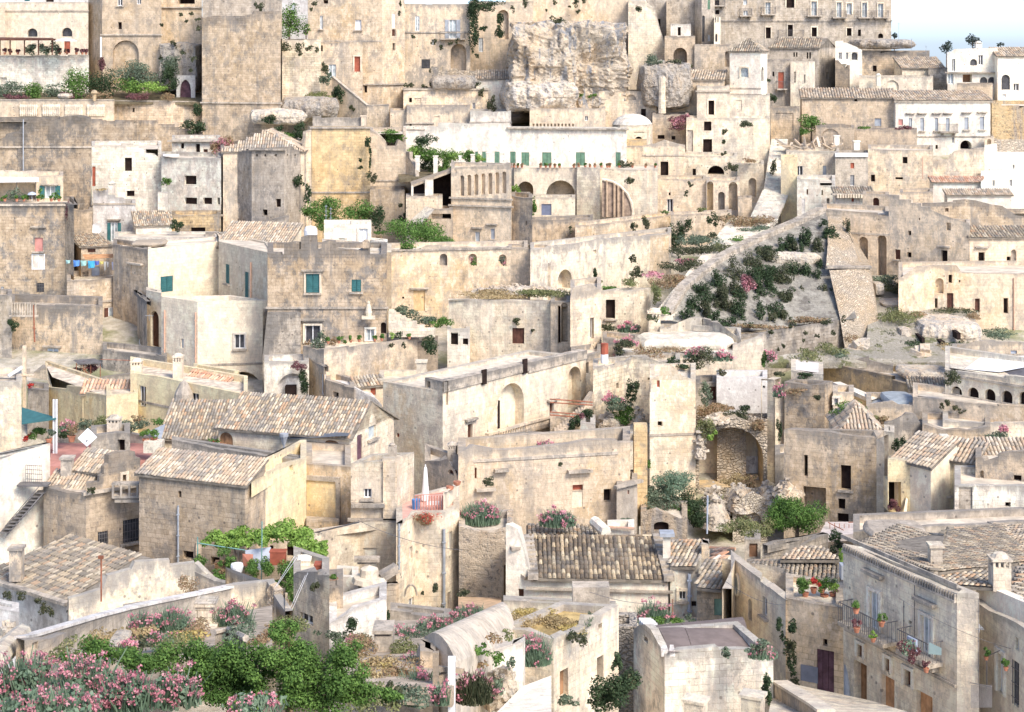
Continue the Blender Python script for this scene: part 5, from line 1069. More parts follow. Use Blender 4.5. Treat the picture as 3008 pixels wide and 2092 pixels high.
for(x,l,k)in((1822,'pink and green plant set in the middle wall niche','green'),(2072,'pinkish plant set in the right wall niche','olive')):pn(k,l,x,765,60,70,152.8,flower='pink',ff=.5,name='niche_plant',ls=.14)
pn('green','large spreading fig bush, bright green, beside the portico house',1330,510,520,210,160,k=3.4,name='fig_bush');pn('green','lower right lobe of green shrubs running towards the palazzo wall',1560,590,260,100,159,k=3.2)
pn('green','small shrub drooping over the ochre wall below the fig bush',1290,640,190,90,154);pn('green','low foliage left of the fig bush',1040,520,110,40,160)
pn('brush','dull red bushes left of the fig bush',1020,570,110,60,157)
for(x,y,w0,h0,k,l)in((560,330,300,220,'green','tall green shrub below the ochre bastion, left'),(600,440,230,150,'green','lower green shrub behind the white dome tank'),(860,350,260,180,'green','middle green shrub below the ochre bastion'),(1025,400,130,220,'dark','dark upright shrub right under the ochre bastion'),
(460,350,120,90,'green','small shrub at the left end under the bastion')):pn(k,l,x,y,w0,h0,170)
hs('curved_wall','tan curved wall continuing below the ochre bastion to the dark shrubs','wall',[(960,160,176),(1250,175,176)],176,WL('tan',3.5,8,3,4),d=4)
pn('dark','dark purple shrub beside the portico stairs',1320,330,130,110,172,name='shrub');pn('dark','lower black bush on the portico slope',1240,400,90,70,171);pn('scrub','small tuft left of the portico wall',1216,292,36,36,173)
pn('dark','ivy column in the corner between ruin and ochre bastion',435,190,60,170,174,name='ivy');pn('dark','tangle of stems above the corner ivy column',370,90,110,110,174,name='ivy')
hs('portico_house','palace with a row of seven slim blind arches under the roof','palace',[(1640,-18,168),(2145,-60,166)],168,WL('cream',4.5,4,5,2),d=9,prof={0:[(1640,-15),(1665,-22),(2140,-62),(2150,-10)]},ops=[('a','niche',1716+i*58.7,44-i*5.2,1750+i*58.7,215-i*3.6,{'dep':.45,'back':WL('cream',4,5,0,0)})for i in range(7)]+[('r','glass',1842,518,1880,642,{'hood':.45}),
('r','zinc',1970,492,2005,580,{'hood':.5,'sill':1}),('r','niche',1668,-5,1690,20,{'dep':.05})],band=[(238,0,.18),(300,0,.25)])
hs('stone_side_house','grey stone side wall right of the seven arch palace','house',[(2148,225,167),(2320,215,165)],166,WL('tan',6,3,5,4),d=5,ops=[('r','dark',2262,425,2274,462)])
_r=em('portico',pt(1480,280,169),'dark open portico with sloping roof and two stone pillars','portico')
_m=MB();a,b,c,d=pt(1305,128,168.4),pt(1642,2,168.4),pt(1642,-20,173),pt(1300,96,173)
_m.face([a,b,c,d]);dn=V3((0,0,-.25));_m.face([a+dn,b+dn,b,a]);_m.mk('roof',wall('brown',.5,.3,0,0),_r)
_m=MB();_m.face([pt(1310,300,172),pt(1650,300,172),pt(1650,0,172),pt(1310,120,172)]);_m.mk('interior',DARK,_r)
for(x,y0)in((1456,80),(1316,130)):_m=MB();q=pt(x,212,168.5);tp=pt(x,y0,168.5).z;_m.box(V3((q.x,q.y,(q.z+tp)/2)),.42 if x>1400 else .1,.3,(tp-q.z)/2);_m.mk('pillar',WL('white',4,2,0,3),_r)
hs('portico_terrace','cream terrace balustrade wall in front of the dark portico','terrace',[(1262,218,167.2),(1568,232,167.2)],167.2,WL('cream',4,4,4,2),d=3)
hs('portico_terrace','wall under the portico with a dark vault to its right','wall',[(1440,320,166.4),(1655,320,166.4)],166.4,WL('tan',5,4,4,2),d=3,ops=[('r','dark',1480,366,1640,410,{'dep':1.5})])
_m=MB();_m.face([pt(1270,445,166),pt(1430,300,166.8),pt(1500,330,165.2),pt(1400,450,164.5)]);tag(_m.mk('stone_ramp',WL('pale',5,2,0,4)),'pale stone ramp climbing to the dark portico','ramp')
C('b1')
for(x,y,w0,h0,k,l)in((1130,1150,240,130,'green','mid green hedge on the slope left of the vine garden'),(1430,1175,210,95,'dark','clipped dark round topped tree in the vine garden'),(1330,1270,170,160,'lime','lime green vine at the left of the garden pillars'),(1480,1290,300,170,'green','thick vine canopy between the first two pillars'),
(1440,1390,170,120,'dark','shaded vine mass behind the first pillar'),(1640,1310,190,110,'lime','bright vine canopy between second and third pillars'),(1790,1300,130,130,'green','vine bunch behind the third pillar'),(1880,1340,110,80,'lime','last bright vine bunch near the shutters'),(1590,1400,140,110,'green','green shrub low behind the second pillar')):pn(k,l,x,y,w0,h0,182)
for(x,y0,y1,w0)in((1360,1308,1440,36),(1510,1308,1475,36),(1716,1308,1400,22),(1820,1296,1400,30),(1950,1280,1390,30),(2075,1282,1390,44)):
 _m=MB();a=pt(x,y0,178);b=pt(x,y1,178);_m.box((a+b)/2,w0/2*mp(178),.22,(a.z-b.z)/2);_m.box(a,w0/2*mp(178)+.06,.28,.06)
 tag(_m.mk('garden_pillar',WL('white',4,1,0,3)),'white masonry pillar of the vine garden','pillar','pillars of the vine garden')
slab('garden_ground',None,None,[pt(1200,1500,175),pt(2140,1420,175),pt(2140,1380,188),pt(1200,1400,188)],flt('garden_soil',(.16,.13,.08),1,.3),.4)['kind']='structure'
C('c2')
for i,x in enumerate((-20,5,30,60,95,250,295,330,370,410,530,570,625,665,705,760,810,830,910,1020,1130,1210)):pot('terracotta pot in the row along the white house terrace',x,-20,24,184.6,kind='brush' if i%3 else 'green',leafk=.8,gr='pots along the white house terrace')
hs('vault_house','long cream wall with a great round arched vault and white house above','wall',[(30,-20,185),(560,-20,185)],185,WL('pale',2.5,4,3,1.5),d=5,ops=[('a','niche',298,85,540,330,{'dep':2.6,'back':WL('grey',4,3,0,2)}),('a','dark',60,95,190,330,{'dep':2,'back':WL('brown',3,4,0,2)})],par=.1,key='vh')
hs('corner_bastion','pale corner block projecting between the two big vaults','bastion',[(555,-20,184.3),(752,-20,183)],183.5,WL('pale',2.5,5,3,5),d=5,par=.1)
hs('reed_vault_house','cream wall with a half arch opening screened by reddish columns','wall',[(750,-12,183.4),(1232,-8,182)],183,WL('pale',3,4,4,3),d=6,par=.1,ops=[])
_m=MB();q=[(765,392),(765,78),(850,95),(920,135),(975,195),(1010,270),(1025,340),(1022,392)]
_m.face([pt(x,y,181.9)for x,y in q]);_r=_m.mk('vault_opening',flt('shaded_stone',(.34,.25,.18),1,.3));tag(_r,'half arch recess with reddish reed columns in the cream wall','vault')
for(x,y0,w0)in((805,85,18),(868,110,20),(900,135,20),(940,165,16)):_m=MB();a=pt(x,y0,181.7);b=pt(x,390,181.7);_m.tube(b,a,w0/2*mp(182),n=6);_m.mk('column',flt('reed',(.45,.33,.22),1,.2),_r)
_m=MB()
for(x0,y0),(x1,y1)in zip(q[1:],q[2:]):_m.tube(pt(x0,y0,181.8),pt(x1,y1,181.8),.16,n=6)
_m.mk('arch_rim',WL('pale',3,3,0,0),_r)
hs('yard_wall','grey courtyard wall with a blue grey shutter before the great vault','wall',[(-20,210,175),(165,212,175)],175,WL('tan',5,3,5,5),d=4)
hs('yard_shed','low flat shed with a slate blue door under the great vault','shed',[(160,225,179),(540,222,179)],179,WL('pale',4,2,5,2),d=3,ops=[('r','zinc',258,284,342,378,{'back':flt('slate_blue',(.16,.18,.25),.7,.1)})])
pn('lime','lime green bush behind the courtyard wall',40,150,90,100,178);pn('green','green creeper column right of the courtyard wall',195,300,50,150,174)
hs('low_parapet','grey crusted parapet running below the great vault','wall',[(160,420,172),(690,395,174)],172,WL('tan',7,4,9,4),d=3,rg=.15)
hs('upper_ramp_wall','long upper retaining wall with caper bushes under the vaults','retaining wall',[(540,470,169),(1345,375,173)],169,WL('cream',3,9,4,3),d=4)
hs('lower_ramp_wall','long pale lower retaining wall with soot streaks and an arch','retaining wall',[(165,660,158),(740,575,160),(1345,520,164)],160,WL('pale',6,5,10,2),a=1,d=5,prof={0:[(165,662),(740,578)],1:[(740,578),(1345,522)]},ops=[('a','niche',395,832,512,1000,{'dep':1.2}),('r','niche',690,668,718,700,{'dep':.2})])
hs('ramp_end_wall','sunlit end of the retaining wall beside the overgrown stair','wall',[(1040,560,163),(1325,540,162)],163,WL('cream',2,8,4,3),d=3)
hs('sloping_wall','ochre wall with a top sloping down to the right over the grass roof','wall',[(-20,650,154.8),(335,660,154)],154.6,WL('cream',3.5,9,5,2.5),d=3,prof={0:[(-20,648),(150,660),(335,790)]})
hs('stair_side_wall','cream wall behind the dark cypress at the top of the garden stair','wall',[(1340,375,175),(1850,350,177)],175,WL('cream',3,6,3,3),d=3)
hs('arcade_house','cream wall with a row of dim arched doorways beside the stair','house',[(1228,72,184),(1640,80,184)],184,WL('cream',3,5,5,3),d=5,ops=[('r','dglass',1312,242,1362,352,{'dep':.4}),('r','dark',1324,188,1340,212)])
hs('arcade_house','cream arcade bay with three blind arches of different heights','house',[(1640,85,183.4),(1920,85,183.4)],183.4,WL('cream',4,4,5,2),d=5,ops=[('a','niche',1642,95,1698,345,{'dep':.8,'back':WL('ochre',2,4,0,0)}),('a','niche',1738,182,1794,350,{'dep':.8,'back':WL('grey',4,2,0,0)}),('a','niche',1826,100,1900,340,{'dep':.9,'back':WL('tan',3,4,0,0)})])
hs('low_wall','tan wall block at the foot of the stair between arcades','wall',[(1905,232,181),(2020,235,181)],181,WL('tan',4,4,3,3),d=3)
for(x,y,w0,h0,k,l)in((985,80,90,70,'scrub','dark agave on the wall right of the reed vault'),(1035,475,66,90,'scrub','caper bush left of a pair on the upper retaining wall'),(1130,440,80,110,'scrub','caper bush right of a pair on the upper retaining wall'),(1400,540,130,320,'dark','tall dark cypress shaped shrub on the ramp wall'),
(1480,460,90,100,'dark','round dark shrub leaning from the tall one'),(1705,420,90,120,'dark','dark bush left of the stair head'),(1840,400,80,90,'scrub','bush against the wall at the stair head'),(1505,118,44,60,'scrub','small round bush on the arcade wall, upper'),(1470,195,40,56,'scrub','small round bush on the arcade wall, lower'),
(1025,750,60,90,'scrub','upper part of creeper on the sooty retaining wall'),(1040,870,110,120,'scrub','creeper at the foot of the sooty retaining wall'),(705,850,44,110,'dark','slim dark creeper in a wall slot'),(505,500,34,60,'scrub','small bush on the grey crusted parapet'),(1600,330,90,40,'grass','yellow green weeds at the foot of the arcade'),
(1290,350,60,30,'green','green weeds at the slate door')):pn(k,l,x,y,w0,h0,158 if y>560 else(168 if x<1300 else 172))
hs('grass_roof_house','cream house with a weedy turf roof and square dark door','house',[(-520,1075,144),(-250,1088,140),(340,1095,140)],140,WL('pale',3.5,4,7,3),a=1,d=8,ops=[('r','door',14,1322,114,1456),('r','niche',-280+250,1500,-20,1510)],rmat=TURF,par=.1)
hs('broken_porch','ruined white porch with a broken lintel left of the turf roof','porch',[(-530,1330,139),(-340,1330,139)],139,WL('white',4,3,4,3),d=3,rg=.3,ops=[('r','dark',-500,1360,-440,1465),('r','dark',-400,1410,-356,1465)])
for(x0,y,w0,k,l)in((-150,1045,620,'dry','dry orange grass edge of the turf roof, left part'),(250,1040,560,'grass','yellow green weeds along the turf roof, right part')):pn(k,l,x0,y,w0,70,142,name='roof_weeds',k=4,dp=2.2)
rk('rubble of grey stones lying on the turf roof',60,985,800,60,145,2.4,rbl('grey',.8,.4),name='rubble',amp=.35,seed=51)
hs('slot_pier_house','cream piers with two tall dark slots right of the turf roof house','house',[(335,1100,138.5),(505,1105,138.5)],138.5,WL('cream',5,4,5,3),d=4,ops=[('r','dark',395,1135,418,1450),('a','niche',422,1110,478,1440,{'dep':1.0}),('r','dark',322,1110,345,1470)])
hs('tower_house','tall cream tower house end with a narrow dark window','tower house',[(500,990,136),(760,1010,138)],137,WL('cream',4.5,4,8,3),d=6,prof={0:[(500,1060),(525,985),(680,955),(760,1010)]},ops=[('r','dglass',666,1235,698,1412,{'dep':.4}),('r','dark',712,1620,730,1700)])
hs('flat_cabin','cream cabin with a dark rectangular door and weeds on its roof','cabin',[(755,1010,147),(1030,1010,145),(1172,985,150)],145,WL('pale',3,5,6,3),a=1,d=6,ops=[('r','dark',798,1085,876,1244,{'sill':1})],rmat=TURF,par=.1)
for(x,y,w0,h0,k,l)in((690,950,160,70,'grass','weeds left on the cabin roof'),(850,990,180,50,'green','green weeds hanging over the cabin roof'),(1000,1020,60,70,'green','weed tuft trailing down the cabin corner'),(1000,940,190,50,'grass','yellowish grass behind the cabin'),(55,1260,80,80,'scrub','dark bush above the square dark door'),
(185,1340,40,30,'scrub','sprig right of the square dark door')):pn(k,l,x,y,w0,h0,147 if x>600 else 139.6)
#garden stair between walls
str_('garden_stair','wide overgrown white stair climbing between the walls',[(1180,1230,141),(1360,1230,141),(2250,430,170),(1850,400,171)],60,wall('white',.3,.2,0,.2))
for(x,y,w0,h0,k,l)in((1980,440,470,150,'brush','rusty brown dry shrub patch at the top of the garden stair'),(2060,480,300,60,'olive','olive fringe under the rusty shrub patch'),(1560,590,320,110,'olive','grey green weeds across the upper garden stair'),(1600,680,560,110,'scrub','wide green brown weed band on the garden stair'),(1760,660,260,100,'grass','lighter weed tuft on the weed band'),
(1450,800,340,110,'scrub','dark weed band lower on the garden stair'),(1460,760,160,40,'pink','faint pink blooms over the lower weed band'),(1900,575,190,40,'green','thin green weeds between white steps'),(1330,930,360,110,'brush','dry brown grass under the garden stair'),(1215,1040,90,190,'grass','grass strip left of the lower garden stair'),
(1300,1170,90,60,'green','green tuft at the foot of the garden stair'),(1660,545,120,60,'scrub','small scrub by the cream wall'),(1180,1240,80,80,'scrub','scrub behind the chimney stump'),(1190,880,200,40,'pink','pinkish weeds at the base of the sooty wall')):
 Yp=168.4-(y-440)*.037;pn(k,l,x,y,w0,h0,Yp,name='stair_weeds',k=3.4,dp=2.0)
_pk=rbl('grey',1.3,.5)
_r=em('bastion',pt(2200,1300,150),'sloping grey bastion wall covered with hanging plants','bastion')
_m=MB();tp=[(1345,1240,141.2),(1480,1010,145),(1600,905,148),(1790,760,152),(2010,640,156),(2230,540,159.5),(2400,470,161),(2640,355,163)]
bt=[(1345,1262,141.0),(1500,1290,141),(1600,1300,141.5),(1790,1330,142),(2010,1345,143),(2230,1330,144.5),(2400,1300,146),(2900,1240,147)]
T=[pt(*p)for p in tp];Bt=[pt(*p)for p in bt]
for i in range(len(T)-1):
 for j in range(6):
  f0,f1=j/6,(j+1)/6
  _m.face([Bt[i].lerp(T[i],f0),Bt[i+1].lerp(T[i+1],f0),Bt[i+1].lerp(T[i+1],f1),Bt[i].lerp(T[i],f1)],0,None,[3]*4)
_m.mk('wall',WL('gface',7,0,0,3.5),_r)
_m=MB();pass
for i in range(len(T)-1):
 u=V3((0,0,.5));w_=V3((-.8,.5,0));a,b=T[i],T[i+1]
 _m.face([a,b,b+u,a+u]);_m.face([a+u,b+u,b+u+w_,a+u+w_]);_m.face([a+w_,b+w_,b+u+w_,a+u+w_][::-1])
_m.mk('coping',WL('grey',5,1,0,9),_r)
_rs=random.Random(5)
_fp=[(1480,1200,80,90),(1560,1120,120,150),(1620,1010,130,150),(1640,1180,90,140),(1730,930,80,170),(1760,1060,90,150),(1700,1230,70,110),(1790,1120,120,190),(1860,840,110,220),(1880,1000,120,150),(1830,1270,90,70),(1900,1170,110,240),(2040,780,110,170),(2120,700,130,150),(2080,880,180,110),(2180,860,110,110),(2080,1000,80,240),(2150,950,90,130),(2210,1170,90,150),(2280,900,130,150),(2090,1190,60,120),(2300,1060,90,130),(1990,1300,60,40),(2150,650,60,60),(2360,640,50,120),(2280,620,60,80),(2270,690,40,80),(2190,1230,50,80),(2300,1210,80,90),(2430,680,40,130)]
for(x,y,w0,h0)in _fp:
 Yf=141+(x-1345)*.0125-(1-(y-400)/900)*0;top_=np.interp(x,[p[0]for p in tp],[p[2]for p in tp]);bot_=np.interp(x,[p[0]for p in bt],[p[2]for p in bt]);ty_=np.interp(x,[p[0]for p in tp],[p[1]for p in tp]);by_=np.interp(x,[p[0]for p in bt],[p[1]for p in bt])
 Yp=top_+(bot_-top_)*(y-ty_)/(by_-ty_)-1.0
 pn('dark' if(x+y)%3 else 'scrub','dark hanging plant on the sloping bastion face',x,y,w0*1.55,h0*1.4,Yp,name='hanging_plant',gr='hanging plants on the bastion face',dp=.8,k=2.6,grav=.3)
pn('plum','big crimson valerian clump among the hanging plants',1972,950,130,170,147.2,name='valerian_clump',flower='pink',ff=.7,dp=.6)
C('d2')
for(x,y,w0,h0)in((100,690,110,150),(60,800,90,170),(130,850,180,130),(30,1160,60,260),(130,1090,100,220),(235,1090,100,180),(240,930,100,120),(360,850,190,170),(460,870,120,190),(330,610,90,110),(450,560,100,170),(560,640,100,180),(640,520,110,110),(690,560,90,60),(600,440,60,60),(540,920,80,180),(600,1050,70,170),(660,1040,60,120),(350,1040,100,120),(425,1000,40,90),(790,470,46,120),(200,690,36,50),(250,660,36,100),(320,690,50,60),(570,800,50,110),(250,1190,60,90),(160,1230,80,80),(560,1200,70,90),(650,1200,90,90),(485,1140,30,70)):
 pn('dark' if(x+y)%3 else 'scrub','dark creeper clump on the upper right of the bastion face',x,y,w0*1.3,h0*1.25,146.2+(1300-y)*.0148+x*.002,name='hanging_plant',gr='hanging plants on the upper bastion face',dp=.8,k=2.4,grav=.3)
_m=MB();_B=[pt(*p)for p in((690,860,150.5),(770,1240,147),(800,1420,146),(1130,1530,147),(1080,1330,148.5),(1000,830,153),(760,820,152))]
_m.face([pt(650,840,152),pt(740,1240,146.6),pt(790,1560,145.5),pt(1130,1560,146.8),pt(1100,1480,147.2),pt(1040,1160,149.5),pt(990,820,152.6)])
_m.face([pt(640,600,157),pt(620,830,152.2),pt(990,815,152.8),pt(890,760,154.5),pt(850,605,158)])
_m.face([pt(640,385,162.8),pt(636,605,157.1),pt(852,608,158.1),pt(810,520,160),pt(750,390,163)])
_m.face([pt(1130,1560,146.8),pt(1100,1480,147.2),pt(1040,1160,149.5),pt(990,820,152.6),pt(1000,830,160),pt(1130,1500,158)])
_m.face([pt(990,815,152.8),pt(890,760,154.5),pt(850,605,158),pt(750,390,163),pt(760,390,170),pt(1010,800,165)])
_bt=tag(_m.mk('rubble_buttress',rbl('cream',.45,.15)),'leaning sunlit rubble buttress at the corner of the bastion','buttress')
_m=MB();_m.box(pt(815,812,152.6),2.1,.3,.1);_m.mk('ledge',SG,_bt)
rk('white eroded rock patch behind the hanging plants',300,740,560,120,155.5,1.0,rbl('pale',.8,.3),amp=.2,seed=61)
hs('retaining_wall','long grey block retaining wall with weeds along its top','retaining wall',[(-560,1440,138),(-30,1372,139.5),(790,1245,144.5)],139.5,WL('grey',3.5,1,5,9),a=1,d=4,prof={0:[(-560,1470),(-360,1440),(-30,1375)],1:[(-30,1372),(790,1245)]},rmat=flt('ledge_soil',(.33,.26,.17),1,.3))
for(x,y,s_)in((450,1370,46),(435,1430,28),(550,1385,34),(680,1360,40),(268,1475,36),(160,1360,40),(225,1500,20),(620,1275,110),(340,1290,60),(775,1245,44)):pn('scrub','small weed tuft on the long grey block wall',x,y,s_,s_*(1.3 if s_<90 else .6),140+x*.004,gr='weeds on the grey block wall',name='weed_tuft',k=2,dp=.3)
pn('brush','dry brown weeds along the ledge below the bastion face, left',60,1310,420,46,142.5,name='ledge_weeds',dp=.8);pn('brush','dry brown weeds along the ledge below the bastion face, right',480,1250,380,60,145.5,name='ledge_weeds',dp=.8)
hs('stair_foot_house','sunlit yellow wall at the right of the upper stair','wall',[(245,-110,182.5),(385,-60,182)],182,WL('yellow',1,3,1,1),d=4)
hs('small_court_house','white house with two tiny niches right of the broad stair','house',[(380,75,178),(700,130,178)],178,WL('white',3,4,5,2),d=6,prof={0:[(380,75),(570,75),(575,130),(700,130)]},ops=[('r','door',460,160,474,206),('r','dark',585,168,598,210),('r','zinc',418,240,446,360,{'dep':.05,'back':WL('bwhite',4,0,0,0)}),('r','niche',628,235,652,310)])
hs('corbel_house','whitewashed house under a corbelled eave with a small dark window','house',[(700,190,175),(1012,185,175)],175,WL('white',5,3,3,1),d=5,roof=('mono',(850,140),0),pitch=20,tk='grey',ts=1.2,ops=[('r','red',836,235,858,265),('r','dark',838,290,850,325)],band=[(200,0,.5)])
_m=MB()
for i in range(14):_m.box(pt(720+i*22,216,174.6),.09,.25,.2)
tag(_m.mk('corbel_row',WL('pale',2,2,0,0)),'row of small corbels under the eave of the whitewashed house','corbels')
hs('bridge_wall','tall cream bridge wall with two long blind arches','bridge wall',[(600,325,166),(1150,345,163)],165,WL('cream',3,6,6,3),d=5,prof={0:[(600,325),(770,340),(900,350),(1150,385)]},ops=[('a','niche',896,558,974,800,{'dep':.9,'back':WL('tan',2,3,0,2)}),('a','niche',1052,545,1130,925,{'dep':1.2,'back':WL('tan',2,3,0,2)})],band=[(528,0,.05)])
hs('gate_wall','cream wall with a dark arched doorway above the bridge wall','wall',[(930,195,170),(1150,190,169)],170,WL('cream',3,4,5,2),d=3,ops=[('a','door',1014,230,1068,372,{'dep':.5})])
hs('long_slope_house','broad cream house whose parapet slopes down to the right','house',[(1148,200,163),(1830,440,158)],158,WL('cream',4,6,8,2),a=1,d=3,prof={0:[(1148,205),(1820,445),(1830,470)]},ops=[('r','dark',1310,508,1336,546),('r','door',1200,664,1246,748,{'sill':1}),('r','dark',1302,688,1338,732),('r','dark',1588,672,1640,792,{'hood':.4}),('r','dark',1400,400,1412,420),
('r','niche',1630,440,1668,505)],band=[])
hs('ruined_wall','ruined brown grey walls with slanting tops behind the sloping parapet','ruin',[(1190,330,171),(2420,400,171)],171,WL('tan',6,4,8,5),d=1,prof={0:[(1190,290),(1430,275),(1790,245),(1880,255),(2020,290),(2100,300),(2222,380),(2420,400)]},ops=[('r','niche',1620,318,1650,348)])
hs('court_wall','cream broken wall inside the ruined courts, right','wall',[(1240,185,175),(1520,175,176)],175,WL('tan',5,4,6,3),d=4)
hs('tile_house','cream house with a hooded door under a thin tile roof at the right','house',[(1825,560,158),(2440,560,157)],158,WL('cream',3.5,6,5,3),d=6,roof=('mono',(2100,470),0),pitch=17,tk='grey',ts=1.4,ops=[('r','dark',1900,688,1952,856,{'hood':.5}),('r','dark',2136,724,2170,840,{'dep':.5}),('a','niche',2172,664,2218,840,{'dep':.3})])
hs('lower_cliff_house','cream lower house row with four narrow dark openings','house',[(1230,850,155),(1530,830,152),(2440,830,152)],152,WL('cream',3,7,5,2),a=1,d=7,prof={0:[(1230,915),(1370,810),(1530,800)],1:[(1530,800),(1720,800),(1760,860),(2440,862)]},ops=[('r','dark',1650,876,1680,945),('r','door',1636,1030,1690,1172),('r','dark',1524,1074,1558,1156),
('a','niche',1538,905,1608,1035,{'dep':.5}),('r','door',1870,1076,1912,1194),('r','dark',2110,1072,2150,1200),('r','dark',1735,920,1748,940)],key='lch')
pipe(HS['lch']['root'],2195,900,1400,pl=HS['lch']['planes'][1])
_gs=TURF
def slope(name,pts,mat):
 W=[pt(*p)for p in pts];o=slab(name,None,None,W,mat,.5);o['kind']='structure';return o
slope('grass_slope',[(960,1480,143),(1700,1480,143),(1900,1180,151),(1400,1160,152),(1150,880,160),(1000,880,160)],_gs)
slope('grass_slope',[(-60,1610,136),(1750,1610,137),(1750,1470,142),(900,1480,142),(300,1540,137)],_gs)
for(x,y,w0,h0,k,l,Yp)in((1140,920,230,80,'olive','grey green bushes at the foot of the long blind arches',158),(1180,990,190,90,'scrub','dark scrub lower in the hollow by the buttress',155),(1220,1230,330,120,'grass','yellow green grass right of the rubble buttress',149),(1380,1200,230,70,'brush','dry grass patch above the cave rocks',151),
(1140,1370,130,80,'scrub','dark scrub between buttress and cave rock',147),(1330,1440,240,60,'dark','shadowy scrub at the foot of the cave rocks, left',144.5),(1680,1440,230,50,'dark','shadowy scrub at the foot of the cave rocks, right',144.5),(1700,1180,320,40,'scrub','weeds along the foot of the lower house row',151),(1850,1240,160,70,'brush','brown weeds at the right of the cave rocks',148.5),
(2080,1370,300,70,'olive','green slope strip running down to the right',147),(640,1510,260,110,'grass','grass on the slope below the grey block wall',139),(450,1560,280,80,'grass','lower grass on the slope below the grey block wall',136.5),(830,1400,110,50,'brush','dry tuft at the buttress foot, left',144),(1080,1530,120,80,'grass','grass between the two pale boulders',141),
(1250,1570,160,80,'grass','grass patch left of the big pale boulder',139.5),(1620,1500,140,90,'dry','dry yellow grass right of the pale boulder',142),(740,1560,140,80,'olive','olive bush on the lower slope',137)):
 pn(k,l,x,y,w0,h0,Yp,name='weeds',k=3.4,dp=2.5)
rk('cave riddled pale rock with small dark doors on the slope',1600,1340,620,250,149,4.5,rbl('pale',1.2,.45),amp=.28,seed=71,sub=6,boxy=.3)
rk('upright pale rock tooth at the left of the cave rocks',1270,1390,110,180,146.5,1.4,rbl('cream',.8,.3),amp=.3,seed=72)
for(x,y,w0,h0)in((1410,1408,24,46),(1705,1372,30,56),(1570,1430,40,30)):
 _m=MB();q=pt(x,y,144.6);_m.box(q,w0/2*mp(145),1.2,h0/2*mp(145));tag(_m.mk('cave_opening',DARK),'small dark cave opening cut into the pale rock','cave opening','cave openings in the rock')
rk('big white boulder right of the buttress foot',1450,1550,260,140,139.5,1.6,None,amp=.28,seed=73,name='boulder')
rk('pale folded boulder left of the buttress foot',900,1490,200,150,141.5,1.6,None,amp=.28,seed=74,name='boulder')
rk('low stony bank above the grass by the buttress',1240,1110,360,60,153,1.6,rbl('rough',.9,.5),amp=.3,seed=75)
rk('loose white stones in the hollow by the blind arches',1060,990,90,110,155,1,None,amp=.35,seed=76)
C('a3')
hs('balcony_terrace','grey terrace strip with rickety dark canopy behind the yellow house','terrace',[(560,330,139),(1400,190,139)],139,WL('grey',7,4,6,3),d=5,prof={0:[(560,330),(900,300),(1200,260),(1400,200)]})
_r=em('canopy',pt(720,250,140),'rickety dark metal canopy against the long grey house','canopy');_m=MB();_m.face([pt(610,165,140.6),pt(790,150,140.6),pt(860,185,139),pt(650,195,139)]);_m.face([pt(650,205,139),pt(860,195,139),pt(860,185,139),pt(650,195,139)]);_m.mk('sheet',IRON,_r)
_m=MB()
for x in(640,700,760,840):_m.tube(pt(x,320,139.2),pt(x,190,139.2),.035,n=5)
for i in range(6):_m.tube(pt(640+i*20,200,139.2),pt(760-i*12,290,139.3),.02,n=4)
_m.tube(pt(840,160,139.4),pt(1300,175,141),.03);_m.mk('frame',RUST,_r)
pn('plum','dark tangle of stuff under the rickety canopy',720,240,180,110,139.8,name='dry_creeper')
hs('side_house','pinkish cream wall with a railing at the left of the yellow house','wall',[(215,270,141),(400,240,140)],141,WL('cream',4,6,5,3),d=4,prof={0:[(215,275),(400,215)]})
_m=MB()
for i in range(9):_m.tube(pt(392+i*12,290,139.4),pt(392+i*12,215,139.4),.015,n=4)
_m.tube(pt(388,215,139.4),pt(490,255,139),.02);tag(_m.mk('railing',IRON),'thin iron railing before the pale blue shutter','railing')
hs('terrace_ledge','grey ledge with a pot plant left of the yellow house','ledge',[(230,400,131),(410,420,130)],131,WL('grey',6,4,6,2),d=3)
pn('red','red flowering pot plant on the grey ledge',255,378,60,40,130.5,name='pot_plant')
hs('edge_tower','bright cream wall block at the left edge above the green canopy','house',[(-90,348,121),(110,345,121),(180,345,124)],121,WL('pale',4,5,10,1.5),a=1,d=6,rg=.1)
_m=MB();_m.box(pt(205,330,124),.12,.12,2.6);_m.box(pt(110,290,124),1.6,.2,.05,(1,0,0));tag(_m.mk('water_heater',WL('cream',3,3,0,0)),'solar heater frame and slim pier on the left edge roof','roof fixture')
_m=MB();_m.tube(pt(70,300,123),pt(185,225,124),.13,n=8);tag(_m.mk('pipe',WFR),'white tilted tube of the rooftop heater','tube')
hs('white_low_house','large white low house with a pale coping at the far left','house',[(-110,965),(380,872),(420,860,106)],101.5,WL('white',2.5,1.5,5,0),a=1,d=6,par=.2,rmat=WL('pale',2,2,0,0),key='wlh')
_m=MB()
for i in range(9):x=215+i*17;_m.tube(pt(x,1200,100),pt(x,1045,100),.015,n=4)
for y in(1045,1080,1115,1160):_m.tube(pt(215,y,100),pt(352,y+8,100),.02,n=4)
for i in range(12):a=pt(345-i*27,1270+i*30,100.2-i*.1);_m.box(a,.28,.35,.025)
_m.tube(pt(355,1190,99.8),pt(40,1560,98.8),.03,n=4);_m.tube(pt(355,1290,99.8),pt(40,1650,98.8),.05,n=4);_m.box(pt(285,1205,100),.95,.4,.05);tag(_m.mk('iron_stair',IRON),'dark iron outside stair with railing on the white low house','stairs')
YM=wall('yellow',.0,.25,.2,.12);YP=wall('yellow',.15,.9,.5,.15)
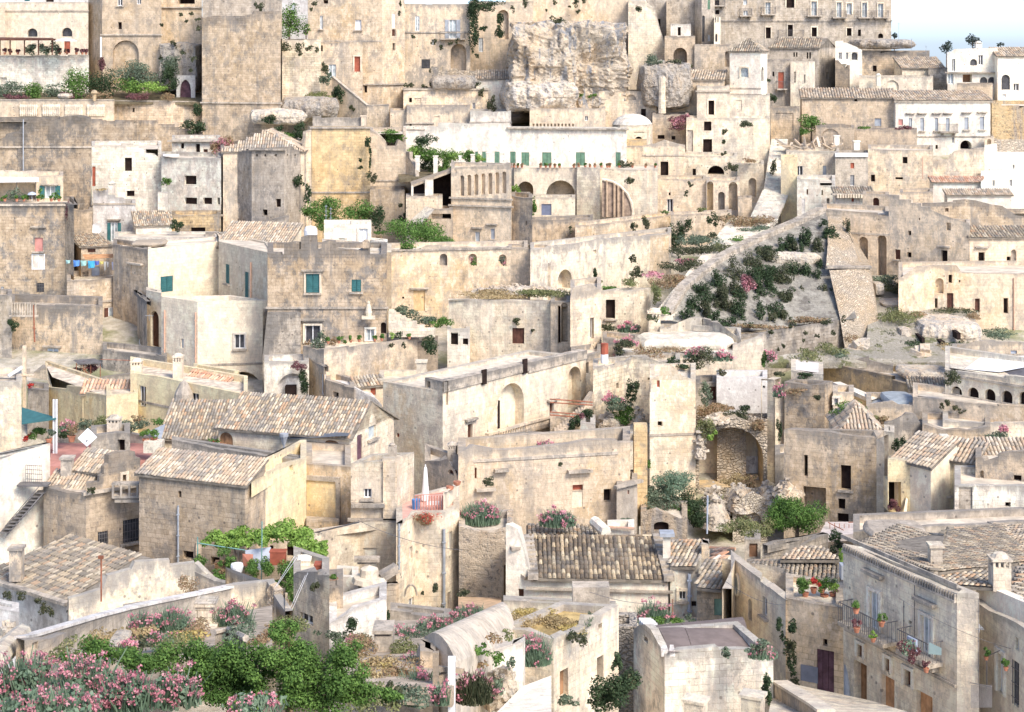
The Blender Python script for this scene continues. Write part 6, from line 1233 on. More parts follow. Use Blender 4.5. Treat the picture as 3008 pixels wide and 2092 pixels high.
hs('yellow_house','pale yellow rendered house block at the left with ochre damp stains','house',[(405,392,132),(892,462,124)],124,YP,a=1,d=6,prof={0:[(405,392),(555,408),(560,378),(690,392),(692,430),(892,462)]},th=.3,par=.25,rmat=TD,ops=[('r','dark',530,648,618,656,{'dep':.1})])
hs('yellow_house','pale yellow rendered house centre with one tall dark window','house',[(890,462,123.8),(1158,438,127)],123.8,YM,d=5,th=.3,par=.25,rmat=TD)
hs('yellow_house','pale yellow rendered house main block with sloping coping','house',[(1092,275,127.5),(1145,280,126),(2075,458,121)],126,YM,a=1,d=7,th=.3,par=.5,prof={1:[(1145,280),(1310,300),(1500,340),(2075,458)]},ops=[('r','dglass',1166,382,1222,556),('r','dglass',1592,442,1666,530)],band=[(600,1,.05)],rmat=TD)
hs('yellow_stair_wall','pale yellow stepped wall climbing beside the dark archway','wall',[(1620,250,131),(2005,390,128)],129,YM,d=1.0,prof={0:[(1620,240),(1690,245),(1690,262),(1740,265),(1742,290),(1795,292),(1797,318),(1850,320),(1852,345),(1900,348),(1902,368),(2005,370)]})
hs('debris_roof','cream and red loose tile roof between the two yellow parapets, left','roof',[(690,440,127),(1095,440,127)],127,YM,roof=('mono',(900,335),0),pitch=26,tk='red',ts=1.3)
hs('debris_roof','cream and red loose tile roof beside the yellow stepped wall','roof',[(1520,360,127.5),(1850,410,126)],127,YM,roof=('mono',(1650,262),0),pitch=26,tk='red',ts=1.3)
chm('shorter cream domed chimney with dark slots on the yellow house',1136,172,84,130,127.5,WL('pale',0,2,0,0),'slot',lb=1)
chm('taller cream domed chimney with dark slots on the yellow house',1485,125,76,205,126.5,WL('pale',0,2,0,0),'slot',lb=1)
hs('courtyard_wall','cream wall behind the yellow house under the domed chimneys','wall',[(1170,255,133),(1440,285,132)],133,WL('cream',3,8,3,3),d=2)
slab('terrace_floor',None,None,[pt(350,1060,107),pt(1345,1010,108),pt(1345,860,113.5),pt(350,860,113.5)],flt('red_tile_floor',(.50,.24,.19),.8,.15,1.0),4)['kind']='structure'
wr('terrace_parapet','low grey parapet behind the red floored roof terrace','parapet',[(370,760,114),(880,740,114),(1360,830,113)],WL('grey',6,3,4,3),zdrop=4)
_r=em('green_canopy',pt(330,850,111),'dark green canvas canopy shelter on the red terrace','canopy')
_m=MB();_m.face([pt(182,695,110.4),pt(472,655,110.4),pt(472,645,110.6),pt(182,560,113.5)]);_m.face([pt(182,705,110.4),pt(472,665,110.4),pt(472,655,110.4),pt(182,695,110.4)]);_m.face([pt(182,830,110.4),pt(182,695,110.4),pt(182,560,113.5),pt(182,700,113.5)]);_m.mk('canvas',flt('green_canvas',(.05,.14,.14),.8,.1),_r)
for x in(455,470):_m=MB();_m.box(pt(x,760,110.6),.09,.06,2.3*.55+.9);_m.mk('post',WFR,_r)
for(x,y,w0,h0,k,l)in((300,770,130,130,'green','green plants in the shade of the green canopy'),(540,790,110,90,'dark','dark shrubs right of the canopy post'),(700,720,130,110,'olive','grey green bushes behind the stone chimney, left'),(850,680,150,110,'grass','yellowish bush under the yellow house wall'),(1110,720,230,150,'olive','broad grey green bush right of the slotted chimney'),
(1140,650,100,50,'brush','brown seed heads above the broad grey green bush'),(1310,685,110,60,'green','bright green tuft beside the tiled hall roof'),(230,810,90,60,'red','red potted geraniums under the canopy')):pn(k,l,x,y,w0,h0,111.5)
vl('pink valerian growing under the yellow wall left of the chimney',560,725,170,90,112.5)
for(x,y,w0,l,k)in((410,865,60,'leafy potted shrub on the red terrace by the parapet','olive'),(395,1020,56,'large terracotta pot at the left rim of the red terrace','plum'),(1220,870,60,'terracotta pot with green plant right of the dark hatch','green'),(600,850,70,'round terracotta pot near the white dish','brush'),
(1290,860,60,'geranium pot beside the patterned tub','green')):pot(l,x,y,w0,108.5,kind=k,leafk=1.4)
_m=MB();_m.box(pt(1290,885,108.3),.62,.4,.38);tag(_m.mk('planter',WL('white',6,3,0,0)),'patterned white planter at the corner of the red terrace','planter')
for(x,l)in((1540,'white trough of red geraniums under the tiled hall eave'),(1800,'terracotta trough with pink flowers under the arched window')):
 _r=em('flower_trough',pt(x,905,108.8),l,'flower trough');_m=MB();_m.box(pt(x,895,108.8),.7,.2,.2);_m.mk('trough',WFR if x<1600 else TERRA,_r)
 q=pt(x-10,860,108.8);V,Q=leaves(q,(.7,.35,.35),.14,260,8);fm_('foliage',V,Q,lm('green'),_r);V,Q=leaves(q+V3((-.1,0,.1)),(.7,.35,.4),.12,60,8);fm_('flowers',V,Q,lm('red'),_r)
pn('green','green bush on the parapet before the tiled hall',2055,915,110,40,108.6)
_m=MB();q=[pt(650,820,104.5),pt(728,890,104.3),pt(810,815,104.5),pt(732,738,104.7)];b=V3((0,.12,0));_m.face(q);_m.face([p+b for p in q][::-1]);[_m.face([q[i],q[i]+b,q[(i+1)%4]+b,q[(i+1)%4]])for i in range(4)]
_o=_m.mk('panel_dish',WFR);tag(_o,'white diamond shaped dish panel in front of the stone chimney','dish');_m=MB();_m.tube(pt(728,840,104.4),pt(728,836,103.6),.03);_m.lathe(pt(728,842,103.7),[(0,-.06),(.07,0),(0,.06)],8);_m.mk('feed',IRON,_o);_m=MB();_m.tube(pt(728,980,104.6),pt(728,880,104.5),.04);_m.mk('mast',IRON,_o)
hs('stair_hut','small stone stair head with a dark hatch on the red terrace','stair head',[(760,800,108),(975,770,106.2),(1090,775,108)],106.2,WL('grey',7,3,8,2),a=1,d=3,ops=[('r','dark',985,830,1045,930)])
chm('slotted grey chimney in the middle of the roof terrace',945,655,100,140,107.5,WL('grey',4,2,2,0),'slot',lb=1)
hs('small_gabled_house','small tan house with stepped gable parapet and barred window','house',[(365,1240,104),(720,1290,99),(1175,1215,102)],99,WL('tan',5.5,7,8,3),a=1,d=5,rmat=TD,par=.05,prof={0:[(365,1225),(720,1290)],1:[(720,1195),(830,1185),(835,1140),(870,1120),(875,1060),(910,1030),(915,960),(1000,935),(1090,920),(1130,930),(1135,970),(1180,985),(1185,1020),(1215,1030),
(1240,1090)]},ops=[('r','dark',1024,1122,1054,1178,{'frame':1}),('r','grate',1030,1498,1168,1690,{'sill':1}),('r','grate',820,1600,905,1712)],band=[(1240,1,.3)],key='sgh')
_m=MB();q=pt(1080,1300,99.3);_m.box(q,.95,.4,.07);_m.box(q+V3((0,0,.75)),1.0,.3,.06)
for dx in(-.9,-.4,.1,.6,.9):_m.box(q+V3((dx,-.3,.36)),.06,.05,.34)
_m.box(q-V3((0,0,.25)),.8,.3,.1);tag(_m.mk('stone_balcony',WL('grey',7,3,0,0)),'tiny corbelled stone balcony on the small gabled house','balcony')
hs('lower_tile_roof','two tier old tile roof beside the stepped gable, upper tier','roof',[(612,1070,103),(870,1105,101.5)],102,WL('tan',4,4,4,2),roof=('mono',(750,925),0),pitch=28,tk='pale',ts=1.0)
hs('lower_tile_roof','lower tier of old tiles over the left wall of the gabled house','roof',[(400,1225,102.5),(715,1250,99.8)],101,WL('tan',4,4,4,2),roof=('mono',(620,1105),0),pitch=28,tk='pale',ts=1.0)
chm('grey box chimney at the left of the two tier roof',552,985,90,170,101.5,WL('grey',6,2,2,0),'box',lb=1)
pn('scrub','dark weed tuft on the cornice of the small gabled house',765,1262,70,50,98.8)
hs('long_low_house','long low tan house with a speckled pale tile roof','house',[(1165,1108,103),(2052,1205,95)],95,WL('tan',4.5,7,8,4.5),a=1,d=6,roof=('mono',(1700,960),0),pitch=20,tk='pale',ts=1.05,ops=[('r','dark',1492,1262,1520,1318),('r','dark',1532,1765,1620,1835),('r','dark',1765,1815,1840,1885),('r','dark',1445,1462,1470,1472)],key='llh')
_m=MB();q=pt(1496,1350,98);_m.lathe(q+V3((0,0,-.4)),[(0,0),(.18,.1),(.3,.45),(.22,.6),(.28,.9),(.12,1.0),(0,1.0)],8);tag(_m.mk('wall_lantern',IRON),'dark iron bracket lantern on the long low tan house','lantern')
pipe(HS['llh']['root'],1500,1380,1880,pl=HS['llh']['planes'][0],mat=ZINC)
C('b3')
hs('cream_gable_house','bright cream gable wall with sloping top and small dark opening','house',[(-88,1205,95.2),(428,1025,102)],95.2,WL('yellow',1,4,5,1.5),d=4,prof={0:[(-88,1195),(60,1135),(70,1105),(160,1080),(170,1040),(420,990),(428,1000)]},ops=[('r','dark',286,1045,316,1095)],par=.8)
hs('parapet_house','grey parapet running along the back of the pale tile roof','parapet',[(-700,830,109),(0,950,104),(415,1000,103)],104,WL('grey',6,4,5,2),a=1,d=1.0)
WH=WL('pale',1.5,4.5,3,3.5)
hs('tiled_hall','big hall with a brown tile roof, arched windows and pointed gable window','hall',[(-310,712,116),(788,795,108),(1160,640,116)],108,WH,a=1,roof=('gable',(975,510),0),tk='old',ts=1.0,ov=.35,ops=[('a','wood',-305,770,-188,888,{'sill':1,'back':flt('leaded_glass',(.16,.10,.09),.4,.2)}),('s','wood',580,836,698,952,{'sill':1,'back':flt('leaded_glass',(.16,.10,.09),.4,.2)}),
('p','glass',948,612,1012,820,{'sill':1,'w':1,'frame':0}),('r','purple',852,790,895,998,{'w':1})])
C('a3')
hs('tiled_annex','lower tiled wing joined to the left of the brown roofed hall','hall wing',[(1350,812,117),(1868,820,114.5)],115,WH,d=7,roof=('mono',(1600,500),0),pitch=27,tk='old',ts=1.0,ov=.25)
_m=MB();_m.lathe(pt(1540,500,122),[(.75,0),(.7,.5),(.3,1.3),(0,1.5)],8);tag(_m.mk('stone_finial',WL('grey',6,2,0,0)),'grey pointed stone finial on the hall wing ridge','finial')
_m=MB();_m.face([pt(1225,770,113.5),pt(1350,830,112.5),pt(1385,700,115.5)]);_m.face([pt(1225,790,113.5),pt(1350,850,112.5),pt(1350,830,112.5),pt(1225,770,113.5)]);tag(_m.mk('slab_roof',ZINC),'small grey slab leaning left of the hall wing','slab')
C('b3')
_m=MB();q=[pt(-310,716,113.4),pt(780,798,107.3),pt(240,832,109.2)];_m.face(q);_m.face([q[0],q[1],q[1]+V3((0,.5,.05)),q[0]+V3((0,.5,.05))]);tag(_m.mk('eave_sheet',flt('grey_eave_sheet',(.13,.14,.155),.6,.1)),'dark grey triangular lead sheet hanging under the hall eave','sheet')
_m=MB();_m.lathe(pt(240,875,108.6),[(.1,0),(.25,.5),(.3,.55),(.3,.75),(0,.75)],8);_m.tube(pt(240,970,108.6),pt(240,870,108.6),.08);tag(_m.mk('hopper',ZINC),'zinc hopper and downpipe below the lead sheet','downpipe')
hs('old_chapel_house','small mottled house with white arched doorway behind the hall ridge','house',[(75,180,131),(450,170,131)],131,WL('white',8,1,6,1),d=3,ops=[('a','niche',185,278,442,600,{'dep':.35,'back':WL('bwhite',4,1,0,0)}),('r','dark',150,100,152,102)])
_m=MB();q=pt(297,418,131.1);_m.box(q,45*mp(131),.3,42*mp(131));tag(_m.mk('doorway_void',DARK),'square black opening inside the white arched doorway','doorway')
pn('plum','dark red creeper top hanging beside the white arched doorway',355,210,120,90,130.3,name='creeper');pn('dark','dark ivy fall along the right of the white arched doorway',395,350,100,220,130.3,name='ivy')
hs('lane_house','pale wall with blue white quoin line and two dim doors','house',[(430,140,131),(575,220,129.5),(592,200,131)],129.5,WL('cream',4,3,4,2),a=1,d=4,ops=[('r','dglass',474,300,506,462,{'w':0}),('r','dglass',545,280,575,460,{'w':0})])
hs('barrel_roof_shed','small cream shed with hatch left of the pale plaster roof','shed',[(590,330,128),(830,400,126)],126,WL('cream',4,4,5,2),a=1,d=4,ops=[('r','dark',648,432,698,478)])
_m=MB();q=[pt(660,330,130),pt(830,395,126.2),pt(1010,490,125.2),pt(1060,540,125),pt(940,400,130),pt(800,340,131)];_m.face(q);_m.face([q[1],q[2],q[2]-V3((0,0,3)),q[1]-V3((0,0,3))]);_m.face([q[2],q[3],q[3]-V3((0,0,3)),q[2]-V3((0,0,3))]);tag(_m.mk('plaster_roof',WL('bwhite',5,1,0,0)),'smooth pale grey sloping plaster roof behind the hall gable','roof')
hs('old_tile_house','cream house with broken old tile eave behind the hall gable','house',[(850,385,128.5),(1070,365,127)],128,WL('cream',4,4,5,2),roof=('mono',(800,310),0),pitch=24,tk='old',ts=1.2,ops=[('r','red',965,400,1010,460)])
hs('rough_roof_house','cream back wall with rough tile remains behind the tall white wall','house',[(1040,330,129),(1440,330,129)],129,WL('pale',2,4,3,2),d=4,rg=.2)
chm('white block chimney stub by the dark wall gap',1390,175,80,150,129.5,WL('pale',1,2,2,0),'box',lb=1)
hs('long_facade_house','long cream palace with arches, crusted parapet and tall white end wall','palace',[(1070,345,127),(1570,430,117),(2770,148,132)],117,WL('pale',2.5,7.5,3.5,2),a=1,th=.6,par=.25,rmat=flt('pale_flat_roof',(.62,.54,.42),.95,.15),key='lfh',prof={0:[(1070,345),(1570,432)],1:[(1570,432),(2100,305),(2500,195),
(2770,130)]},ops=[('a','niche',2028,360,2250,800,{'dep':.9,'w':1,'back':WL('pale',1,4,0,1)}),('a','niche',2620,220,2726,560,{'dep':.9,'w':1,'back':WL('pale',1,4,0,1)}),('r','door',1780,700,1820,826,{'w':1,'hood':.35}),('r','door',2465,525,2500,700,{'w':1,'hood':.25}),('r','red',1182,778,1206,812,{'w':0})])
_P=HS['lfh']['planes'][1]
_m=MB();u0,z0=_P.uz(2032,756);u1,z1=_P.uz(2080,510);_m.box(_P.p((u0+u1)/2,(z0+z1)/2,.62),abs(u1-u0)/2,.25,(z1-z0)/2,_P.e);_o=_m.mk('doorway',DARK,HS['lfh']['root'])
_m=MB();za=_P.uz(1570,432)[1]
for(px0,py0,px1,py1)in((1570,345,2281,185),(2281,185,2770,80)):
 ua,z_a=_P.uz(px0,py0);ub,z_b=_P.uz(px1,py1);zb_a=_P.uz(px0,py0+88)[1];zb_b=_P.uz(px1,py1+70)[1]
 A,B,Cc,D=_P.p(ua,zb_a,-.12),_P.p(ub,zb_b,-.12),_P.p(ub,z_b,-.12),_P.p(ua,z_a,-.12);nn=V3((-_P.e.y,_P.e.x,0))*.75
 _m.face([A,B,Cc,D],0,None,[.8,.8,0,0]);_m.face([D,Cc,Cc+nn,D+nn]);_m.face([A+nn,B+nn,Cc+nn,D+nn][::-1]);_m.face([A,B,B+nn,A+nn][::-1]);_m.face([A,D,D+nn,A+nn])
_m.mk('parapet',WL('grey',9,2,8,3),HS['lfh']['root'])
wr('parapet_return','end return of the crusted parapet over the tall white end wall','parapet',[(1420,310,118.6),(1568,345,116.8)],WL('cream',6,3,5,3),zdrop=1.7,th=.5,ops=[('r','dark',1436,342,1466,396,{'dep':.3})])
for(x,y)in((1908,305),(2250,215)):_m=MB();u,z0=_P.uz(x,y);_m.box(_P.p(u,z0,-.1),.25,.06,.55,_P.e);_m.mk('window',DARK,HS['lfh']['root'])
for nm,lab,p0,p1,Y0,Y1 in(('balustrade','sloping stone balustrade with small balusters under the left arch',(1940,790),(2281,690),119.5,123.5),('balustrade','right part of the sloping stone balustrade under the second arch',(2281,690),(2470,640),123.5,125.5)):
 _m=MB();a=pt(*p0,Y0);b=pt(*p1,Y1)
 for i in range(16):q=a.lerp(b,(i+.5)/16);_m.lathe(q+V3((0,0,-.75)),[(.07,0),(.12,.3),(.06,.6),(.1,.72)],6)
 e=(b-a).normalized();_m.box((a+b)/2,(b-a).length/2,.18,.08,e);tag(_m.mk(nm,WL('cream',5,2,0,0)),lab,'balustrade')
wr('ramp_wall','grey weathered ramp wall below the stone balustrade','wall',[(1690,880,113),(1790,835,114.5),(2281,770,119),(2600,790,119)],WL('grey',8,3,10,4),zdrop=5)
hs('ochre_panel_house','house with a big orange ochre wall panel framed in grey','house',[(428,1035,104),(800,1060,102)],103,WL('cream',4,9,5,2),d=6,key='oph')
_P=HS['oph']['planes'][0];_m=MB()
u0,z1=_P.uz(434,1165);u1,z0=_P.uz(680,1500);_m.box(_P.p((u0+u1)/2,(z0+z1)/2,-.04),(u1-u0)/2,.04,(z1-z0)/2,_P.e);_o=tag(_m.mk('wall_panel',wall('yellow',.1,1.0,0,.1)),'smooth orange yellow rendered panel on the house wall','wall panel')
_m=MB();_m.box(_P.p(u1+.15,(z0+z1)/2,-.1),.14,.1,(z1-z0)/2+.3,_P.e);_m.box(_P.p((u0+u1)/2,z1+.15,-.1),(u1-u0)/2,.1,.14,_P.e);_m.mk('moulding',WL('grey',7,3,0,0),_o)
hs('square_tower_house','cream tower house with one square window and a grey ledge','tower house',[(800,1030,101.5),(1170,1030,99),(1330,950,106)],99,WL('pale',2.5,7,6,2.5),a=1,ops=[('r','dglass',908,1243,974,1322,{'sill':1}),('r','dark',1180,1100,1182,1102)],prof={0:[(800,1030),(1060,1010),(1065,985),(1170,985)],1:[(1170,985),(1330,935)]},band=[(1498,0,.2),(1498,1,.2)],key='sth')
_P=HS['sth']['planes'][0];_m=MB();u0,z0=_P.uz(808,1372);u1,_=_P.uz(1088,1372);_m.box(_P.p((u0+u1)/2,z0,-.2),(u1-u0)/2,.2,.12,_P.e);_m.mk('ledge',SG,HS['sth']['root'])
_m=MB();u0,z0=_P.uz(1130,1500);_,z1=_P.uz(1130,1010);_m.box(_P.p(u0,(z0+z1)/2,-.1),.42,.1,(z1-z0)/2,_P.e);_m.mk('pilaster',WL('cream',5,9,0,4),HS['sth']['root'])
chm('conical grey chimney pot on the square window tower',1145,870,70,120,99.5,WL('grey',7,2,0,2),'pot',lb=1)
hs('left_cream_house','stained cream wall between the panel house and the vine arbour','house',[(428,1500,103),(700,1520,101)],101.5,WL('cream',4,9,3,4),d=.8)
hs('parasol_terrace','cream terrace corner with salmon rail below the folded parasol','terrace',[(1180,1530,98.6),(1340,1440,102),(1590,1435,98),(1710,1380,101)],98,WL('pale',3,5,5,3),a=2,d=5,par=.1,key='rfh',ops=[('r','dglass',1292,1729,1316,1829),('r','dglass',1625,1602,1650,1755),('r','dglass',1284,2157,1330,2262,{'name':'doorway'}),('r','door',1610,2107,1640,2299),
('r','niche',1480,1700,1500,1712)],rmat=flt('salmon_floor',(.60,.36,.29),.8,.1))
hs('terrace_back_house','low cream house with chimney behind the folded parasol','house',[(1420,1020,107),(1700,1150,104)],105,WL('cream',4,4,5,2),d=3,prof={0:[(1420,1010),(1540,1010),(1610,990),(1700,1145)]},ops=[('a','door',1612,1000,1664,1125)])
chm('slotted grey chimney behind the folded parasol',1645,870,70,150,107,WL('grey',5,2,0,0),'slot',lb=1)
_r=em('folded_parasol',pt(1425,1400,100.5),'tall folded white parasol on the corner terrace','parasol');_m=MB();_m.lathe(pt(1425,1350,100.5),[(.16,0),(.26,.12),(.22,.5),(.1,2.05),(.02,2.2)],10);_m.mk('canopy',WFR,_r);_m=MB();_m.tube(pt(1425,1420,100.5),pt(1425,1040,100.5),.04);_m.mk('pole',WFR,_r)
_r=em('railing',pt(1460,1430,98.6),'salmon railing with red posts round the corner terrace','railing')
_m=MB()
for i in range(11):x=1340+i*23;_m.tube(pt(x,1432,98.6),pt(x,1300,98.6),.04 if i>4 else .025,n=6)
_m.tube(pt(1335,1300,98.6),pt(1580,1280,98.6),.03);_m.mk('rail',flt('salmon_paint',(.52,.22,.16),.7,.1),_r)
_m=MB();a,b=pt(1575,1275,98.3),pt(1700,1175,101.5);n_=V3((0,0,.1));_m.face([a,b,b-V3((0,0,2.0)),a-V3((0,0,2.4))]);_m.face([a,b,b+V3((.25,.2,0)),a+V3((.25,.2,0))][::-1]);_m.mk('side_wall',WL('pale',2,4,0,0),_r)
for(x,y,l)in((1690,1222,'terracotta plaque pot upper right on the terrace wall'),(1630,1262,'terracotta plaque pot lower left on the terrace wall')):_m=MB();_m.lathe(pt(x,y,99.5),[(0,0),(.2,.1),(.25,.3),(0,.3)],8);tag(_m.mk('wall_pot',TERRA),l,'pot')
pn('brush','hanging basket of dark red flowers under the corner terrace',1440,1490,190,130,97.6,flower='red',ff=.25,name='hanging_flowers')
_m=MB();_m.lathe(pt(1345,1415,99),[(0,0),(.22,0),(.26,.6),(0,.6)],10);tag(_m.mk('blue_tub',flt('blue_plastic',(.10,.25,.50),.4,.1)),'small blue tub on the corner terrace','tub')
for(x,y,l)in((1480,1400,'white low chair seat on the corner terrace'),):_m=MB();_m.box(pt(x,y,99.6),.4,.3,.06);_m.box(pt(x+10,y-18,99.8),.4,.05,.25);[_m.tube(pt(x+d_,y+22,99.6),pt(x+d_,y,99.6),.03)for d_ in(-20,20)];tag(_m.mk('chair',WFR),l,'chair')
hs('ochre_house','large honey coloured house with grey crusted rim and two small windows','house',[(1700,960,107),(1830,925,105),(3030,858,107),(3140,850,112)],105,WL('cream',3,10,9,2.2),d=4.5,th=.5,par=.9,a=1,prof={0:[(1700,950),(1830,880)],1:[(1830,880),(2050,920),(2281,905),(2500,880),(2780,835),(3030,835)]},rmat=TURF,ops=[('r','red',1810,1068,1855,1160,{'dep':.3}),
('r','red',2658,1210,2745,1260,{'dep':.3}),('r','dark',2918,1245,2982,1352),('r','niche',2655,1262,2742,1400,{'dep':.06,'back':WL('pale',2,3,0,0)})],key='oh',band=[(975,1,.08)])
_P=HS['oh']['planes'][1]
for(x0,x1,y)in((2000,2115,1085),(2612,2815,1095),(1800,1920,1250)):
 _m=MB();u0,z0=_P.uz(x0,y);u1,_=_P.uz(x1,y)
 if x0<1900:u0,u1=.1,1.4
 _m.box(_P.p((u0+u1)/2,z0,-.22),(u1-u0)/2,.22,.08,_P.e);_m.mk('hood',SG,HS['oh']['root'])
vl('big pink valerian clump at the left corner of the honey coloured house',1880,1430,350,190,100,1.2);
C('c3')
vl('pink valerian clump in front of the blind doorway',390,1470,310,150,101,1.2)
pn('scrub','bush on the wall by the grey hood',420,1035,40,36,104.5);pn('scrub','dark plant in the niche of the honey coloured house',-180,1175,100,80,103.2)
vl('faint pink valerian on the roof behind the ramp wall',-230,870,330,90,112,.7);vl('pink weeds along the honey house roof',290,865,150,50,109,.6)
hs('court_house','rough stained house corner right of the long arched palace','house',[(505,150,131),(762,92,132)],131,WL('tan',8,4,9,3),d=5,ops=[('r','dark',620,186,654,280)],rg=.1)
_m=MB();
for i in range(14):a=pt(395+i*22,770-i*19,121+i*.45);_m.box(a,.25,.9,.16)
tag(_m.mk('outer_stair',WL('cream',6,3,0,2)),'outside stair with balustrade right of the arched palace','stairs')
_m=MB();
for(y0,y1)in((492,520),(520,545),(600,630),(625,655)):_m.tube(pt(330,y0,121.5),pt(685,y1-2,124),.05,n=6)
tag(_m.mk('scaffold_rail',RUST),'four rusty horizontal rails beside the palace corner','railing')
hs('stair_wall','stained cream wall under the outside stair','wall',[(330,720,122.5),(500,680,122.5),(700,420,126)],123,WL('cream',5,4,3,2),d=3,prof={0:[(330,600),(500,690)],1:[(500,690),(690,430)]},roof='none')
pn('dark','black green creeper at the foot of the outside stair',540,710,110,170,121.5,name='creeper');pn('dark','dark creeper climbing towards the ruin',650,610,90,120,123,name='creeper');pn('plum','reddish creeper on the outside stair',600,630,80,50,122,name='creeper')
hs('white_low_block','low white block beside the black green creeper','block',[(585,690,121),(710,700,121)],121,WL('white',3,2,3,3),d=3)
_m=MB();_m.tube(pt(786,190,128),pt(786,115,128),.3,n=8);_o=tag(_m.mk('marker_post',WFR),'red and white marker post on the wall','post');_m=MB();_m.tube(pt(786,115,128),pt(786,25,128),.3,n=8);_m.mk('top',FILL['red'],_o)
hs('ruin_wall','long broken stone ruin wall with white limewashed patches','ruin',[(690,235,129),(1020,150,131),(1420,170,129)],130,WL('pale',6,4,6,5),a=1,d=4,rg=.35,prof={0:[(690,240),(1020,140)],1:[(1020,135),(1420,165)]},ops=[('r','dark',885,355,905,402),('r','dark',1148,312,1194,335)])
_m=MB();a=[pt(758,560,128.4),pt(975,480,129.6),pt(975,240,129.9),pt(758,290,128.6)];_m.face(a);tag(_m.mk('limewash_patch',WL('bwhite',1.5,1,0,0)),'faded white limewash on the long ruin wall','wall')
wr('ruin_pier','ragged rubble pier at the left end of the ruin','pier',[(695,235,127.5),(760,240,127.5)],rbl('rough',.7,.5),zdrop=14,th=1.2,rg=.5)
for(x,y,w0,h0,k,l)in((1035,390,110,190,'dark','dark conical bush inside the ruin'),(1010,480,90,90,'dark','dark bush below the conical bush'),(900,540,230,130,'olive','sprawling bush with pink blooms inside the ruin'),(960,650,180,150,'green','round green bush lower in the ruin'),(1000,585,100,70,'green','small green bush above the round one'),
(940,760,260,90,'brush','dry grass at the foot of the ruin bushes'),(850,730,70,60,'olive','grey tuft left of the dry grass')):pn(k,l,x,y,w0,h0,125,k=3.2)
vl('thin pink valerian on the limewashed ruin',850,480,170,60,124.3,.8)
rk('rubble steps inside the ruined court',850,640,220,140,125.5,1.5,rbl('rough',.6,.4),name='rubble',amp=.3,seed=81)
rk('rubble mound under the ruin tower left side',1080,640,160,260,124.5,1.5,rbl('rough',.8,.3),name='rubble',amp=.25,seed=82,boxy=.5)
hs('ruin_tower','tall broken cream tower of the ruin with two square holes','ruin tower',[(1165,330,120.5),(1550,330,121)],120.5,WL('pale',1.5,8,4,2.5),d=6,rg=.3,prof={0:[(1130,440),(1170,430),(1175,330),(1240,290),(1260,220),(1340,200),(1400,260),(1440,300),(1560,330)]},ops=[('r','red',1225,335,1250,392),('r','dark',1232,678,1272,720)],band=[(788,0,.06)])
hs('ruin_wall','cream wall lower left of the broken tower','ruin',[(1000,780,121.5),(1180,770,121)],121.3,WL('pale',3,7,5,3),d=3,rg=.3)
hs('pink_wall_house','cream wall strip with pink flowers right of the honey coloured house','wall',[(888,860,112),(1075,850,113)],112,WL('pale',3,6,4,2),d=3,rg=.3,ops=[('r','dark',965,1105,995,1150)])
hs('shed','small grey green shed with a slab roof beside the honey house','shed',[(888,1215,105),(1062,1170,107)],106,WL('grey',3,3,3,1),d=3,band=[(1200,0,.3)],ops=[('r','red',980,1255,994,1290)])
_m=MB();_m.box(pt(1085,1120,109.5),.45,.4,3.4);tag(_m.mk('pier',WL('ochre',3,8,0,4)),'tall ochre stained pier left of the grey shrubs','pier')
vl('small pink clump hanging on the cream wall strip',915,960,90,150,110.5,.7);pn('green','green tuft at the ruin tower foot',1140,1020,70,110,118.5);pn('olive','green weeds at the foot of the small shed',950,1520,140,90,103.5)
hs('white_ruin_wall','bluish white limewashed wall high in the ruin','wall',[(1725,310,128),(2150,310,128)],128,WL('bwhite',0,0,2,0),d=3,ops=[('r','dark',2112,380,2132,402)])
hs('ruin_back_wall','shaded stone wall with a red brown door left of the bluish wall','ruin',[(1550,360,128.5),(1730,350,128.5)],128.5,WL('grey',6,3,4,3),d=3,rg=.4,ops=[('r','door',1662,388,1728,500)])
wr('ruin_pier','tall thin broken pier right of the vaulted ruin','pier',[(2150,320,124),(2210,330,123.6),(2216,340,124)],WL('pale',1.5,4,3,5),zdrop=30,th=1.0,rg=.3)
hs('vault_ruin','open broken barrel vault with orange stained ceiling and black door','ruin',[(1552,700,122),(2150,660,122)],122,rbl('rough',.8,.4),d=3.6,roof='none',th=1.6,prof={0:[(1552,700),(1600,720),(1680,680),(1720,690),(1800,650),(1900,650),(2000,680),(2090,720),
(2150,660)]},ops=[('a','niche',1580,700,2118,1230,{'dep':3.0,'back':wall('pale',.5,.9,.0,.1),'rev':wall('ochre',.5,1.2,0,.2),'name':'vault'})])
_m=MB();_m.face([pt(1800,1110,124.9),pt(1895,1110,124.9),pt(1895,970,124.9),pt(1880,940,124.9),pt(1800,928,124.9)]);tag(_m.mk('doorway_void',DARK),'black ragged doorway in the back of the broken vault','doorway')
_m=MB();_m.face([pt(1900,1120,124.8),pt(2110,1110,124.8),pt(2110,970,124.8),pt(1905,970,124.8)]);tag(_m.mk('painted_patch',wall('bwhite',.9,.0,0,0)),'grey blue painted patch inside the broken vault','wall')
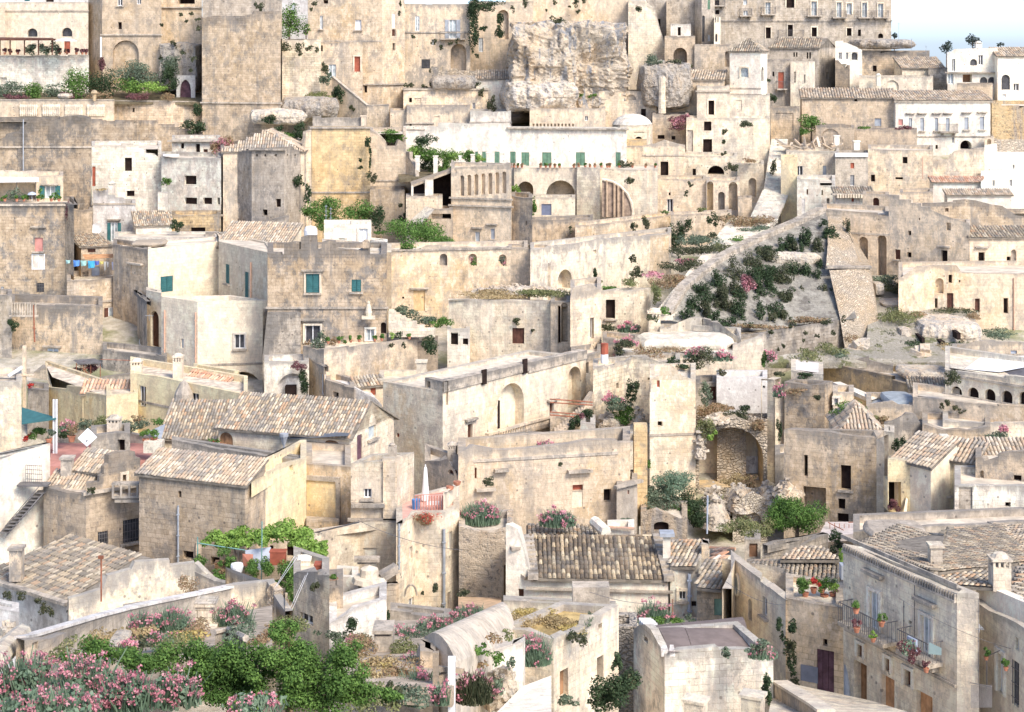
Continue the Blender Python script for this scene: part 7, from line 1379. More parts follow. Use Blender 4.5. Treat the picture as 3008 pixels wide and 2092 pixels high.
for(x,y,w0,h0,k,l,Yp)in((1650,590,230,110,'brush','dry brown grass above the vault, left',124),(1780,560,230,60,'brush','reddish grass ledge under the bluish wall',125),(1900,620,230,110,'scrub','grey green scrub above the vault',123.5),(1960,560,90,80,'dark','dark bush against the bluish wall',125),(1650,720,150,170,'grass','green weeds at the left haunch of the vault',121),
(1690,790,90,80,'lime','bright weed at the vault mouth',120.6),(2080,690,130,120,'brush','brown grass at the right haunch of the vault',121.5),(1620,450,110,170,'olive','tangled dry branches left of the bluish wall',126.5),(1560,150,250,170,'scrub','big scrub bush on top of the ruin',128),(1350,170,110,90,'dark','dark bush left on top of the ruin',128),
(1450,230,130,70,'dark','low dark bush on top of the ruin tower',126),(1765,265,80,80,'scrub','round bush above the bluish wall',129),(1850,1150,260,90,'dry','dry yellow grass on the vault floor',119),(2010,1190,180,130,'brush','brown dead shrub at the vault floor right',118.5),(1840,1090,90,40,'grass','weeds at the sill of the black doorway',125)):
 pn(k,l,x,y,w0,h0,Yp,name='scrub',k=3.2)
vl('pink valerian on top of the ruin',1560,100,230,90,128.5,.8);vl('second pink valerian on the top right of the ruin',1780,125,170,90,130,.8)
rk('rubble slope spilling left of the cave arch',1700,1350,330,330,116,2.5,None,name='rubble',amp=.3,seed=91,sub=6)
rk('rubble heap between vault floor and cave arch',1920,1270,280,230,116.5,2.2,rbl('pale',.55,.25),name='rubble',amp=.3,seed=92,sub=6)
rk('rubble crown over the right of the cave arch',2150,1250,160,150,116,1.8,rbl('pale',.55,.25),name='rubble',amp=.3,seed=93)
rk('stone remains on the left haunch of the vault',1580,820,120,300,121.2,1.0,None,name='rubble',seed=94)
rk('stone remains above the vault crown',1720,640,240,70,122,1.0,rbl('pale',.6,.3),name='rubble',amp=.3,seed=95)
hs('cave_arch','shaded pointed cave arch under the vault','cave',[(1860,1330,114.8),(2150,1330,114.8)],114.8,rbl('pale',.6,.4),d=3,roof='none',prof={0:[(1860,1420),(1960,1300),(2040,1270),(2150,1330)]},ops=[('p','dark',1872,1292,2118,1540,{'dep':2.5,'back':wall('brown',.5,.2,0,.2),'rev':wall('brown',.5,.2,0,.2)})])
for(x,y,w0,h0,k,l)in((1340,1190,330,250,'glauc','large grey green fig shrub in front of the ruin tower'),(1250,1330,330,220,'olive','grey green shrub mass, lower left'),(1480,1370,330,220,'dark','dark green shrub mass, lower middle'),(1380,1420,260,120,'green','greener part of the shrub mass at its foot'),(1560,1500,200,180,'dark','dark trailing shrub beside the pale cable'),
(1170,1300,170,140,'olive','left end of the grey green shrubs')):pn(k,l,x,y,w0,h0,110,k=3.6,name='shrub')
_m=MB();_m.tube(pt(1645,1620,106),pt(1650,1300,106),.06,n=5);tag(_m.mk('pale_pole',FILL['blue']),'thin pale blue pole standing by the dark trailing shrub','pole')
hs('cave_room','brown cave front with a small black window under the shrubs','cave',[(1090,1450,107),(1480,1480,107)],107,rockm('tan',.6),d=3,ops=[('s','dark',1200,1520,1325,1600)],prof={0:[(1090,1440),(1200,1410),(1370,1470),(1480,1520)]})
hs('barrel_roof_ruin','low ruin with a pale barrel roof and dry grass','ruin',[(880,100,134),(1860,110,134)],134,WL('pale',5,6,5,3),d=5,rg=.2,rmat=W_('pink' if False else 'white',.4,.3,0,.2),par=.0)
rk('pinkish pale barrel vault roof above the ruins',1450,10,900,130,137,2.5,WL('white',3,4,0,3),name='barrel_roof',amp=.08,seed=96,boxy=.4)
for(x,y,w0,h0,k,l)in((1240,90,460,60,'brush','dry brown grass band in front of the pinkish barrel roof'),(940,60,170,130,'scrub','dark shrub with blooms left of the barrel roof')):pn(k,l,x,y,w0,h0,133,name='scrub',k=3)
vl('pink valerian left of the barrel roof',960,5,200,60,134,.8)
hs('slab_wall','cream slab wall with dark slanting coping right of the barrel roof','wall',[(1860,45,135),(2120,-20,136)],135.5,WL('pale',2,4,4,2),d=3,prof={0:[(1860,40),(2110,-35),(2120,-60)]})
C('c2')
hs('gable_ruin','low broken gable and wall above the pinkish barrel roof','ruin',[(1250,1330,141),(1610,1290,141),(1930,1370,141)],141,WL('pale',5,4,6,2),a=1,d=3,prof={0:[(1250,1330),(1480,1245),(1540,1235),(1600,1245),(1605,1330)],1:[(1605,1240),(1740,1275),(1930,1420)]})
chm('square stone chimney stump with two holes at the garden stair foot',1205,1180,100,230,140,WL('pale',5,3,0,3),'slot',lb=1)
for(x,y,w0,h0,k,l)in((830,1320,150,70,'scrub','dark scrub at the corner of the flat cabin'),(950,1400,190,60,'yflow','yellow flowering weeds near the chimney stump')):pn(k,l,x,y,w0,h0,141,name='scrub')
vl('bright pink valerian below the flat cabin',990,1310,190,90,142,1.0);vl('darker pink valerian clump lower by the tower house',940,1490,190,160,137,.8)
hs('court_wall','ruined low walls between the tower house and the barrel roof','wall',[(770,1400,137),(1080,1430,137)],137,WL('cream',5,4,5,3),d=3,rg=.4)
C('d3')
hs('mid_ruin_house','square grey ruin block with rose bushes growing on its ledges','ruin',[(275,345,124.5),(612,365,122.5),(680,340,126)],122.5,WL('tan',7,5,16,5),a=1,d=6,rg=.25)
pn('brush','dry brown creeper on the left ledge of the square ruin block',380,420,200,50,122.8,name='creeper');pn('scrub','bush hanging on the right of the square ruin block',540,470,100,80,121.8);vl('rose pink valerian at the left corner of the square ruin block',225,420,90,110,122.5,.8)
hs('yellow_pier_house','narrow cream pier with ivy left of the square ruin block','ruin',[(195,480,123.5),(272,470,123.5)],123.5,WL('pale',2,6,4,4),d=2,rg=.3)
pn('dark','long dark ivy strip on the narrow cream pier',225,730,50,190,122.8,name='ivy');pn('dark','black green bushes along the wall tops above the ruins',450,295,170,60,130);pn('scrub','small bush left of the black green bushes',230,280,90,50,131);pn('green','green tuft below the slab wall',110,150,70,160,133)
vl('pink sprig on the slab wall corner',165,120,60,110,132.5,.6)
hs('pale_roof_shed','flat pale shed roof above the square ruin block','shed',[(330,250,131.5),(600,285,131)],131,WL('pale',4,3,3,1),d=5,rmat=flt('pale_slab_roof',(.66,.60,.53),.9,.1),par=0)
hs('slanted_terrace','ochre retaining wall sloping down between weedy yards','retaining wall',[(600,185,136),(1175,310,130),(1470,390,128)],132,WL('ochre',3.5,4,5,5),a=1,d=6,prof={0:[(600,180),(1175,300)],1:[(1175,330),(1470,400)]},rg=.05)
hs('yard_walls','grey jagged yard walls on the slope, left','wall',[(790,180,137),(1185,225,136)],137,WL('grey',5,4,6,4),d=3,prof={0:[(790,180),(980,135),(985,165),(1185,215)]})
hs('yard_walls','pale stepped yard walls on the slope, right','wall',[(985,165,139),(1440,165,138)],138,WL('cream',4,3,4,4),d=3,prof={0:[(985,165),(1130,150),(1135,175),(1280,148),(1290,175),(1440,140)]})
rk('broken stone bank right of the pale yard walls',1450,270,480,90,133.5,2,rbl('rough',.7,.5),amp=.3,seed=101)
_m=MB();q=[pt(680,350,129),pt(1010,500,124.5),pt(1065,480,126),pt(740,345,131)];_m.face(q);_m.face([p-V3((0,0,.3))for p in q][::-1]);_m.face([q[0],q[1],q[1]-V3((0,0,.3)),q[0]-V3((0,0,.3))]);tag(_m.mk('white_path_slab',WL('white',1,2,0,1)),'bright white slanting slab roof beside the ochre wall','slab')
hs('blue_door_house','small cream house with a blue grey shuttered window','house',[(680,440,122.8),(855,440,122.5)],122.8,WL('cream',5,4,6,2),d=3,ops=[('r','zinc',690,484,722,540,{'frame':2})])
hs('round_roof_house','cream house with grey rounded roof behind the leafy tree','house',[(960,560,121.5),(1360,490,121)],121,WL('cream',5,4,6,2),d=5,prof={0:[(960,560),(1000,530),(1180,510),(1250,545),(1360,545)]},rmat=ZINC)
rk('grey blue rounded lead roof behind the arcade terrace',1230,500,290,90,124,2.2,flt('grey_lead',(.30,.33,.34),.6,.15),name='lead_roof',amp=.03,seed=102)
hs('grey_roof_shed','grey corrugated roof with a skylight left of the arcade','shed',[(1330,390,129),(1640,395,128)],129,WL('cream',4,3,4,2),d=4,roof=('mono',(1500,310),0),pitch=24,tk='grey',ts=1.0)
vl('pink red weeds along the grey corrugated roof',1470,410,250,90,126.5,.8)
hs('arcade_house','cream terrace house with four black round arches and a white tented roof','house',[(1620,250,122),(2500,330,116)],119,WL('pale',3.5,7,6,1),a=0,d=7,prof={0:[(1620,245),(2222,300),(2500,330)]},key='arc',ops=[('a','dark',1672,386,1762,490),('a','dark',1810,395,1902,500),('a','dark',1950,408,2042,518),('a','dark',2092,422,2184,530),('a','dark',2235,432,2330,545)],band=[(352,0,.12),
(520,0,.15)],rmat=PAVE)
_m=MB();_m.face([pt(1680,250,122.5),pt(1790,250,122.3),pt(2030,135,128),pt(1770,120,129)]);_m.face([pt(2030,275,120.5),pt(2400,310,118),pt(2400,200,122),pt(2140,250,121)]);_o=tag(_m.mk('dark_sheeting',flt('dark_felt',(.13,.12,.12),.8,.2)),'dark felt sheets beside the white tented roof','roofing')
_m=MB();q=[pt(1785,248,121.6),pt(2075,275,120),pt(2420,210,122),pt(2420,140,126),pt(1935,135,127)];_m.face([p+V3((0,0,.08))for p in q]);_m.face([pt(1735,185,125),pt(1840,195,124.4),pt(1900,142,127.6),pt(1790,140,128)]);tag(_m.mk('white_sheeting',flt('white_membrane',(.80,.79,.76),.8,.04)),'brilliant white waterproof sheeting over the arcade terrace','roofing')
hs('arcade_back_wall','stained cream back wall above the white sheeting','wall',[(1680,100,131),(2460,15,131)],131,WL('cream',5,4,5,2),d=4,prof={0:[(1680,100),(1760,40),(1900,5),(2222,15),(2460,15)]},ops=[('r','blue',2170,85,2222,140)],band=[(120,0,.3)])
_m=MB();
for(x,y,w0,h0,l)in((1680,310,150,130,'dark dry thorn bush hanging beside the first black arch'),(1640,520,60,60,'caper bush under the first black arch'),(1710,570,70,50,'left of two caper bushes below the arcade'),(1762,592,60,44,'right of two caper bushes below the arcade'),(1590,550,40,60,'small bush at the arcade corner')):pn('scrub',l,x,y,w0,h0,119)
hs('retaining_wall','rust stained cream retaining wall below the arcade','retaining wall',[(1350,480,121),(2500,560,115.5)],118.5,WL('cream',3,9,4,1),a=0,d=3,prof={0:[(1350,475),(1610,495),(2500,565)]})
pn('green','leafy bright green tree between the grey walls',800,600,260,150,119.5,name='tree',trunk=.6);pn('green','smaller green branch right of the leafy tree',900,560,110,100,120,name='shrub')
for(x,y,w0,h0,k,l)in((1080,670,170,70,'brush','brown dry grass behind the curled tile roof'),(1000,650,150,50,'grass','green grass strip left of the brown grass')):pn(k,l,x,y,w0,h0,119,name='scrub')
hs('rubble_house','jagged grey ruin wall above the cream tile roofs','ruin',[(1110,740,116.5),(1440,640,117)],117,WL('grey',7,3,8,3),d=3,prof={0:[(1110,700),(1250,640),(1290,610),(1370,615),(1440,740)]})
hs('rubble_house','broken terrace walls left of the arcade base','ruin',[(1430,700,116.5),(2000,720,115)],116,WL('tan',6,3,6,4),d=4,rg=.6)
hs('rubble_house','white grey rubble terrace under the arcade base','ruin',[(1600,660,118),(2480,690,115)],117,WL('pale',7,2,6,3),d=3,rg=.3)
pn('olive','grey green bush sloping over the far right roof',2070,810,170,110,114);vl('pink sprig above the grey green bush',2110,740,60,50,114,.7)
hs('main_ruin_house','tall stained brown ruin with four black openings','ruin',[(270,760,116.5),(1050,820,111.5),(1110,790,114)],111.5,WL('tan',5,9,13,4),a=1,d=7,th=.5,prof={0:[(270,745),(640,765),(760,790),(1050,815)],1:[(1050,815),(1110,750)]},rmat=TD,ops=[('r','dark',746,1046,832,1252,{'sill':1}),('r','dark',726,1326,784,1418),('r','dark',720,1450,812,1528),
('r','dark',440,960,470,1138,{'dep':1.5}),('r','dark',432,1228,622,1460,{'dep':3})])
hs('debris_roof','conical heap of pale roof tiles on top of the stained brown ruin','roof',[(735,770,116),(1110,775,115)],115.5,WL('pale',1,2,1,0),d=5.5,roof=('hip',1.5,.4),tk='pale',ts=1.2)
wr('ruin_pier','white lit buttress strip at the right edge of the stained ruin','pier',[(1045,830,111),(1110,800,110.6)],WL('pale',2,4,4,2),zdrop=18,th=.6)
hs('ruin_pier_house','narrow cream pier with brown niche between ruin and tile roofs','pier',[(1110,760,114.2),(1195,770,113.8)],114,WL('pale',3,5,5,2),d=2,ops=[('a','niche',1112,880,1142,1230,{'dep':.4,'back':WL('ochre',4,5,0,0)})],rg=.2)
pn('dark','dark green shrub pair growing left of the tile roofs',1230,900,90,130,112.6);pn('dark','right one of the dark green shrub pair',1275,860,70,120,113.2)
hs('left_ruin_wall','grey purple broken wall left of the black openings','ruin',[(195,960,117.5),(430,940,115.8)],117,WL('grey',5,3,5,2),d=3,rg=.4,ops=[])
rk('rubble fan left of the large black opening',300,1220,260,150,113.5,1.4,None,name='rubble',amp=.3,seed=103)
hs('tile_roof_house','cream house under a lit wavy tile roof with three black windows','house',[(1140,1180,108),(1500,1180,107),(1870,1180,106)],107,WL('yellow',3,5,4,1.5),a=1,d=7,prof={0:[(1140,990),(1420,1000),(1500,1105)],1:[(1500,1110),(1620,1000),(1870,1035)]},ops=[('r','dark',1148,1186,1252,1440,{'dep':1.5}),('r','dark',1366,1184,1436,1388),('r','dark',1576,1190,1654,1296,{'sill':1}),
('a','dark',1330,1515,1400,1560)],rmat=TD,par=.0)
hs('sunlit_roof','left half of the wavy sunlit tile roof','roof',[(1195,985,109.5),(1500,1060,106.6)],108,WL('pale',1,3,1,0),roof=('mono',(1400,815),0),pitch=25,tk='pale',ts=1.2)
hs('sunlit_roof','right half of the wavy sunlit tile roof','roof',[(1590,985,108.5),(1870,1030,106.5)],107.5,WL('pale',1,3,1,0),roof=('mono',(1800,845),0),pitch=25,tk='pale',ts=1.2)
chm('small white chimney between the two halves of the sunlit roof',1618,798,56,80,112,WL('white',2,2,1,0),'box',lb=1)
pn('plum','dark thorny bush heaped in the black doorway',1200,1380,110,110,106.6)
_m=MB();a=[pt(1255,1560,105.5),pt(1290,1560,105.5),pt(1308,1330,106.8),pt(1292,1320,106.8)];_m.face(a);_m.face([a[1],a[1]+V3((0,.8,0)),a[2]+V3((0,.5,0)),a[2]]);_m.face([a[3],a[2],a[2]+V3((0,.5,0)),a[3]+V3((0,.5,0))]);tag(_m.mk('lean_buttress',WL('pale',3,3,0,0)),'thin white leaning buttress beside the black doorway','buttress')
hs('stepped_gable_house','grey crusted stepped gable house at the right edge','house',[(1875,1010,104.5),(2500,950,103)],104,WL('tan',7,5,12,2),d=6,prof={0:[(1875,985),(1930,970),(1950,1010),(2010,990),(2060,980),(2062,950),(2100,940),(2222,930),(2500,930)]},ops=[('a','niche',1915,1090,1945,1190,{'dep':.3}),('r','dark',2196,1130,2260,1205),('r','niche',2010,1115,2400,1125,{'dep':.1})])
hs('sunlit_roof','pale tile roof rising behind the stepped gable house','roof',[(1950,990,108),(2480,990,106)],107,WL('pale',1,3,1,0),roof=('mono',(2200,820),0),pitch=26,tk='pale',ts=1.2)
hs('shack','patched white and grey concrete block shack at the right edge','shack',[(1700,1215,101.5),(1930,1215,100.5),(2500,1215,100)],101,WL('white',8,3,8,3),a=0,d=5,rg=.1,ops=[('r','dark',2125,1356,2170,1395),('r','dark',1990,1305,2005,1330),('r','niche',1735,1230,1850,1500,{'dep':.12,'back':WL('grey',6,1,0,6)}),('r','dark',2058,1420,2070,1445)])
pn('green','big round dark green tree in front of the ruin openings',380,1460,430,300,106,k=4.2,name='fig_tree',trunk=.25);pn('green','left lobe of the round green tree',260,1420,240,220,106.5,k=4,name='shrub');
pn('grass','grass bank left of the round green tree',60,1560,260,150,105)
_m=MB()
for i in range(8):_m.tube(pt(655+i*40,1580+i*4,104.5),pt(655+i*40,1525+i*4,104.5),.025,n=4)
_m.tube(pt(640,1525,104.5),pt(770,1590,103.5),.03);_m.tube(pt(810,1525,104.5),pt(920,1520,104.5),.03);tag(_m.mk('railing',RUST),'broken thin rusty railing on the pale yard below the ruin','railing')
slab('yard',None,None,[pt(560,1640,102),pt(1900,1560,101),pt(1900,1520,105),pt(620,1520,107)],flt('yard_pinkish',(.60,.52,.46),.9,.15),.4)['kind']='structure'
C('a4')
hs('old_tile_house','low whitewashed house with a big weathered brown tile roof at the lower left','house',[(-130,445,92),(562,668,88),(1300,500,90)],88,WL('bwhite',4.5,1,9,1),a=1,roof=('mono',(1300,318),0),tk='grey',ts=1.15,ov=.15,ops=[('r','niche',552,720,640,800,{'dep':.1}),('r','dark',-60,560,-30,700)],key='oth')
_m=MB();a,b=pt(-130,470,91.6),pt(565,690,87.5);e=(b-a).normalized();_m.box((a+b)/2,(b-a).length/2,.2,.09,e);_m.mk('gutter',SG,HS['oth']['root'])
for(x,y,w0,h0)in((65,640,80,130),(165,610,90,90),(380,720,90,130),(320,660,90,60),(440,760,40,110),(590,745,50,40)):pn('scrub','dark weed hanging under the gutter of the low whitewashed house',x,y,w0,h0,87.8,gr='weeds under the gutter',name='weed_tuft',dp=.3,k=2.4)
chm('brown grey box chimney standing before the big tile roof',125,225,100,290,90.5,WL('cream',7,6,5,1),'box',lb=1)
_m=MB();_m.tube(pt(848,670,86),pt(848,300,86),.05,n=6);_m.box(pt(845,300,86),.14,.05,.08);tag(_m.mk('rusty_pole',RUST),'rusty pole rising in front of the big tile roof','pole')
wr('garden_back_wall','soot stained plaster wall with slanting stepped top right of the big tile roof','wall',[(575,650,86.5),(700,615,86.8),(870,560,87.3),(900,455,87.5),(1100,400,88.2),(1130,340,88.3),(1420,322,89),(1425,370,89.1),(1630,345,89.5),(1850,560,89)],WL('pale',7,5,13,1),zdrop=6)
slab('stone_shelf','flat stone shelf sticking out of the stained plaster wall','shelf',[pt(1030,715,84.5),pt(1350,670,85.5),pt(1330,650,86.5),pt(1030,690,86)],SG,.18)
pn('brush','brown dry creeper clinging to the stained plaster wall',1580,560,200,210,88,name='creeper',dp=.4,k=1.6)
wr('garden_wall','long curved grey garden wall with a pale coping','garden wall',[(200,985,62),(300,965,64),(850,800,70),(1100,735,73),(1330,685,75),(1700,610,78),(2040,538,80)],WL('grey',5,2,8,2),zdrop=4.5,th=.3,cap=wall('bwhite',.3,.1,0,0))
wr('garden_pier_wall','shorter cream garden wall with a niche at the lower left','garden wall',[(205,995,56),(420,985,57),(560,930,59)],WL('cream',5,4,6,2),zdrop=3.5,th=.4,ops=[('r','niche',270,1010,320,1080,{'dep':.15})])
_m=MB();q=pt(1720,660,66);_m.box(q-V3((0,0,1.9)),.33,.4,1.8);_m.box(q-V3((-.05,0,.05)),.42,.5,.07);tag(_m.mk('stone_pier',WL('pale',4,5,5,8)),'square cream stone pier with a grey slab top in the flower garden','pier')
_m=MB();_m.box(pt(1720,860,65.5)+V3((0,0,-.7)),.5,.5,.7);tag(_m.mk('stone_block',WL('pale',3,5,2,8)),'stepped stone base below the square pier','block')
rk('white boulders on the left edge below the low house',60,910,160,130,84,1,None,amp=.25,seed=201,name='boulder')
_m=MB();q=[pt(-60,1190,60),pt(60,1060,64),(pt(180,950,68))]
for a,b in zip(q,q[1:]):_m.tube(a,b,.45,n=8)
tag(_m.mk('rounded_coping',WL('pale',4,2,0,0)),'rounded pale coping curving down at the left edge','coping')
hs('white_side_wall','white wall with a diagonal brown plank at the left edge','wall',[(-130,700,86),(160,760,85)],86,WL('bwhite',3,1,3,1),d=1.5)
_gm=flt('garden_path',(.42,.34,.25),.95,.3,1.2)
def gpt(name,pts,mat):W=[pt(*p)for p in pts];slab(name,None,None,W,mat,.6)['kind']='structure'
gpt('garden_ground',[(150,1250,52),(1500,1150,52),(2281,1100,52),(2281,700,78),(1330,900,73),(600,1060,62)],_gm)
pn('dry','yellow dry grass in the garden under the curved wall',950,950,430,120,60,name='dry_grass',k=3.6,bl=0,ls=.14);pn('yflow','orange yellow grass band in front of the stone pier',1500,950,420,90,58,name='dry_grass',k=3,ls=.14);pn('dry','dry grass right of the curved wall foot',1250,940,330,110,59,name='dry_grass',k=2.6,ls=.13)
vl('bright pink valerian under the curved wall, left clump',1190,830,220,190,61,1.3);vl('bright pink valerian against the stone pier, left side',1430,830,360,250,62,1.4);vl('bright pink valerian right of the stone pier',1960,800,340,300,66,1.4);vl('pale pink valerian before the stone block',1340,975,330,110,56,1.2);vl('pinkish valerian by the white stones',1050,1040,190,110,48,1.0)
rk('white stones in the garden behind the shrub',1000,1000,160,90,54,.8,None,amp=.25,seed=202)
_m=MB();a,b,c=pt(1800,930,55),pt(1910,905,55.5),pt(2060,980,53);w_=V3((0,0,-1.6));_m.face([a,b,b+w_,a+w_]);_m.face([b,c,c+w_,b+w_]);_m.tube(a,b,.09);_m.tube(b,c,.12);tag(_m.mk('bent_wall',WL('grey',5,2,5,1)),'low grey wall with a bent white coping behind the shrub','wall')
V=[];nx,ny=40,16
for j in range(ny):
 for i in range(nx):
  y=13+j*1.9;x=-14+i*.5
  z=H-.413*y-.25+noise.noise(V3((x*.5,y*.5,0)))*.12-max(0,x+1.2)*.6-max(0,y-34)*2.2
  V.append((x,y,z))
fm_('near_slope',np.array(V),np.array([(j*nx+i,j*nx+i+1,(j+1)*nx+i+1,(j+1)*nx+i)for j in range(ny-1)for i in range(nx-1)]),flt('dark_soil',(.10,.08,.05),1,.4),None,(0,0,10))['kind']='structure'
_c=_c
def big_shrub(name,lb,blobs,Y,kind,s,k=4.0):
 VV=[];QQ=[];n0=0;r_=None
 for(x,y,w0,h0)in blobs:
  c=pt(x,y,Y);m=mp(Y);rx,rz=w0/2*m,h0/2*m
  rx*=1.12;rz*=1.1;n=int(min(30000,k*4*rx*rz/(s*s)*1.6));v,q=leaves(c,(rx,max(rx,rz)*.8,rz),s,n,int(max(14,min(60,4*rx*rz/.12))),hollow=.35)
  VV.append(v);QQ.append(q+n0);n0+=len(v)
 ob=fm_(name,np.concatenate(VV),np.concatenate(QQ),lm(kind));return tag(ob,lb,'shrub')
big_shrub('dense_shrub','big dense dark green shrub filling the bottom left foreground',[(700,1130,380,300),(900,1080,300,230),(1250,1180,520,330),(1600,1180,520,420),(1900,1220,520,480),(2200,1180,520,460),(2500,1250,500,460),(2830,1270,480,420),(2380,920,260,200),(2050,1430,600,330),(2600,1450,600,300),(3000,1440,460,260),(1500,1400,500,300),(2900,1100,260,230),
(3250,1460,240,170)],33,'green',.06,9)
vl('foreground pink valerian, tall clump at the far left',200,1290,560,420,27,1.3,ratio=2.7,gr='foreground valerian',hd=.46)
vl('foreground pink valerian, middle clump against the shrub',700,1300,560,440,26,1.5,ratio=2.9,gr='foreground valerian',hd=.46)
vl('foreground pink valerian, deep pink heads in front of the dark shrub',1090,1390,520,320,25,1.6,ratio=3.2,gr='foreground valerian',hd=.46)
vl('foreground pink valerian, thin stems at the right of the clump',1480,1380,420,300,25.5,1.2,ratio=2.7,gr='foreground valerian',hd=.46)
vl('foreground pink valerian, lowest heads at the picture bottom left',400,1500,900,230,24,1.5,ratio=2.4,gr='foreground valerian',hd=.46)
vl('foreground pink valerian, small heads at the shrub foot',2150,1500,620,110,25,1.0,ratio=2.7,gr='foreground valerian',hd=.44)
for(x,y,w0,h0,k,l,Y0)in((600,1090,380,110,'grass','short green weeds at the left end of the garden wall',52),(800,1030,300,90,'dry','dry grass below the curved wall, left',56),(1150,1050,300,90,'scrub','dark green weeds behind the shrub, left',50),(1500,1060,420,110,'grass','green weeds behind the shrub, middle',50),(1650,900,200,150,'brush','brown weeds around the stone pier',60),
(1950,960,330,110,'olive','olive weeds in front of the bent white coping',54),(2150,1000,300,120,'brush','brown weeds right of the bent coping',56),(2400,880,330,150,'grass','green weeds below the crusted wall stub',62)):
 pn(k,l,x,y,w0,h0,Y0,name='garden_weeds',k=4,ls=.10,dp=1.5)
_r=em('vine_arbour',pt(2000,420,93),'bright lime green vine arbour over a cluttered little yard','arbour')
for(x,y,w0,h0)in((1830,160,300,170),(2020,130,330,180),(2200,120,300,190),(2400,90,330,180),(2540,130,260,190),(1960,180,300,120),(2650,250,200,120)):
 c=pt(x,y,93);m=mp(93);V,Q=leaves(c,(w0/2*m,1.3,h0/2*m),.17,1500,14);fm_('canopy',V,Q,lm('lime'),_r)
_m=MB()
for(x0,y0,x1,y1)in((2025,540,2010,250),(2010,400,1960,220),(2010,350,2090,210)):_m.tube(pt(x0,y0,92.5),pt(x1,y1,92.8),.06,.04,6)
_m.mk('trunk',BARK,_r)
_m=MB();_m.tube(pt(1655,330,92.2),pt(1655,130,92.2),.04);_m.tube(pt(1650,180,92.2),pt(2050,240,91.6),.035);_m.tube(pt(2190,540,91.4),pt(2195,0,91.4),.035);_m.mk('frame',flt('green_blue_paint',(.18,.32,.28),.6,.1),_r)
for(x,y,w0,h0,k,l)in((1680,330,110,90,'green','small green plant at the left end of the arbour yard'),(1900,300,150,170,'green','hanging vine leaves behind the white pot'),(1850,440,190,130,'green','mixed pot plants at the left of the arbour yard'),(2120,430,200,170,'green','leafy plants before the vine trunk'),(1880,400,120,60,'brush','rusty plants over the arbour yard boxes'),
(2240,380,150,190,'green','green climber right of the red towel'),(2300,540,150,130,'green','green foliage below the arbour, right'),(2420,480,240,320,'green','tall green climber column below the arbour'),(2480,680,220,200,'green','dense lower foliage of the arbour climber'),(2560,300,130,160,'green','green tuft by the chimney stub'),
(2720,200,90,90,'lime','lime tip at the arbour right end')):pn(k,l,x,y,w0,h0,90.5,name='climber',k=3.4)
_m=MB();a=[pt(2030,270,91.5),pt(2120,275,91.5),pt(2115,380,91.4),pt(2035,372,91.6)];_m.face(a);tag(_m.mk('towel',flt('red_towel',(.52,.22,.15),.9,.1)),'orange red striped towel hanging under the arbour','towel')
_m=MB();a=[pt(2050,240,92.3),pt(2270,215,92.3),pt(2260,400,92.2),pt(2080,410,92.3)];_m.face(a);tag(_m.mk('bed_sheet',flt('pale_sheet',(.58,.63,.70),.9,.06)),'pale blue bed sheet hanging under the arbour','laundry')
_m=MB();_m.lathe(pt(1985,430,90),[(0,0),(.28,.05),(.36,.35),(.33,.5),(.2,.52),(0,.5)],12);tag(_m.mk('white_tub',WFR),'round white tub on the arbour wall','tub')
for(x,y,w0,h0,l,mt)in((1970,510,110,60,'dark brown crate under the white tub',WOODD),(1850,370,90,60,'brown bench box left of the white tub',WOOD),(2330,300,130,110,'dark red panel hanging behind the vine',FILL['red'])):_m=MB();_m.box(pt(x,y,91.3),w0/2*mp(91),.25,h0/2*mp(91));_m.box(pt(x,y-h0/2,91.3),w0/2*mp(91)+.04,.28,.03);tag(_m.mk('crate',mt),l,'crate')
hs('yard_back_house','cream back wall of the arbour yard with two black windows','house',[(1640,180,96.5),(2560,150,95.5)],96,WL('cream',3,6,3,3),d=2,ops=[('r','dark',1760,280,1838,352),('r','dark',2262,200,2290,310),('r','dark',2405,195,2470,300)])
wr('yard_wall','low pale stone wall edge in front of the arbour yard','wall',[(1630,420,89.5),(1800,500,88.5),(2040,545,87)],WL('pale',6,3,5,2),zdrop=3)
C('b4')
hs('crusted_wall','pale wall stub with dripping black crust by the garden','wall',[(-250,545,80),(100,505,80.5),(250,740,78)],80,WL('pale',10,3,16,1),a=1,d=3,prof={0:[(-250,540),(100,505)],1:[(100,505),(245,745)]},roof='none')
rk('loose stones stacked on the slanting wall stub',170,620,120,230,79,.5,None,name='rubble',amp=.25,seed=203)
hs('window_stub_house','stepped pale wall house with a barred window above the shrub','house',[(320,455,84),(620,455,82)],83,WL('pale',7,5,9,3),d=4,prof={0:[(320,445),(350,420),(520,420),(525,450),(620,450)]},ops=[('r','dglass',378,776,482,856,{'sill':0})])
hs('window_stub_house','lower grey end block right of the barred window','house',[(618,560,82.5),(735,550,84)],83,WL('tan',7,3,8,2),d=3)
pn('scrub','hanging weed on the stepped pale wall',500,540,80,110,82.2,name='weed_tuft',dp=.3)
chm('white round chimney stub by the arbour',410,310,90,110,86,WL('white',3,1,0,0),'box',lb=1)
_m=MB();_m.box(pt(535,400,85),35*mp(85),.3,45*mp(85));_m.box(pt(535,352,85),40*mp(85),.33,.04);tag(_m.mk('red_cabinet',FILL['red']),'small dark red cabinet on the wall','cabinet')
pot('tall brown planter with a clipped green top',650,545,90,84.5,kind='green',leafk=.7,h=.6,pm=flt('brown_planter',(.28,.14,.08),.8,.3))
for(x0,y0,x1,y1)in((330,290,160,560),(350,300,180,540),(440,430,270,830),(420,450,255,810)):
 _m=MB();_m.tube(pt(x0,y0,82),pt(x1,y1,78),.009,n=4);tag(_m.mk('wire',WFR),'white sloping wire stay in front of the stepped pale wall','wire','white wire stays')
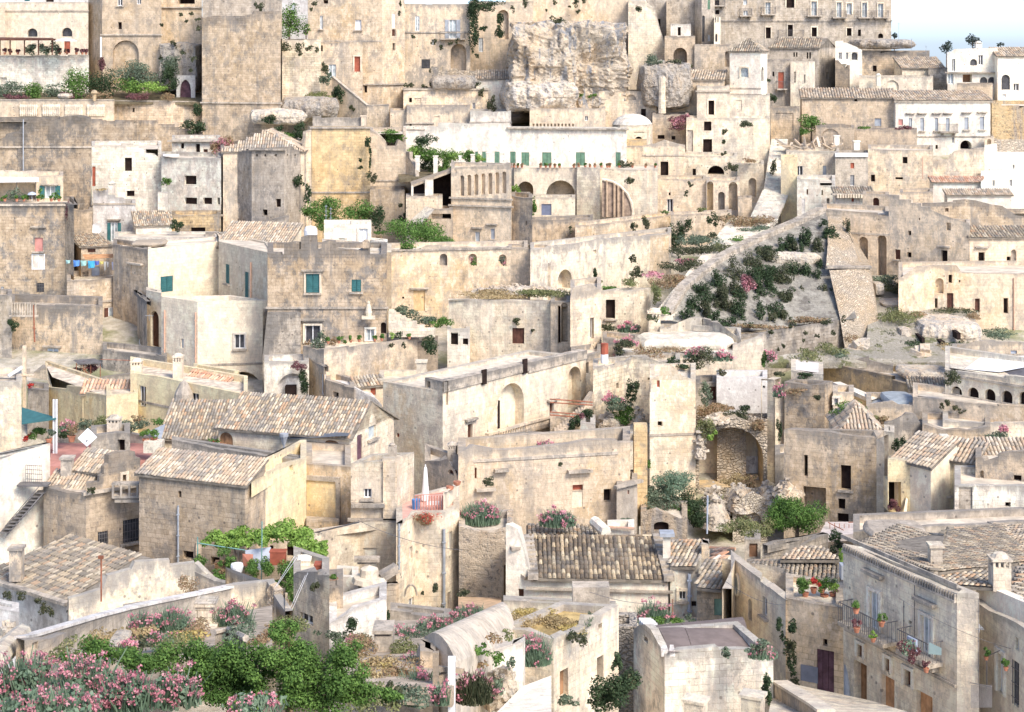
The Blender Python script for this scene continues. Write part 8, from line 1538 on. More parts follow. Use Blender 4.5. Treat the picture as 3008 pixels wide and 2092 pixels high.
hs('tall_front_house','tall cream house front with a blind window and hanging grey hood','house',[(440,110,100.5),(870,10,98.6),(1185,10,98.6)],98.6,WL('pale',3,5,2,1.5),a=1,d=1,prof={0:[(440,120),(870,20)]},ops=[('r','niche',898,222,1016,480,{'dep':.12,'back':WL('white',2,1,0,0),'w':1}),('r','dark',1080,240,1094,286)])
_m=MB();_m.box(pt(935,315,95),.75,.25,.12);_m.box(pt(935,335,95.1),.55,.2,.1);tag(_m.mk('hood_moulding',SG),'broken grey hood moulding over the blind window','moulding')
_m=MB();_m.tube(pt(450,105,97),pt(870,5,95.7),.05);tag(_m.mk('sloping_cable',IRON),'dark cable running up across the tall cream front','cable')
pipe(HS['rfh']['root'],1580,60,790,pl=HS['rfh']['planes'][1],mat=ZINC,r=.09);pipe(HS['rfh']['root'],1192,10,400,pl=HS['rfh']['planes'][0],mat=ZINC,r=.06)
_m=MB()
for i in range(9):a0=math.pi*i/9;a1=math.pi*(i+1)/9;_m.tube(pt(1303+50*math.cos(a0),620-90*math.sin(a0),96),pt(1303+50*math.cos(a1),620-90*math.sin(a1),96),.06,n=5)
tag(_m.mk('arch_hood',SG),'thin grey arched hood over the lower doorway','hood')
hs('step_block','grey stepped block with salmon coping below the blind window','block',[(862,530,91.5),(990,540,90.5),(1200,520,92)],91,WL('tan',6,4,5,5),a=1,d=3)
_m=MB()
for i in range(3):a,b=pt(1035,500-i*26,91),pt(1180,410-i*22,91.5);e=(b-a).normalized();_m.box((a+b)/2,(b-a).length/2,.3,.07,e)
tag(_m.mk('stone_slabs',SG),'stack of grey slanting slabs leaning by the cream front','slabs')
_m=MB();_m.lathe(pt(955,500,91),[(0,0),(1.0,0),(.9,.25),(.55,.3),(.5,.7),(0,.9)],10);tag(_m.mk('well_cap',WL('pale',3,3,0,0)),'pale rounded stone cap above the grey stepped block','stone cap')
hs('white_patch_house','white lime washed low wall beside the orange lamp post','wall',[(683,460,93),(865,470,92)],92.5,WL('white',1,2,1,1),d=2)
_r=em('orange_fixture',pt(810,770,86),'orange iron bracket and box hanging by the yard gate','bracket')
_m=MB();o_=flt('orange_paint',(.66,.18,.07),.6,.1)
for(x0,y0,x1,y1)in((735,650,800,600),(800,600,800,700),(735,650,735,620),(790,620,770,700),(800,700,790,745)):_m.tube(pt(x0,y0,86),pt(x1,y1,86),.04,n=5)
_m.box(pt(810,750,86),.22,.15,.1);_m.box(pt(835,700,86),.16,.1,.1);_m.mk('bracket',o_,_r)
hs('white_yard_wall','white grey yard wall dropping to the garden, middle','wall',[(620,800,80),(850,720,82),(1100,660,84)],82,WL('bwhite',5,2,4,2),a=1,d=3,prof={0:[(620,860),(760,780),(850,720)],1:[(850,720),(1100,650)]},rg=.1)
for(x,y,w0,h0,k,l)in((1100,790,80,150,'dark','dark slim potted conifer with a white pot'),(800,900,130,180,'dark','dark purple bush below the orange bracket'),(680,950,150,110,'olive','grey green bush left of the dark purple bush'),(520,930,70,50,'olive','small grey bush above the shrub crown'),(1500,550,80,90,'scrub','caper bush halfway up the weathered front'),
(1550,730,70,70,'scrub','caper bush low on the weathered front'),(1760,600,150,60,'scrub','dark weeds on the rock wall ledge'),(1400,600,30,30,'scrub','tiny weed by the arched hood')):pn(k,l,x,y,w0,h0,79.5 if y>850 else 89.5)
hs('rock_cut_house','rough cream rock cut wall with a brown plank door','rock wall',[(1705,40,98.5),(2160,60,97)],98,rockm('cream',.5),d=4,rg=.3,ops=[('r','wood',2080,366,2146,652,{'dep':.25}),('r','dark',2014,372,2064,380,{'dep':.1})])
hs('thin_parapet','grey parapet with pale coping at the foot of the weathered front','parapet',[(1130,742,84),(1640,800,82.5)],83,WL('grey',4,3,4,2),d=1.2)
slab('sandy_ledge',None,None,[pt(1700,740,88),pt(2060,740,88),pt(2060,640,95),pt(1700,630,95)],flt('orange_sand',(.52,.36,.22),1,.2),.5)['kind']='structure'
for(x,y,w0,h0,k,l,Y0)in((850,1060,300,120,'brush','brown weeds around the slotted garden chimney',62),(1250,1090,330,130,'grass','green weeds right of the slotted garden chimney',63),(1250,1290,420,160,'brush','brown weeds before the large dry bush',55),(1500,1290,260,150,'scrub','dark weeds below the barrel roof corner',55),(930,1330,330,140,'dry','dry grass spilling below the large dry bush',54),
(1020,1480,420,150,'grass','green weeds at the bottom edge right of the shrub',50),(1300,1500,330,130,'olive','olive weeds at the bottom edge by the conical bush',50),(1450,1010,420,110,'olive','olive foliage under the long valerian strip',70),(1780,860,380,110,'olive','olive foliage under the right end of the valerian strip',76)):
 pn(k,l,x,y,w0,h0,Y0,name='garden_weeds',k=4,ls=.10,dp=1.5)
gpt('garden_ground',[(700,1350,52),(1650,1400,52),(2000,800,84),(1150,830,82)],_gm)
vl('long pink valerian strip behind the smooth barrel roof, left',1280,960,330,190,72,1.4);vl('long pink valerian strip behind the smooth barrel roof, middle',1520,880,380,190,75,1.4);vl('long pink valerian strip behind the smooth barrel roof, right',1800,770,360,160,80,1.4)
vl('pink valerian left of the slotted garden chimney',880,990,230,130,66,1.2);vl('pink valerian on the path by the concrete post',1330,1180,380,150,60,1.1);vl('big pink valerian below the concrete bracket, left',1370,1370,300,300,54,1.4);vl('dark pink valerian right of the concrete post',1830,1370,330,270,54,1.2,gk='scrub');vl('pink valerian low between the two posts',1560,1430,150,200,52,1.2)
_r=em('garden_chimney',pt(1080,1090,64),'square grey garden chimney with a wide slab cap','chimney');_m=MB();q=pt(1080,1090,64);m_=mp(64);hh=190*m_;_m.box(q+V3((0,0,hh/2-.3)),78*m_,.5,hh/2+.2);_m.mk('stack',WL('grey',4,2,3,1),_r)
_m=MB();_m.box(pt(1075,905,64),66*m_,.4,.09);_m.mk('slot',DARK,_r);_m=MB();_m.box(pt(1075,885,64),84*m_,.6,.07);_m.mk('cap',WL('grey',5,2,0,0),_r)
pn('dry','large pale yellow dry bush left of the concrete posts',990,1170,400,270,58,name='dry_bush',k=3.6,ls=.10);pn('yflow','yellow green fringe of the large dry bush',1120,1250,190,130,57,name='dry_bush',k=3,ls=.1)
pn('scrub','brown green conical bush at the picture bottom',1140,1440,160,200,50,name='conical_bush',k=4.2,ls=.1)
_m=MB()
n=12;
A0,A1=pt(1350,1085,60),pt(1990,800,76);B0,B1=pt(1680,1180,57),pt(2200,980,70)
rows=[]
for i in range(n+1):
 t=i/n;up=math.sin(math.pi*t)**.8
 a=A0.lerp(B0,t)+V3((0,0,.85*up));b=A1.lerp(B1,t)+V3((0,0,1.1*up));rows.append((a,b))
for(a,b),(c,d)in zip(rows,rows[1:]):
 for j in range(4):_m.face([a.lerp(b,j/4),c.lerp(d,j/4),c.lerp(d,(j+1)/4),a.lerp(b,(j+1)/4)],0,None,[3]*4)
dn=V3((0,0,-4));_m.face([r[0]for r in rows]+[B0+dn,A0+dn]);_m.face([B0,B1,B1+dn,B0+dn]);_m.face([A0,A0+dn,A1+dn,A1])
tag(_m.mk('barrel_roof_house',WL('grey',3,2,1,0),None,False),'smooth grey plastered barrel roof of a half buried house','house')
hs('barrel_end_wall','cream end wall and concrete corner under the smooth barrel roof','wall',[(1380,1085,58.5),(1510,1090,57)],58,WL('tan',5,4,4,1),d=1.2)
_r=em('concrete_frame',pt(1600,1540,52),'grey concrete bracket frame with a white post','frame');_m=MB();m_=mp(53)
a,b=pt(1510,1230,53),pt(1720,1250,54);e=(b-a).normalized();_m.box((a+b)/2,(b-a).length/2,.12,.08,e);a,b=pt(1520,1340,53),pt(1650,1235,53.6);e=(b-a).normalized();_m.box((a+b)/2,(b-a).length/2,.1,.1,e);_m.box(pt(1512,1400,53),.1,.1,1.2);_m.mk('beam',WL('brown',4,1,0,0),_r)
_m=MB();_m.box(pt(1645,1420,53),30*m_,.12,1.1);_m.mk('post',WFR,_r)
hs('rubble_roof_house','half collapsed whitewashed roof strewn with stones and weeds','ruin',[(1680,1170,60),(2240,1010,66),(2260,960,72)],63,WL('white',6,3,6,2),d=5,rg=.3,roof='flat',rmat=WL('white',4,3,0,1))
for(x,y,w0,h0,k,l)in((1900,1070,130,80,'green','green cushion plant on the rubble roof, upper left'),(2040,1150,130,100,'green','green cushion plant on the rubble roof, lower'),(2140,1200,70,120,'olive','olive trailing weed at the rubble roof corner'),(2120,950,130,50,'grass','yellow green weed patch behind the rubble roof'),(1980,990,160,50,'brush','reddish weeds on the upper rubble roof'),
(1850,1190,230,60,'brush','orange stonecrop on the rubble roof'),(2020,1370,110,130,'olive','olive bush on the whitewashed slope'),(1650,1120,60,50,'olive','small weed on the smooth barrel roof')):pn(k,l,x,y,w0,h0,61,k=3.4,ls=.12,dp=.7)
rk('heap of white stones along the rubble roof edge',2060,1330,280,330,62,1.2,None,name='rubble',amp=.3,seed=204,sub=6)
gpt('white_yard',[(2000,1620,58),(2480,1620,58),(2480,1290,66),(2240,1380,63)],WL('white',1,1,0,0))
C('c4')
hs('white_tile_hall','white house with a long steep roof of mottled brown and yellow tiles','house',[(-40,480,99),(175,490,93),(1320,500,93)],93,WL('white',2,1,8,0.5),a=1,d=5,roof=('mono',(760,115),1)if False else 'flat',prof={0:[(-40,20),(60,60),(120,250),(175,470)]},ops=[('r','door',66,565,110,648,{'w':0})],rmat=PAVE,key='wth')
def rfs(lb,A,B,Cc,D,kind,s=1.0,cat='roof',name='tile_roof',clip=None):
 root=em(name,A,lb,cat);eu=(B-A);U=eu.length;eu.normalize();mid=(Cc+D)/2-A;ev=mid-eu*mid.dot(eu);Vl=ev.length;ev.normalize()
 mb=MB();dn=V3((0,0,-.14));q=[A,B,Cc,D];mb.face(q);mb.face([p+dn for p in q][::-1])
 for k in range(4):mb.face([q[k],q[k]+dn,q[(k+1)%4]+dn,q[(k+1)%4]])
 sh=mb.mk('roof',flt('roof_bed',(.22,.19,.15),1,.3),root)
 s0=(D-A).dot(eu);s1=(Cc-A).dot(eu)
 lo=min(0,s0);
 cl=lambda u,v:(u+lo>=(v/Vl)*s0-.1)&(u+lo<=U-(v/Vl)*(U-s1)+.1)
 tiles(sh,A+eu*lo,eu,ev,max(U,s1)-lo,Vl,kind,s,cl,'tiles');
 rg=MB();
 nr=int((Cc-D).length/.42)
 for i in range(nr):a=D.lerp(Cc,i/nr);b=D.lerp(Cc,(i+1.08)/nr);rg.tube(a,b,.12,.10,6)
 rg.mk('ridge_tiles',tilem(kind),root)
 return root
rfs('long steep roof of mottled brown and yellow tiles on the white house',pt(190,478,92.6),pt(1310,496,92.6),pt(1225,122,97),pt(150,130,97),'dark',1.25)
_m=MB()
for(x0,y0,x1,y1)in((150,130,190,480),(1228,120,1330,495)):
 a,b=pt(x0,y0,97),pt(x1,y1,92.5)
 for i in range(9):_m.box(a.lerp(b,(i+.5)/9)+V3((0,0,.05)),.3,.3,.16)
tag(_m.mk('verge_stones',WL('grey',8,2,0,0)),'rough grey verge stones along both ends of the mottled roof','verge')
_m=MB();a,b=pt(130,560,92.7),pt(1360,592,92.7);e=(b-a).normalized();_m.box((a+b)/2,(b-a).length/2,.12,.05,e);_m.mk('cornice',SG,HS['wth']['root'])
rfs('narrow strip of old tiles behind the mottled roof',pt(160,115,101),pt(770,125,101),pt(745,35,103.5),pt(140,28,103.5),'old',1.2)
hs('strip_house','crusted stone wall behind the mottled roof','wall',[(130,120,101.5),(880,130,101.5)],101.5,WL('grey',6,3,5,2),d=2.2,par=.1)
_m=MB();a,b=pt(700,0,101),pt(800,90,99.5);_m.tube(a,b,.35,n=8);tag(_m.mk('stone_roll',WL('white',5,1,0,0)),'rounded grey white masonry roll on the strip roof','masonry')
hs('white_annex','small white flat annex with a thin red tile edge','annex',[(810,65,101),(1035,60,101)],101,WL('white',1,1,1,0),d=2)
_m=MB();a,b=pt(815,50,100.8),pt(1035,60,100.8);_m.tube(a,b,.1,n=6);tag(_m.mk('red_coping',tilem('red')),'thin red tile coping on the small white annex','coping')
hs('pillar_house','tall white pillar chimney at the right end of the mottled roof','pillar',[(1275,110,94.5),(1340,110,94.3)],94.4,WL('white',2,1,5,0),d=.9)
_m=MB();_m.box(pt(1308,100,94.6),.42,.42,.1);tag(_m.mk('cap_stone',ZINC),'grey cap on the tall white pillar','cap')
for(x,y,l)in((60,400,'upper dark stone bracket on the white gable'),(20,200,'lower left dark stone bracket on the white gable')):
 _m=MB();a,b=pt(x-25,y-25,94),pt(x+90 if y>300 else x+30,y+70 if y>300 else y+30,93);e=(b-a).normalized();_m.box((a+b)/2,(b-a).length/2,.3,.09,e);tag(_m.mk('slab',SG),l,'slab')
hs('right_white_house','white house end with small window and pale blue downpipe','house',[(1335,395,93.5),(1575,400,92.5)],93,WL('white',3,3,4,0.5),d=4,ops=[('r','dglass',1412,580,1468,660,{'frame':1,'sill':1}),('r','dark',1515,668,1555,712,{'dep':.1})],key='rwh')
pipe(HS['rwh']['root'],1497,435,800,pl=HS['rwh']['planes'][0],mat=FILL['blue'],r=.1)
rfs('small old tile roof right of the tall white pillar',pt(1335,385,93),pt(1555,385,92.5),pt(1620,165,96.5),pt(1345,160,97),'old',1.25)
rfs('low old tile roof with ragged eave beside the oval window gable',pt(1560,560,89.5),pt(1760,575,89),pt(1800,330,93),pt(1630,330,93.5),'old',1.25)
hs('mint_door_house','stained ochre wall with a mint green door under the ragged eave','house',[(1560,585,90),(1780,590,89.5)],90,WL('cream',5,9,4,4),d=3,ops=[('r','mint',1705,648,1772,790)])
hs('grey_pier','grey cream pier between the two small tile roofs','pier',[(1600,190,94),(1662,190,93.8)],94,WL('cream',6,5,3,2),d=1)
hs('orange_roof_shed','little white shed with a bright orange tile roof','shed',[(1665,330,98),(1800,340,96),(1880,285,98)],96,WL('white',1,1,2,0),a=1,d=3)
rfs('bright orange tile roof of the little white shed',pt(1662,330,98),pt(1795,335,95.8),pt(1878,230,99),pt(1670,222,100),'red',1.3)
for(x,y0,y1,l)in((663,820,520,'thin rusty rod before the white hall wall'),(1357,800,650,'thin grey rod right of the white hall wall')):_m=MB();_m.tube(pt(x,y0,89),pt(x,y1,89),.025,n=5);tag(_m.mk('rod',RUST),l,'rod')
_m=MB();_m.box(pt(735,600,92.6),.2,.12,.07);_m.box(pt(735,590,92.5),.28,.14,.02);tag(_m.mk('vent_hood',IRON),'little dark vent hood on the white hall wall','vent')
hs('turf_house','ruined cream house with a dry orange and yellow turf roof','ruin',[(-150,930,71.5),(360,990,69),(905,720,74)],69,WL('pale',5,4,7,2),a=1,d=5,rg=.25,prof={0:[(-150,905),(120,910),(360,990)],1:[(360,985),(640,870),(660,780),(900,700)]},rmat=flt('turf_orange',(.42,.31,.14),1,.4,1.0),par=.3,key='tfh',ops=[('r','wood',412,1240,482,1470,{'w':1,'dep':.3}),
('r','dark',722,1130,778,1360,{'w':1,'dep':1.2}),('r','dark',735,855,765,900,{'w':1})])
hs('back_parapet','low grey parapet with a stub behind the turf roof','parapet',[(-60,660,88),(620,680,86),(730,690,86),(880,710,85)],87,WL('pale',6,2,5,1),d=.8,rg=.12)
_m=MB();_m.box(pt(670,720,84),.95,.5,1.2);tag(_m.mk('stub_chimney',WL('grey',5,2,3,1)),'square grey stub behind the turf roof','chimney')
for(x,y,w0,h0,k,l,n_)in((180,770,380,90,'yflow','golden dry turf clumps, back left',0),(80,840,420,110,'dry','orange dry turf clumps, left',0),(400,830,380,100,'dry','orange dry turf clumps, middle',0),(520,880,260,60,'yflow','yellow turf fringe, right',0),(640,820,110,110,'olive','grey green plant at the grey stub',0),(520,950,90,110,'scrub','olive bush hanging over the ruined edge, left',0),
(600,990,90,130,'scrub','olive bush hanging over the ruined edge, right',0)):pn(k,l,x,y,w0,h0,Yat(y+h0*.4,HS['tfh']['zin']),name='turf_clump',k=3.2,ls=.09,dp=.8)
vl('pink valerian mass at the left of the ruined cream house',190,1060,300,250,67,1.5);vl('faint pink valerian along the turf roof front',160,880,360,60,72,1.0);vl('pink sprig beside the grey stub',690,770,60,60,80,.8)
vl('tall thin pink valerian in front of the white hall wall',1190,740,300,190,86,.8);pn('green','green bush under the tall thin valerian',1190,810,230,120,85.5);pn('green','small green bush right of the tall thin valerian',1380,830,130,80,86);pn('olive','narrow green bush before the pale blue downpipe',1505,820,70,90,86.5)
gpt('lane',[(880,1000,84),(1560,1000,84),(1560,800,92),(880,800,92)],PAVE)
for(x,y,w0,h0,k,l)in((900,1420,330,330,'dark','black green bush in the gap between two ruined houses'),(730,1490,260,170,'dark','dark bush low in front of the ruined doorway'),(480,1500,170,100,'olive','grey green bush at the foot of the plank door'),(890,1190,90,170,'dark','dark creeper on the rubble between the houses'),
(1010,1340,90,170,'scrub','creeper along the felt roof house corner')):pn(k,l,x,y,w0,h0,66,k=4,ls=.12)
hs('gap_wall','grey rubble wall in the gap left of the felt roof house','wall',[(820,880,80),(1060,880,78)],79,rbl('grey',.7,.5),d=2,rg=.3)
hs('felt_roof_house','rough stone house with a brown felt barrel roof','house',[(1030,880,78),(1290,1110,70),(2200,1060,73)],71,WL('white',7,4,10,4),a=1,d=5,prof={0:[(1030,900),(1070,870),(1120,860),(1170,900),(1230,1010),(1290,1110)],1:[(1290,1115),(1360,1080),(1740,1050),(1745,1075),(1980,1070),(2200,1080)]},rmat=PAVE,ops=[('s','dark',1115,965,1150,1010,{'w':0})],par=.5)
_m=MB();n=14
A0,A1=pt(1330,1100,70.8),pt(2010,1050,73);B0,B1=pt(1150,890,78),pt(1900,850,80)
rows=[]
for i in range(n+1):
 t=i/n;up=math.sin(math.pi*(t*.5+.02));rows.append((A0.lerp(B0,t)+V3((0,0,.55*math.sin(math.pi*t))),A1.lerp(B1,t)+V3((0,0,.75*math.sin(math.pi*t)))))
for k_,(j0,j1)in enumerate(((0,.28),(.285,1))):
 for(a,b),(c,d)in zip(rows,rows[1:]):_m.face([a.lerp(b,j0),a.lerp(b,j1),c.lerp(d,j1),c.lerp(d,j0)])
_m.face([r[0]for r in rows]);_m.face([r[1]for r in rows][::-1])
tag(_m.mk('felt_roof',flt('brown_felt',(.195,.155,.135),.85,.12,1.5)),'curved brown roofing felt on the rough stone house','roof')
_m=MB()
for i in range(12):
 t=i/12;a=pt(1130+200*t,850+260*t**1.3,77.8-7*t);_m.box(a,.3,.35,.13)
tag(_m.mk('verge_stones',WL('bwhite',6,1,0,0)),'pale stepped verge stones along the curved felt roof','verge')
for(x,y,w0,h0,k,l)in((2080,1020,150,110,'olive','grey green bush right of the felt roof'),(1800,1100,90,100,'olive','caper bush hanging over the felt house wall'),(2150,1420,110,250,'dark','dark upright bush at the lane corner'),(2240,860,60,120,'dark','dark creeper strip left of the rose creeper')):pn(k,l,x,y,w0,h0,69.5,k=3.6,ls=.13)
vl('pink valerian at the right end of the felt roof',2110,1070,260,130,69.5,1.0)
for(x,y,l)in((1550,1490,'pale stone slab step at the bottom, left'),(2030,1450,'pale stone slab step at the bottom, right')):_m=MB();q=pt(x,y,66);_m.box(q,.5,.4,.06,(.9,-.4,0));_m.box(q-V3((0,0,.5)),.4,.35,.43,(.9,-.4,0));tag(_m.mk('stone_slab',WL('pale',5,3,0,0)),l,'slab')
hs('oval_gable_house','cream house with an oval window under a raking grey coping','house',[(1772,560,90),(1880,345,89),(2304,655,83.3)],89,WL('pale',3,6,4,2.5),a=1,d=5,th=.5,roof='none',prof={0:[(1772,560),(1880,320)],1:[(1880,320),(2010,420),(2281,640),(2304,655)]},ops=[('r','dglass',2110,635,2148,795,{'w':1,'sill':1}),('a','niche',1990,650,2020,830,{'w':1}),
('r','dglass',2215+1000,0,2216+1000,1)],key='ogh')
_P=HS['ogh']['planes'][1];_m=MB();cu,cz=_P.uz(1900,530);ru=abs(_P.uz(1920,530)[0]-_P.uz(1880,530)[0])/2;rz=abs(_P.uz(1900,440)[1]-_P.uz(1900,620)[1])/2
_pts=[(cu+math.cos(a)*ru,cz+math.sin(a)*rz)for a in[2*math.pi*i/20 for i in range(20)]]
_m.face([_P.p(u,z,-.03)for u,z in _pts]);_o=_m.mk('oval_window',GLASSC,HS['ogh']['root']);_m=MB()
for i in range(20):_m.tube(_P.p(*_pts[i],-.05),_P.p(*_pts[(i+1)%20],-.05),.07,n=5)
_m.mk('surround',WL('pale',2,2,0,0),_o)
C('d4')
rfs('long roof of grey white old tiles behind the raking coping',pt(80,600,88),pt(770,610,87),pt(770,330,92.5),pt(-40,330,93),'grey',1.2)
rfs('small pale hipped tile roof above the grey white tiles',pt(240,325,92),pt(740,325,91),pt(560,215,95),pt(400,220,95),'pale',1.3)
hs('corner_ruin','carved grey stone ruin remains under the round tree','ruin',[(90,190,98),(560,130,98),(640,100,98)],98,WL('grey',7,3,6,5),d=2,rg=.6)
hs('small_frame_house','little stone door frame house left of the grey ruin','ruin',[(-60,150,99),(75,150,99)],99,WL('grey',5,3,4,3),d=2,ops=[('r','brown' if False else 'shade',-20,185,50,300)])
for(x,y,w0,h0,k,l)in((700,170,130,190,'dark','dark climber beside the street corner roof'),(755,300,50,170,'lime','lime green shoot on the street corner'),(-60,60,330,150,'grass','grassy bank with weeds below the cave arch'),(430,530,130,150,'green','green potted shrub on the terrace above the purple door'),
(680,490,110,40,'olive','pale green weeds on the grey tiles')):pn(k,l,x,y,w0,h0,84 if y>250 else 97)
for(x,y,w0,k,l)in((450,640,60,'green','wide pot at the left of the iron terrace rail'),(520,600,60,'red','pot with red flowers left of the middle'),(610,665,70,'green','round pot before the terrace rail'),(590,600,60,'green','pot with trailing green at the middle'),(680,640,60,'lime','pot with yellow green plant on the terrace'),
(735,700,60,'plum','dark pot at the street corner')):pot(l,x,y,w0,84.3,kind=k,leafk=1.6)
hs('purple_door_house','yellow rubble house with a faded purple plank door','house',[(285,640),(772,725)],83.2,wall('cream',.3,1.3,.5,.6),d=4,th=.4,ops=[('r','purple',545,1078,690,1425,{'frame':0,'sill':0}),('r','dark',596,985,634,1045,{'dep':.3})],par=.3,rmat=PAVE,key='pdh')
_P=HS['pdh']['planes'][0];_m=MB();u,z0=_P.uz(485,1275);_m.box(_P.p(u,z0,-.03),.45,.03,.4,_P.e);_m.mk('notice_board',flt('slate_board',(.22,.23,.27),.6,.1),HS['pdh']['root'])
for i,(x,y,w0,h0)in enumerate(((225,860,60,110),(340,880,110,150),(330,1050,120,170),(335,1180,70,190),(345,1360,130,110),
(270,980,60,90))):pn('dark' if i%2 else 'scrub',('dark creeper with round head on the rubble house corner','round bushy head of the creeper on the rubble house','thick middle of the creeper on the rubble house','thin lower stem of the creeper on the rubble house','bushy foot of the creeper on the rubble house','side shoot of the creeper on the rubble house')[i],x,y,w0,h0,82,name='creeper',k=3,dp=.5,ls=.14)
slab('street',None,None,[pt(120,1700,62),pt(1800,1750,62),pt(1000,1500,76),pt(200,1330,80)],PAVE,.5)['kind']='structure'
wr('street_wall','low street wall with a bright coping at the bottom right','wall',[(180,1355,72),(480,1540,66),(560,1600,64)],WL('tan',5,3,3,1),zdrop=3,th=.6,cap=wall('pale',.2,.2,0,0))
SF=WL('pale',3,3.5,5,2.2)
hs('street_house','tall cream street house with two balconies and planked doors','town house',[(768,195,83),(1720,618,73.2),(1905,640,74.5)],73.2,SF,a=1,d=7,th=.3,par=.15,rmat=PAVE,key='sth2',prof={0:[(768,185),(1715,600)],1:[(1715,600),(1905,600)]},ops=[('r','glass',990,588,1072,905,{'balc':1.35,'frame':2,'hood':.9}),('r','glass',1425,795,1512,1110,{'balc':.75,'frame':2,'hood':.7}),
('r','shade',892,1028,936,1138,{'frame':2}),('r','shade',1122,1142,1166,1258,{'frame':2}),('r','door',1284,1240,1344,1385,{'frame':2}),('r','wood',855,1180,965,1560,{'dep':.5,'back':flt('terracotta_door',(.36,.12,.07),.6,.2)}),('r','orange',1088,1300,1196,1700,{'dep':.3}),('r','orange',1380,1440,1515,1750,{'dep':.3}),('r','dark',1312,830,1340,862,{'dep':.15})],band=[(330+0,0,.1)])
_P=HS['sth2']['planes'][0]
_m=MB();ua,za=_P.uz(770,250);ub,zb_=_P.uz(1716,668);_m.box(_P.p((ua+ub)/2,(za+zb_)/2,-.07),(ub-ua)/2,.07,.05,_P.e);_m.mk('string_course',SG,HS['sth2']['root'])
_m=MB();ua,za=_P.uz(790,930);ub,zb_=_P.uz(1716,1345);_m.box(_P.p((ua+ub)/2,(za+zb_)/2,-.06),(ub-ua)/2,.06,.06,_P.e);_m.mk('string_course',SG,HS['sth2']['root'])
_m=MB()
for i in range(46):u=_P.L*(i+.5)/46;_m.box(_P.p(u,HS['sth2']['z']-.12,-.05),.035,.05,.16,_P.e)
_m.mk('gutter_drips',WL('grey',8,1,0,0),HS['sth2']['root'])
for x,y0,y1 in((1288,660,1000),(1378,520,1120),(1900,640,1350)):pipe(HS['sth2']['root'],x,y0,y1,pl=_P if x<1720 else HS['sth2']['planes'][1],mat=IRON,r=.02,name='cable')
_m=MB();_m.tube(pt(800,1520,80),pt(800,380,82),.16,n=10);_m.box(pt(800,415,82),.35,.3,.35);_m.box(pt(815,370,82),.16,.16,.3);tag(_m.mk('drainpipe',ZINC),'thick grey drainpipe with a box head at the street corner','pipe')
_q=0
for(x,y,w0,k,l)in((875,770,60,'green','pot on the railing at the left balcony end'),(880,930,60,'plum','red potted plant standing on the left balcony'),(1088,880,60,'green','rail pot at the right of the left balcony'),(1018,1010,50,'lime','green pot under the left balcony rail'),
(1462,1265,50,'plum','dark pot low on the right balcony')):pot(l,x,y,w0,76 if x<1200 else 72.5,kind=k,leafk=1.2,gr='balcony pots')
pn('plum','dark flowering heap at the left end of the right balcony',1310,1080,150,190,72.6,k=3,ls=.12,name='balcony_plants',flower='glauc',ff=.5)
pn('olive','small shrub on the left window hood',1005,425,80,60,79,ls=.12)
_m=MB();_m.face([pt(1485,1010,72.4),pt(1590,1060,71.8),pt(1590,1120,71.8),pt(1480,1110,72.4)]);tag(_m.mk('balcony_cloth',flt('mint_cloth',(.55,.68,.58),.9,.06)),'pale mint cloth hung on the right balcony','cloth')
_m=MB();_m.box(pt(1345,1030,74),.3,.06,.3,_P.e);tag(_m.mk('grey_board',flt('blue_grey_panel',(.30,.34,.42),.6,.1)),'blue grey board leaning on the right balcony','board')
hs('right_street_house','cream street house with a white roof terrace wall at the right edge','town house',[(1905,700,75),(2480,960,69)],75,SF,d=6,th=.3,par=.1,prof={0:[(1905,690),(2222,850),(2480,980)]},rmat=WFR,ops=[('r','dglass',2062,1100,2118,1440,{'frame':2}),('r','grate',2182,1170,2240,1540),('r','dglass',2208,975,2240,1080)],key='rsh')
_m=MB();a,b=pt(1880,505,76),pt(2480,760,71);w_=V3((.25,.5,0));d_=V3((0,0,-2.9));_m.face([a,b,b+d_,a+d_]);_m.face([a,b,b+w_,a+w_]);_m.face([a+w_,b+w_,b+w_+d_,a+w_+d_][::-1]);_m.face([a,a+w_,a+w_+d_,a+d_][::-1]);tag(_m.mk('white_parapet',WL('white',0.5,1,0,0)),'smooth bright white sloping parapet wall at the right edge','parapet')
_r=em('plant_stand',pt(1970,1400,72.5),'tall thin stand with two potted plants by the right door','plant stand');_m=MB();_m.tube(pt(1970,1400,72.5),pt(1970,1130,72.5),.025);_m.tube(pt(1970,1130,72.5),pt(2080,1080,71.5),.02);_m.mk('stand',IRON,_r)
pot('small pot with round green plant on the thin stand',1965,1160,44,72.4,kind='green',leafk=1.4);pot('small pot hanging right of the dark door',2130,1250,44,70.8,kind='green',leafk=1.4)
aer('white aerial on the wall by the corner cable',1905,930,860,73,1,wd=60)
_m=MB();
for i in range(20):_m.tube(pt(1840+i*9,1560,70),pt(1840+i*9,1370,71),.015,n=4,cap=False)
_m.tube(pt(1830,1350,71),pt(2010,1385,70.5),.02);tag(_m.mk('railing',IRON),'grey iron railing and arched gate at the street corner','railing')
rfs('big old tile roof behind the street house, left slope',pt(900,200,84.5),pt(1520,430,77),pt(1620,120,86),pt(1330,95,92),'grey',1.25)
rfs('big old tile roof behind the street house, right slope',pt(1560,430,77.5),pt(2320,340,80),pt(2050,60,90),pt(1640,60,88),'grey',1.25)
rfs('lower old tile slope near the white parapet',pt(1520,530,76),pt(2060,560,74.5),pt(1990,370,80),pt(1700,390,80),'old',1.25)
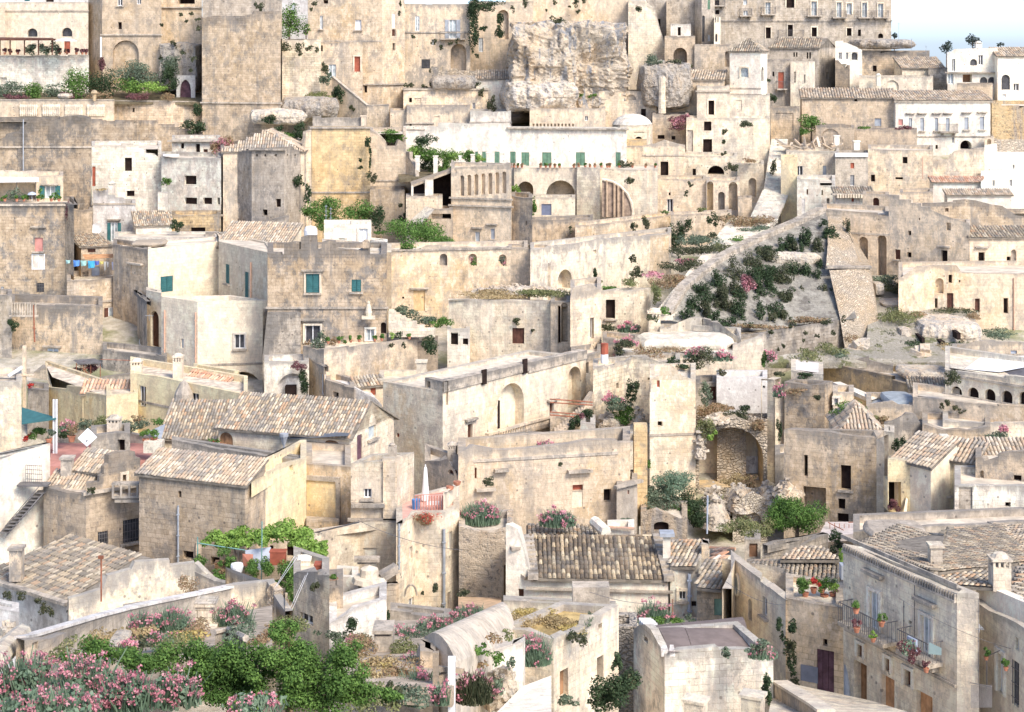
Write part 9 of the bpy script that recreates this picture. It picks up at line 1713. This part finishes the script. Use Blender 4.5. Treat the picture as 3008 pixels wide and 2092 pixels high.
rfs('far right pale tile roof with a thin ridge line',pt(2240,330,84),pt(2600,330,82),pt(2400,60,92),pt(2030,20,94),'pale',1.25)
rfs('strip of old tiles right of the square chimney',pt(2160,640,74),pt(2500,760,71),pt(2500,400,79),pt(2180,350,80),'old',1.25)
for(x,t,w0,h0,Y0,l)in((1550,200,100,230,79,'stone box chimney on the ridge behind the street house'),(2100,310,150,280,74.5,'big slotted cream chimney near the white parapet')):chm(l,x,t,w0,h0,Y0,WL('pale',3,4,2,3),'slot' if w0>120 else 'box',lb=1)
hs('upper_street_house','grey plastered wall with a vault hole behind the big tile roofs','wall',[(850,100,93),(1500,60,95),(2480,20,96)],94,WL('grey',4,2,4,1),d=4,rg=.1,prof={0:[(850,90),(1000,65),(1500,40)],1:[(1500,40),(2222,0),(2480,0)]},ops=[('f','dark',1280,78,1402,102)])
rk('grey rounded masonry lump behind the big tile roofs',1200,70,560,90,92,1.6,wall('grey',.5,.2,0,.1),amp=.12,seed=205,name='masonry')
C('c4')
for(a,b,c,d,l)in((1800,500,2290,700,'thin overhead cable across the oval window gable'),(660,590,1420,680,'thin overhead cable in front of the white hall wall'),(2019+1230,640,2019+2222,1080,'long sagging cable across the street house fronts'),(-1280,-10,-400,240,'thin cable sloping over the tall cream front')):
 _m=MB();p,q=pt(a,b,74),pt(c,d,72)
 for i in range(8):s0,s1=i/8,(i+1)/8;_m.tube(p.lerp(q,s0)-V3((0,0,s0*(1-s0))),p.lerp(q,s1)-V3((0,0,s1*(1-s1))),.012,n=4,cap=False)
 tag(_m.mk('cable',IRON),l,'cable')
_g={}
for o in sc.collection.objects:
 if o.parent is None and 'label' in o.keys():_g.setdefault(o['label'],[]).append(o)
_w='first second third fourth fifth sixth seventh eighth ninth tenth eleventh twelfth thirteenth fourteenth fifteenth sixteenth seventeenth eighteenth nineteenth twentieth'.split()
_w+=['twenty-'+q for q in _w[:9]]+['thirtieth']
for l,q in _g.items():
 if 1<len(q)<=30:
  q.sort(key=lambda o:o.location.x/o.location.y)
  for i,o in enumerate(q):o['label']=_w[i]+' from the left: '+l
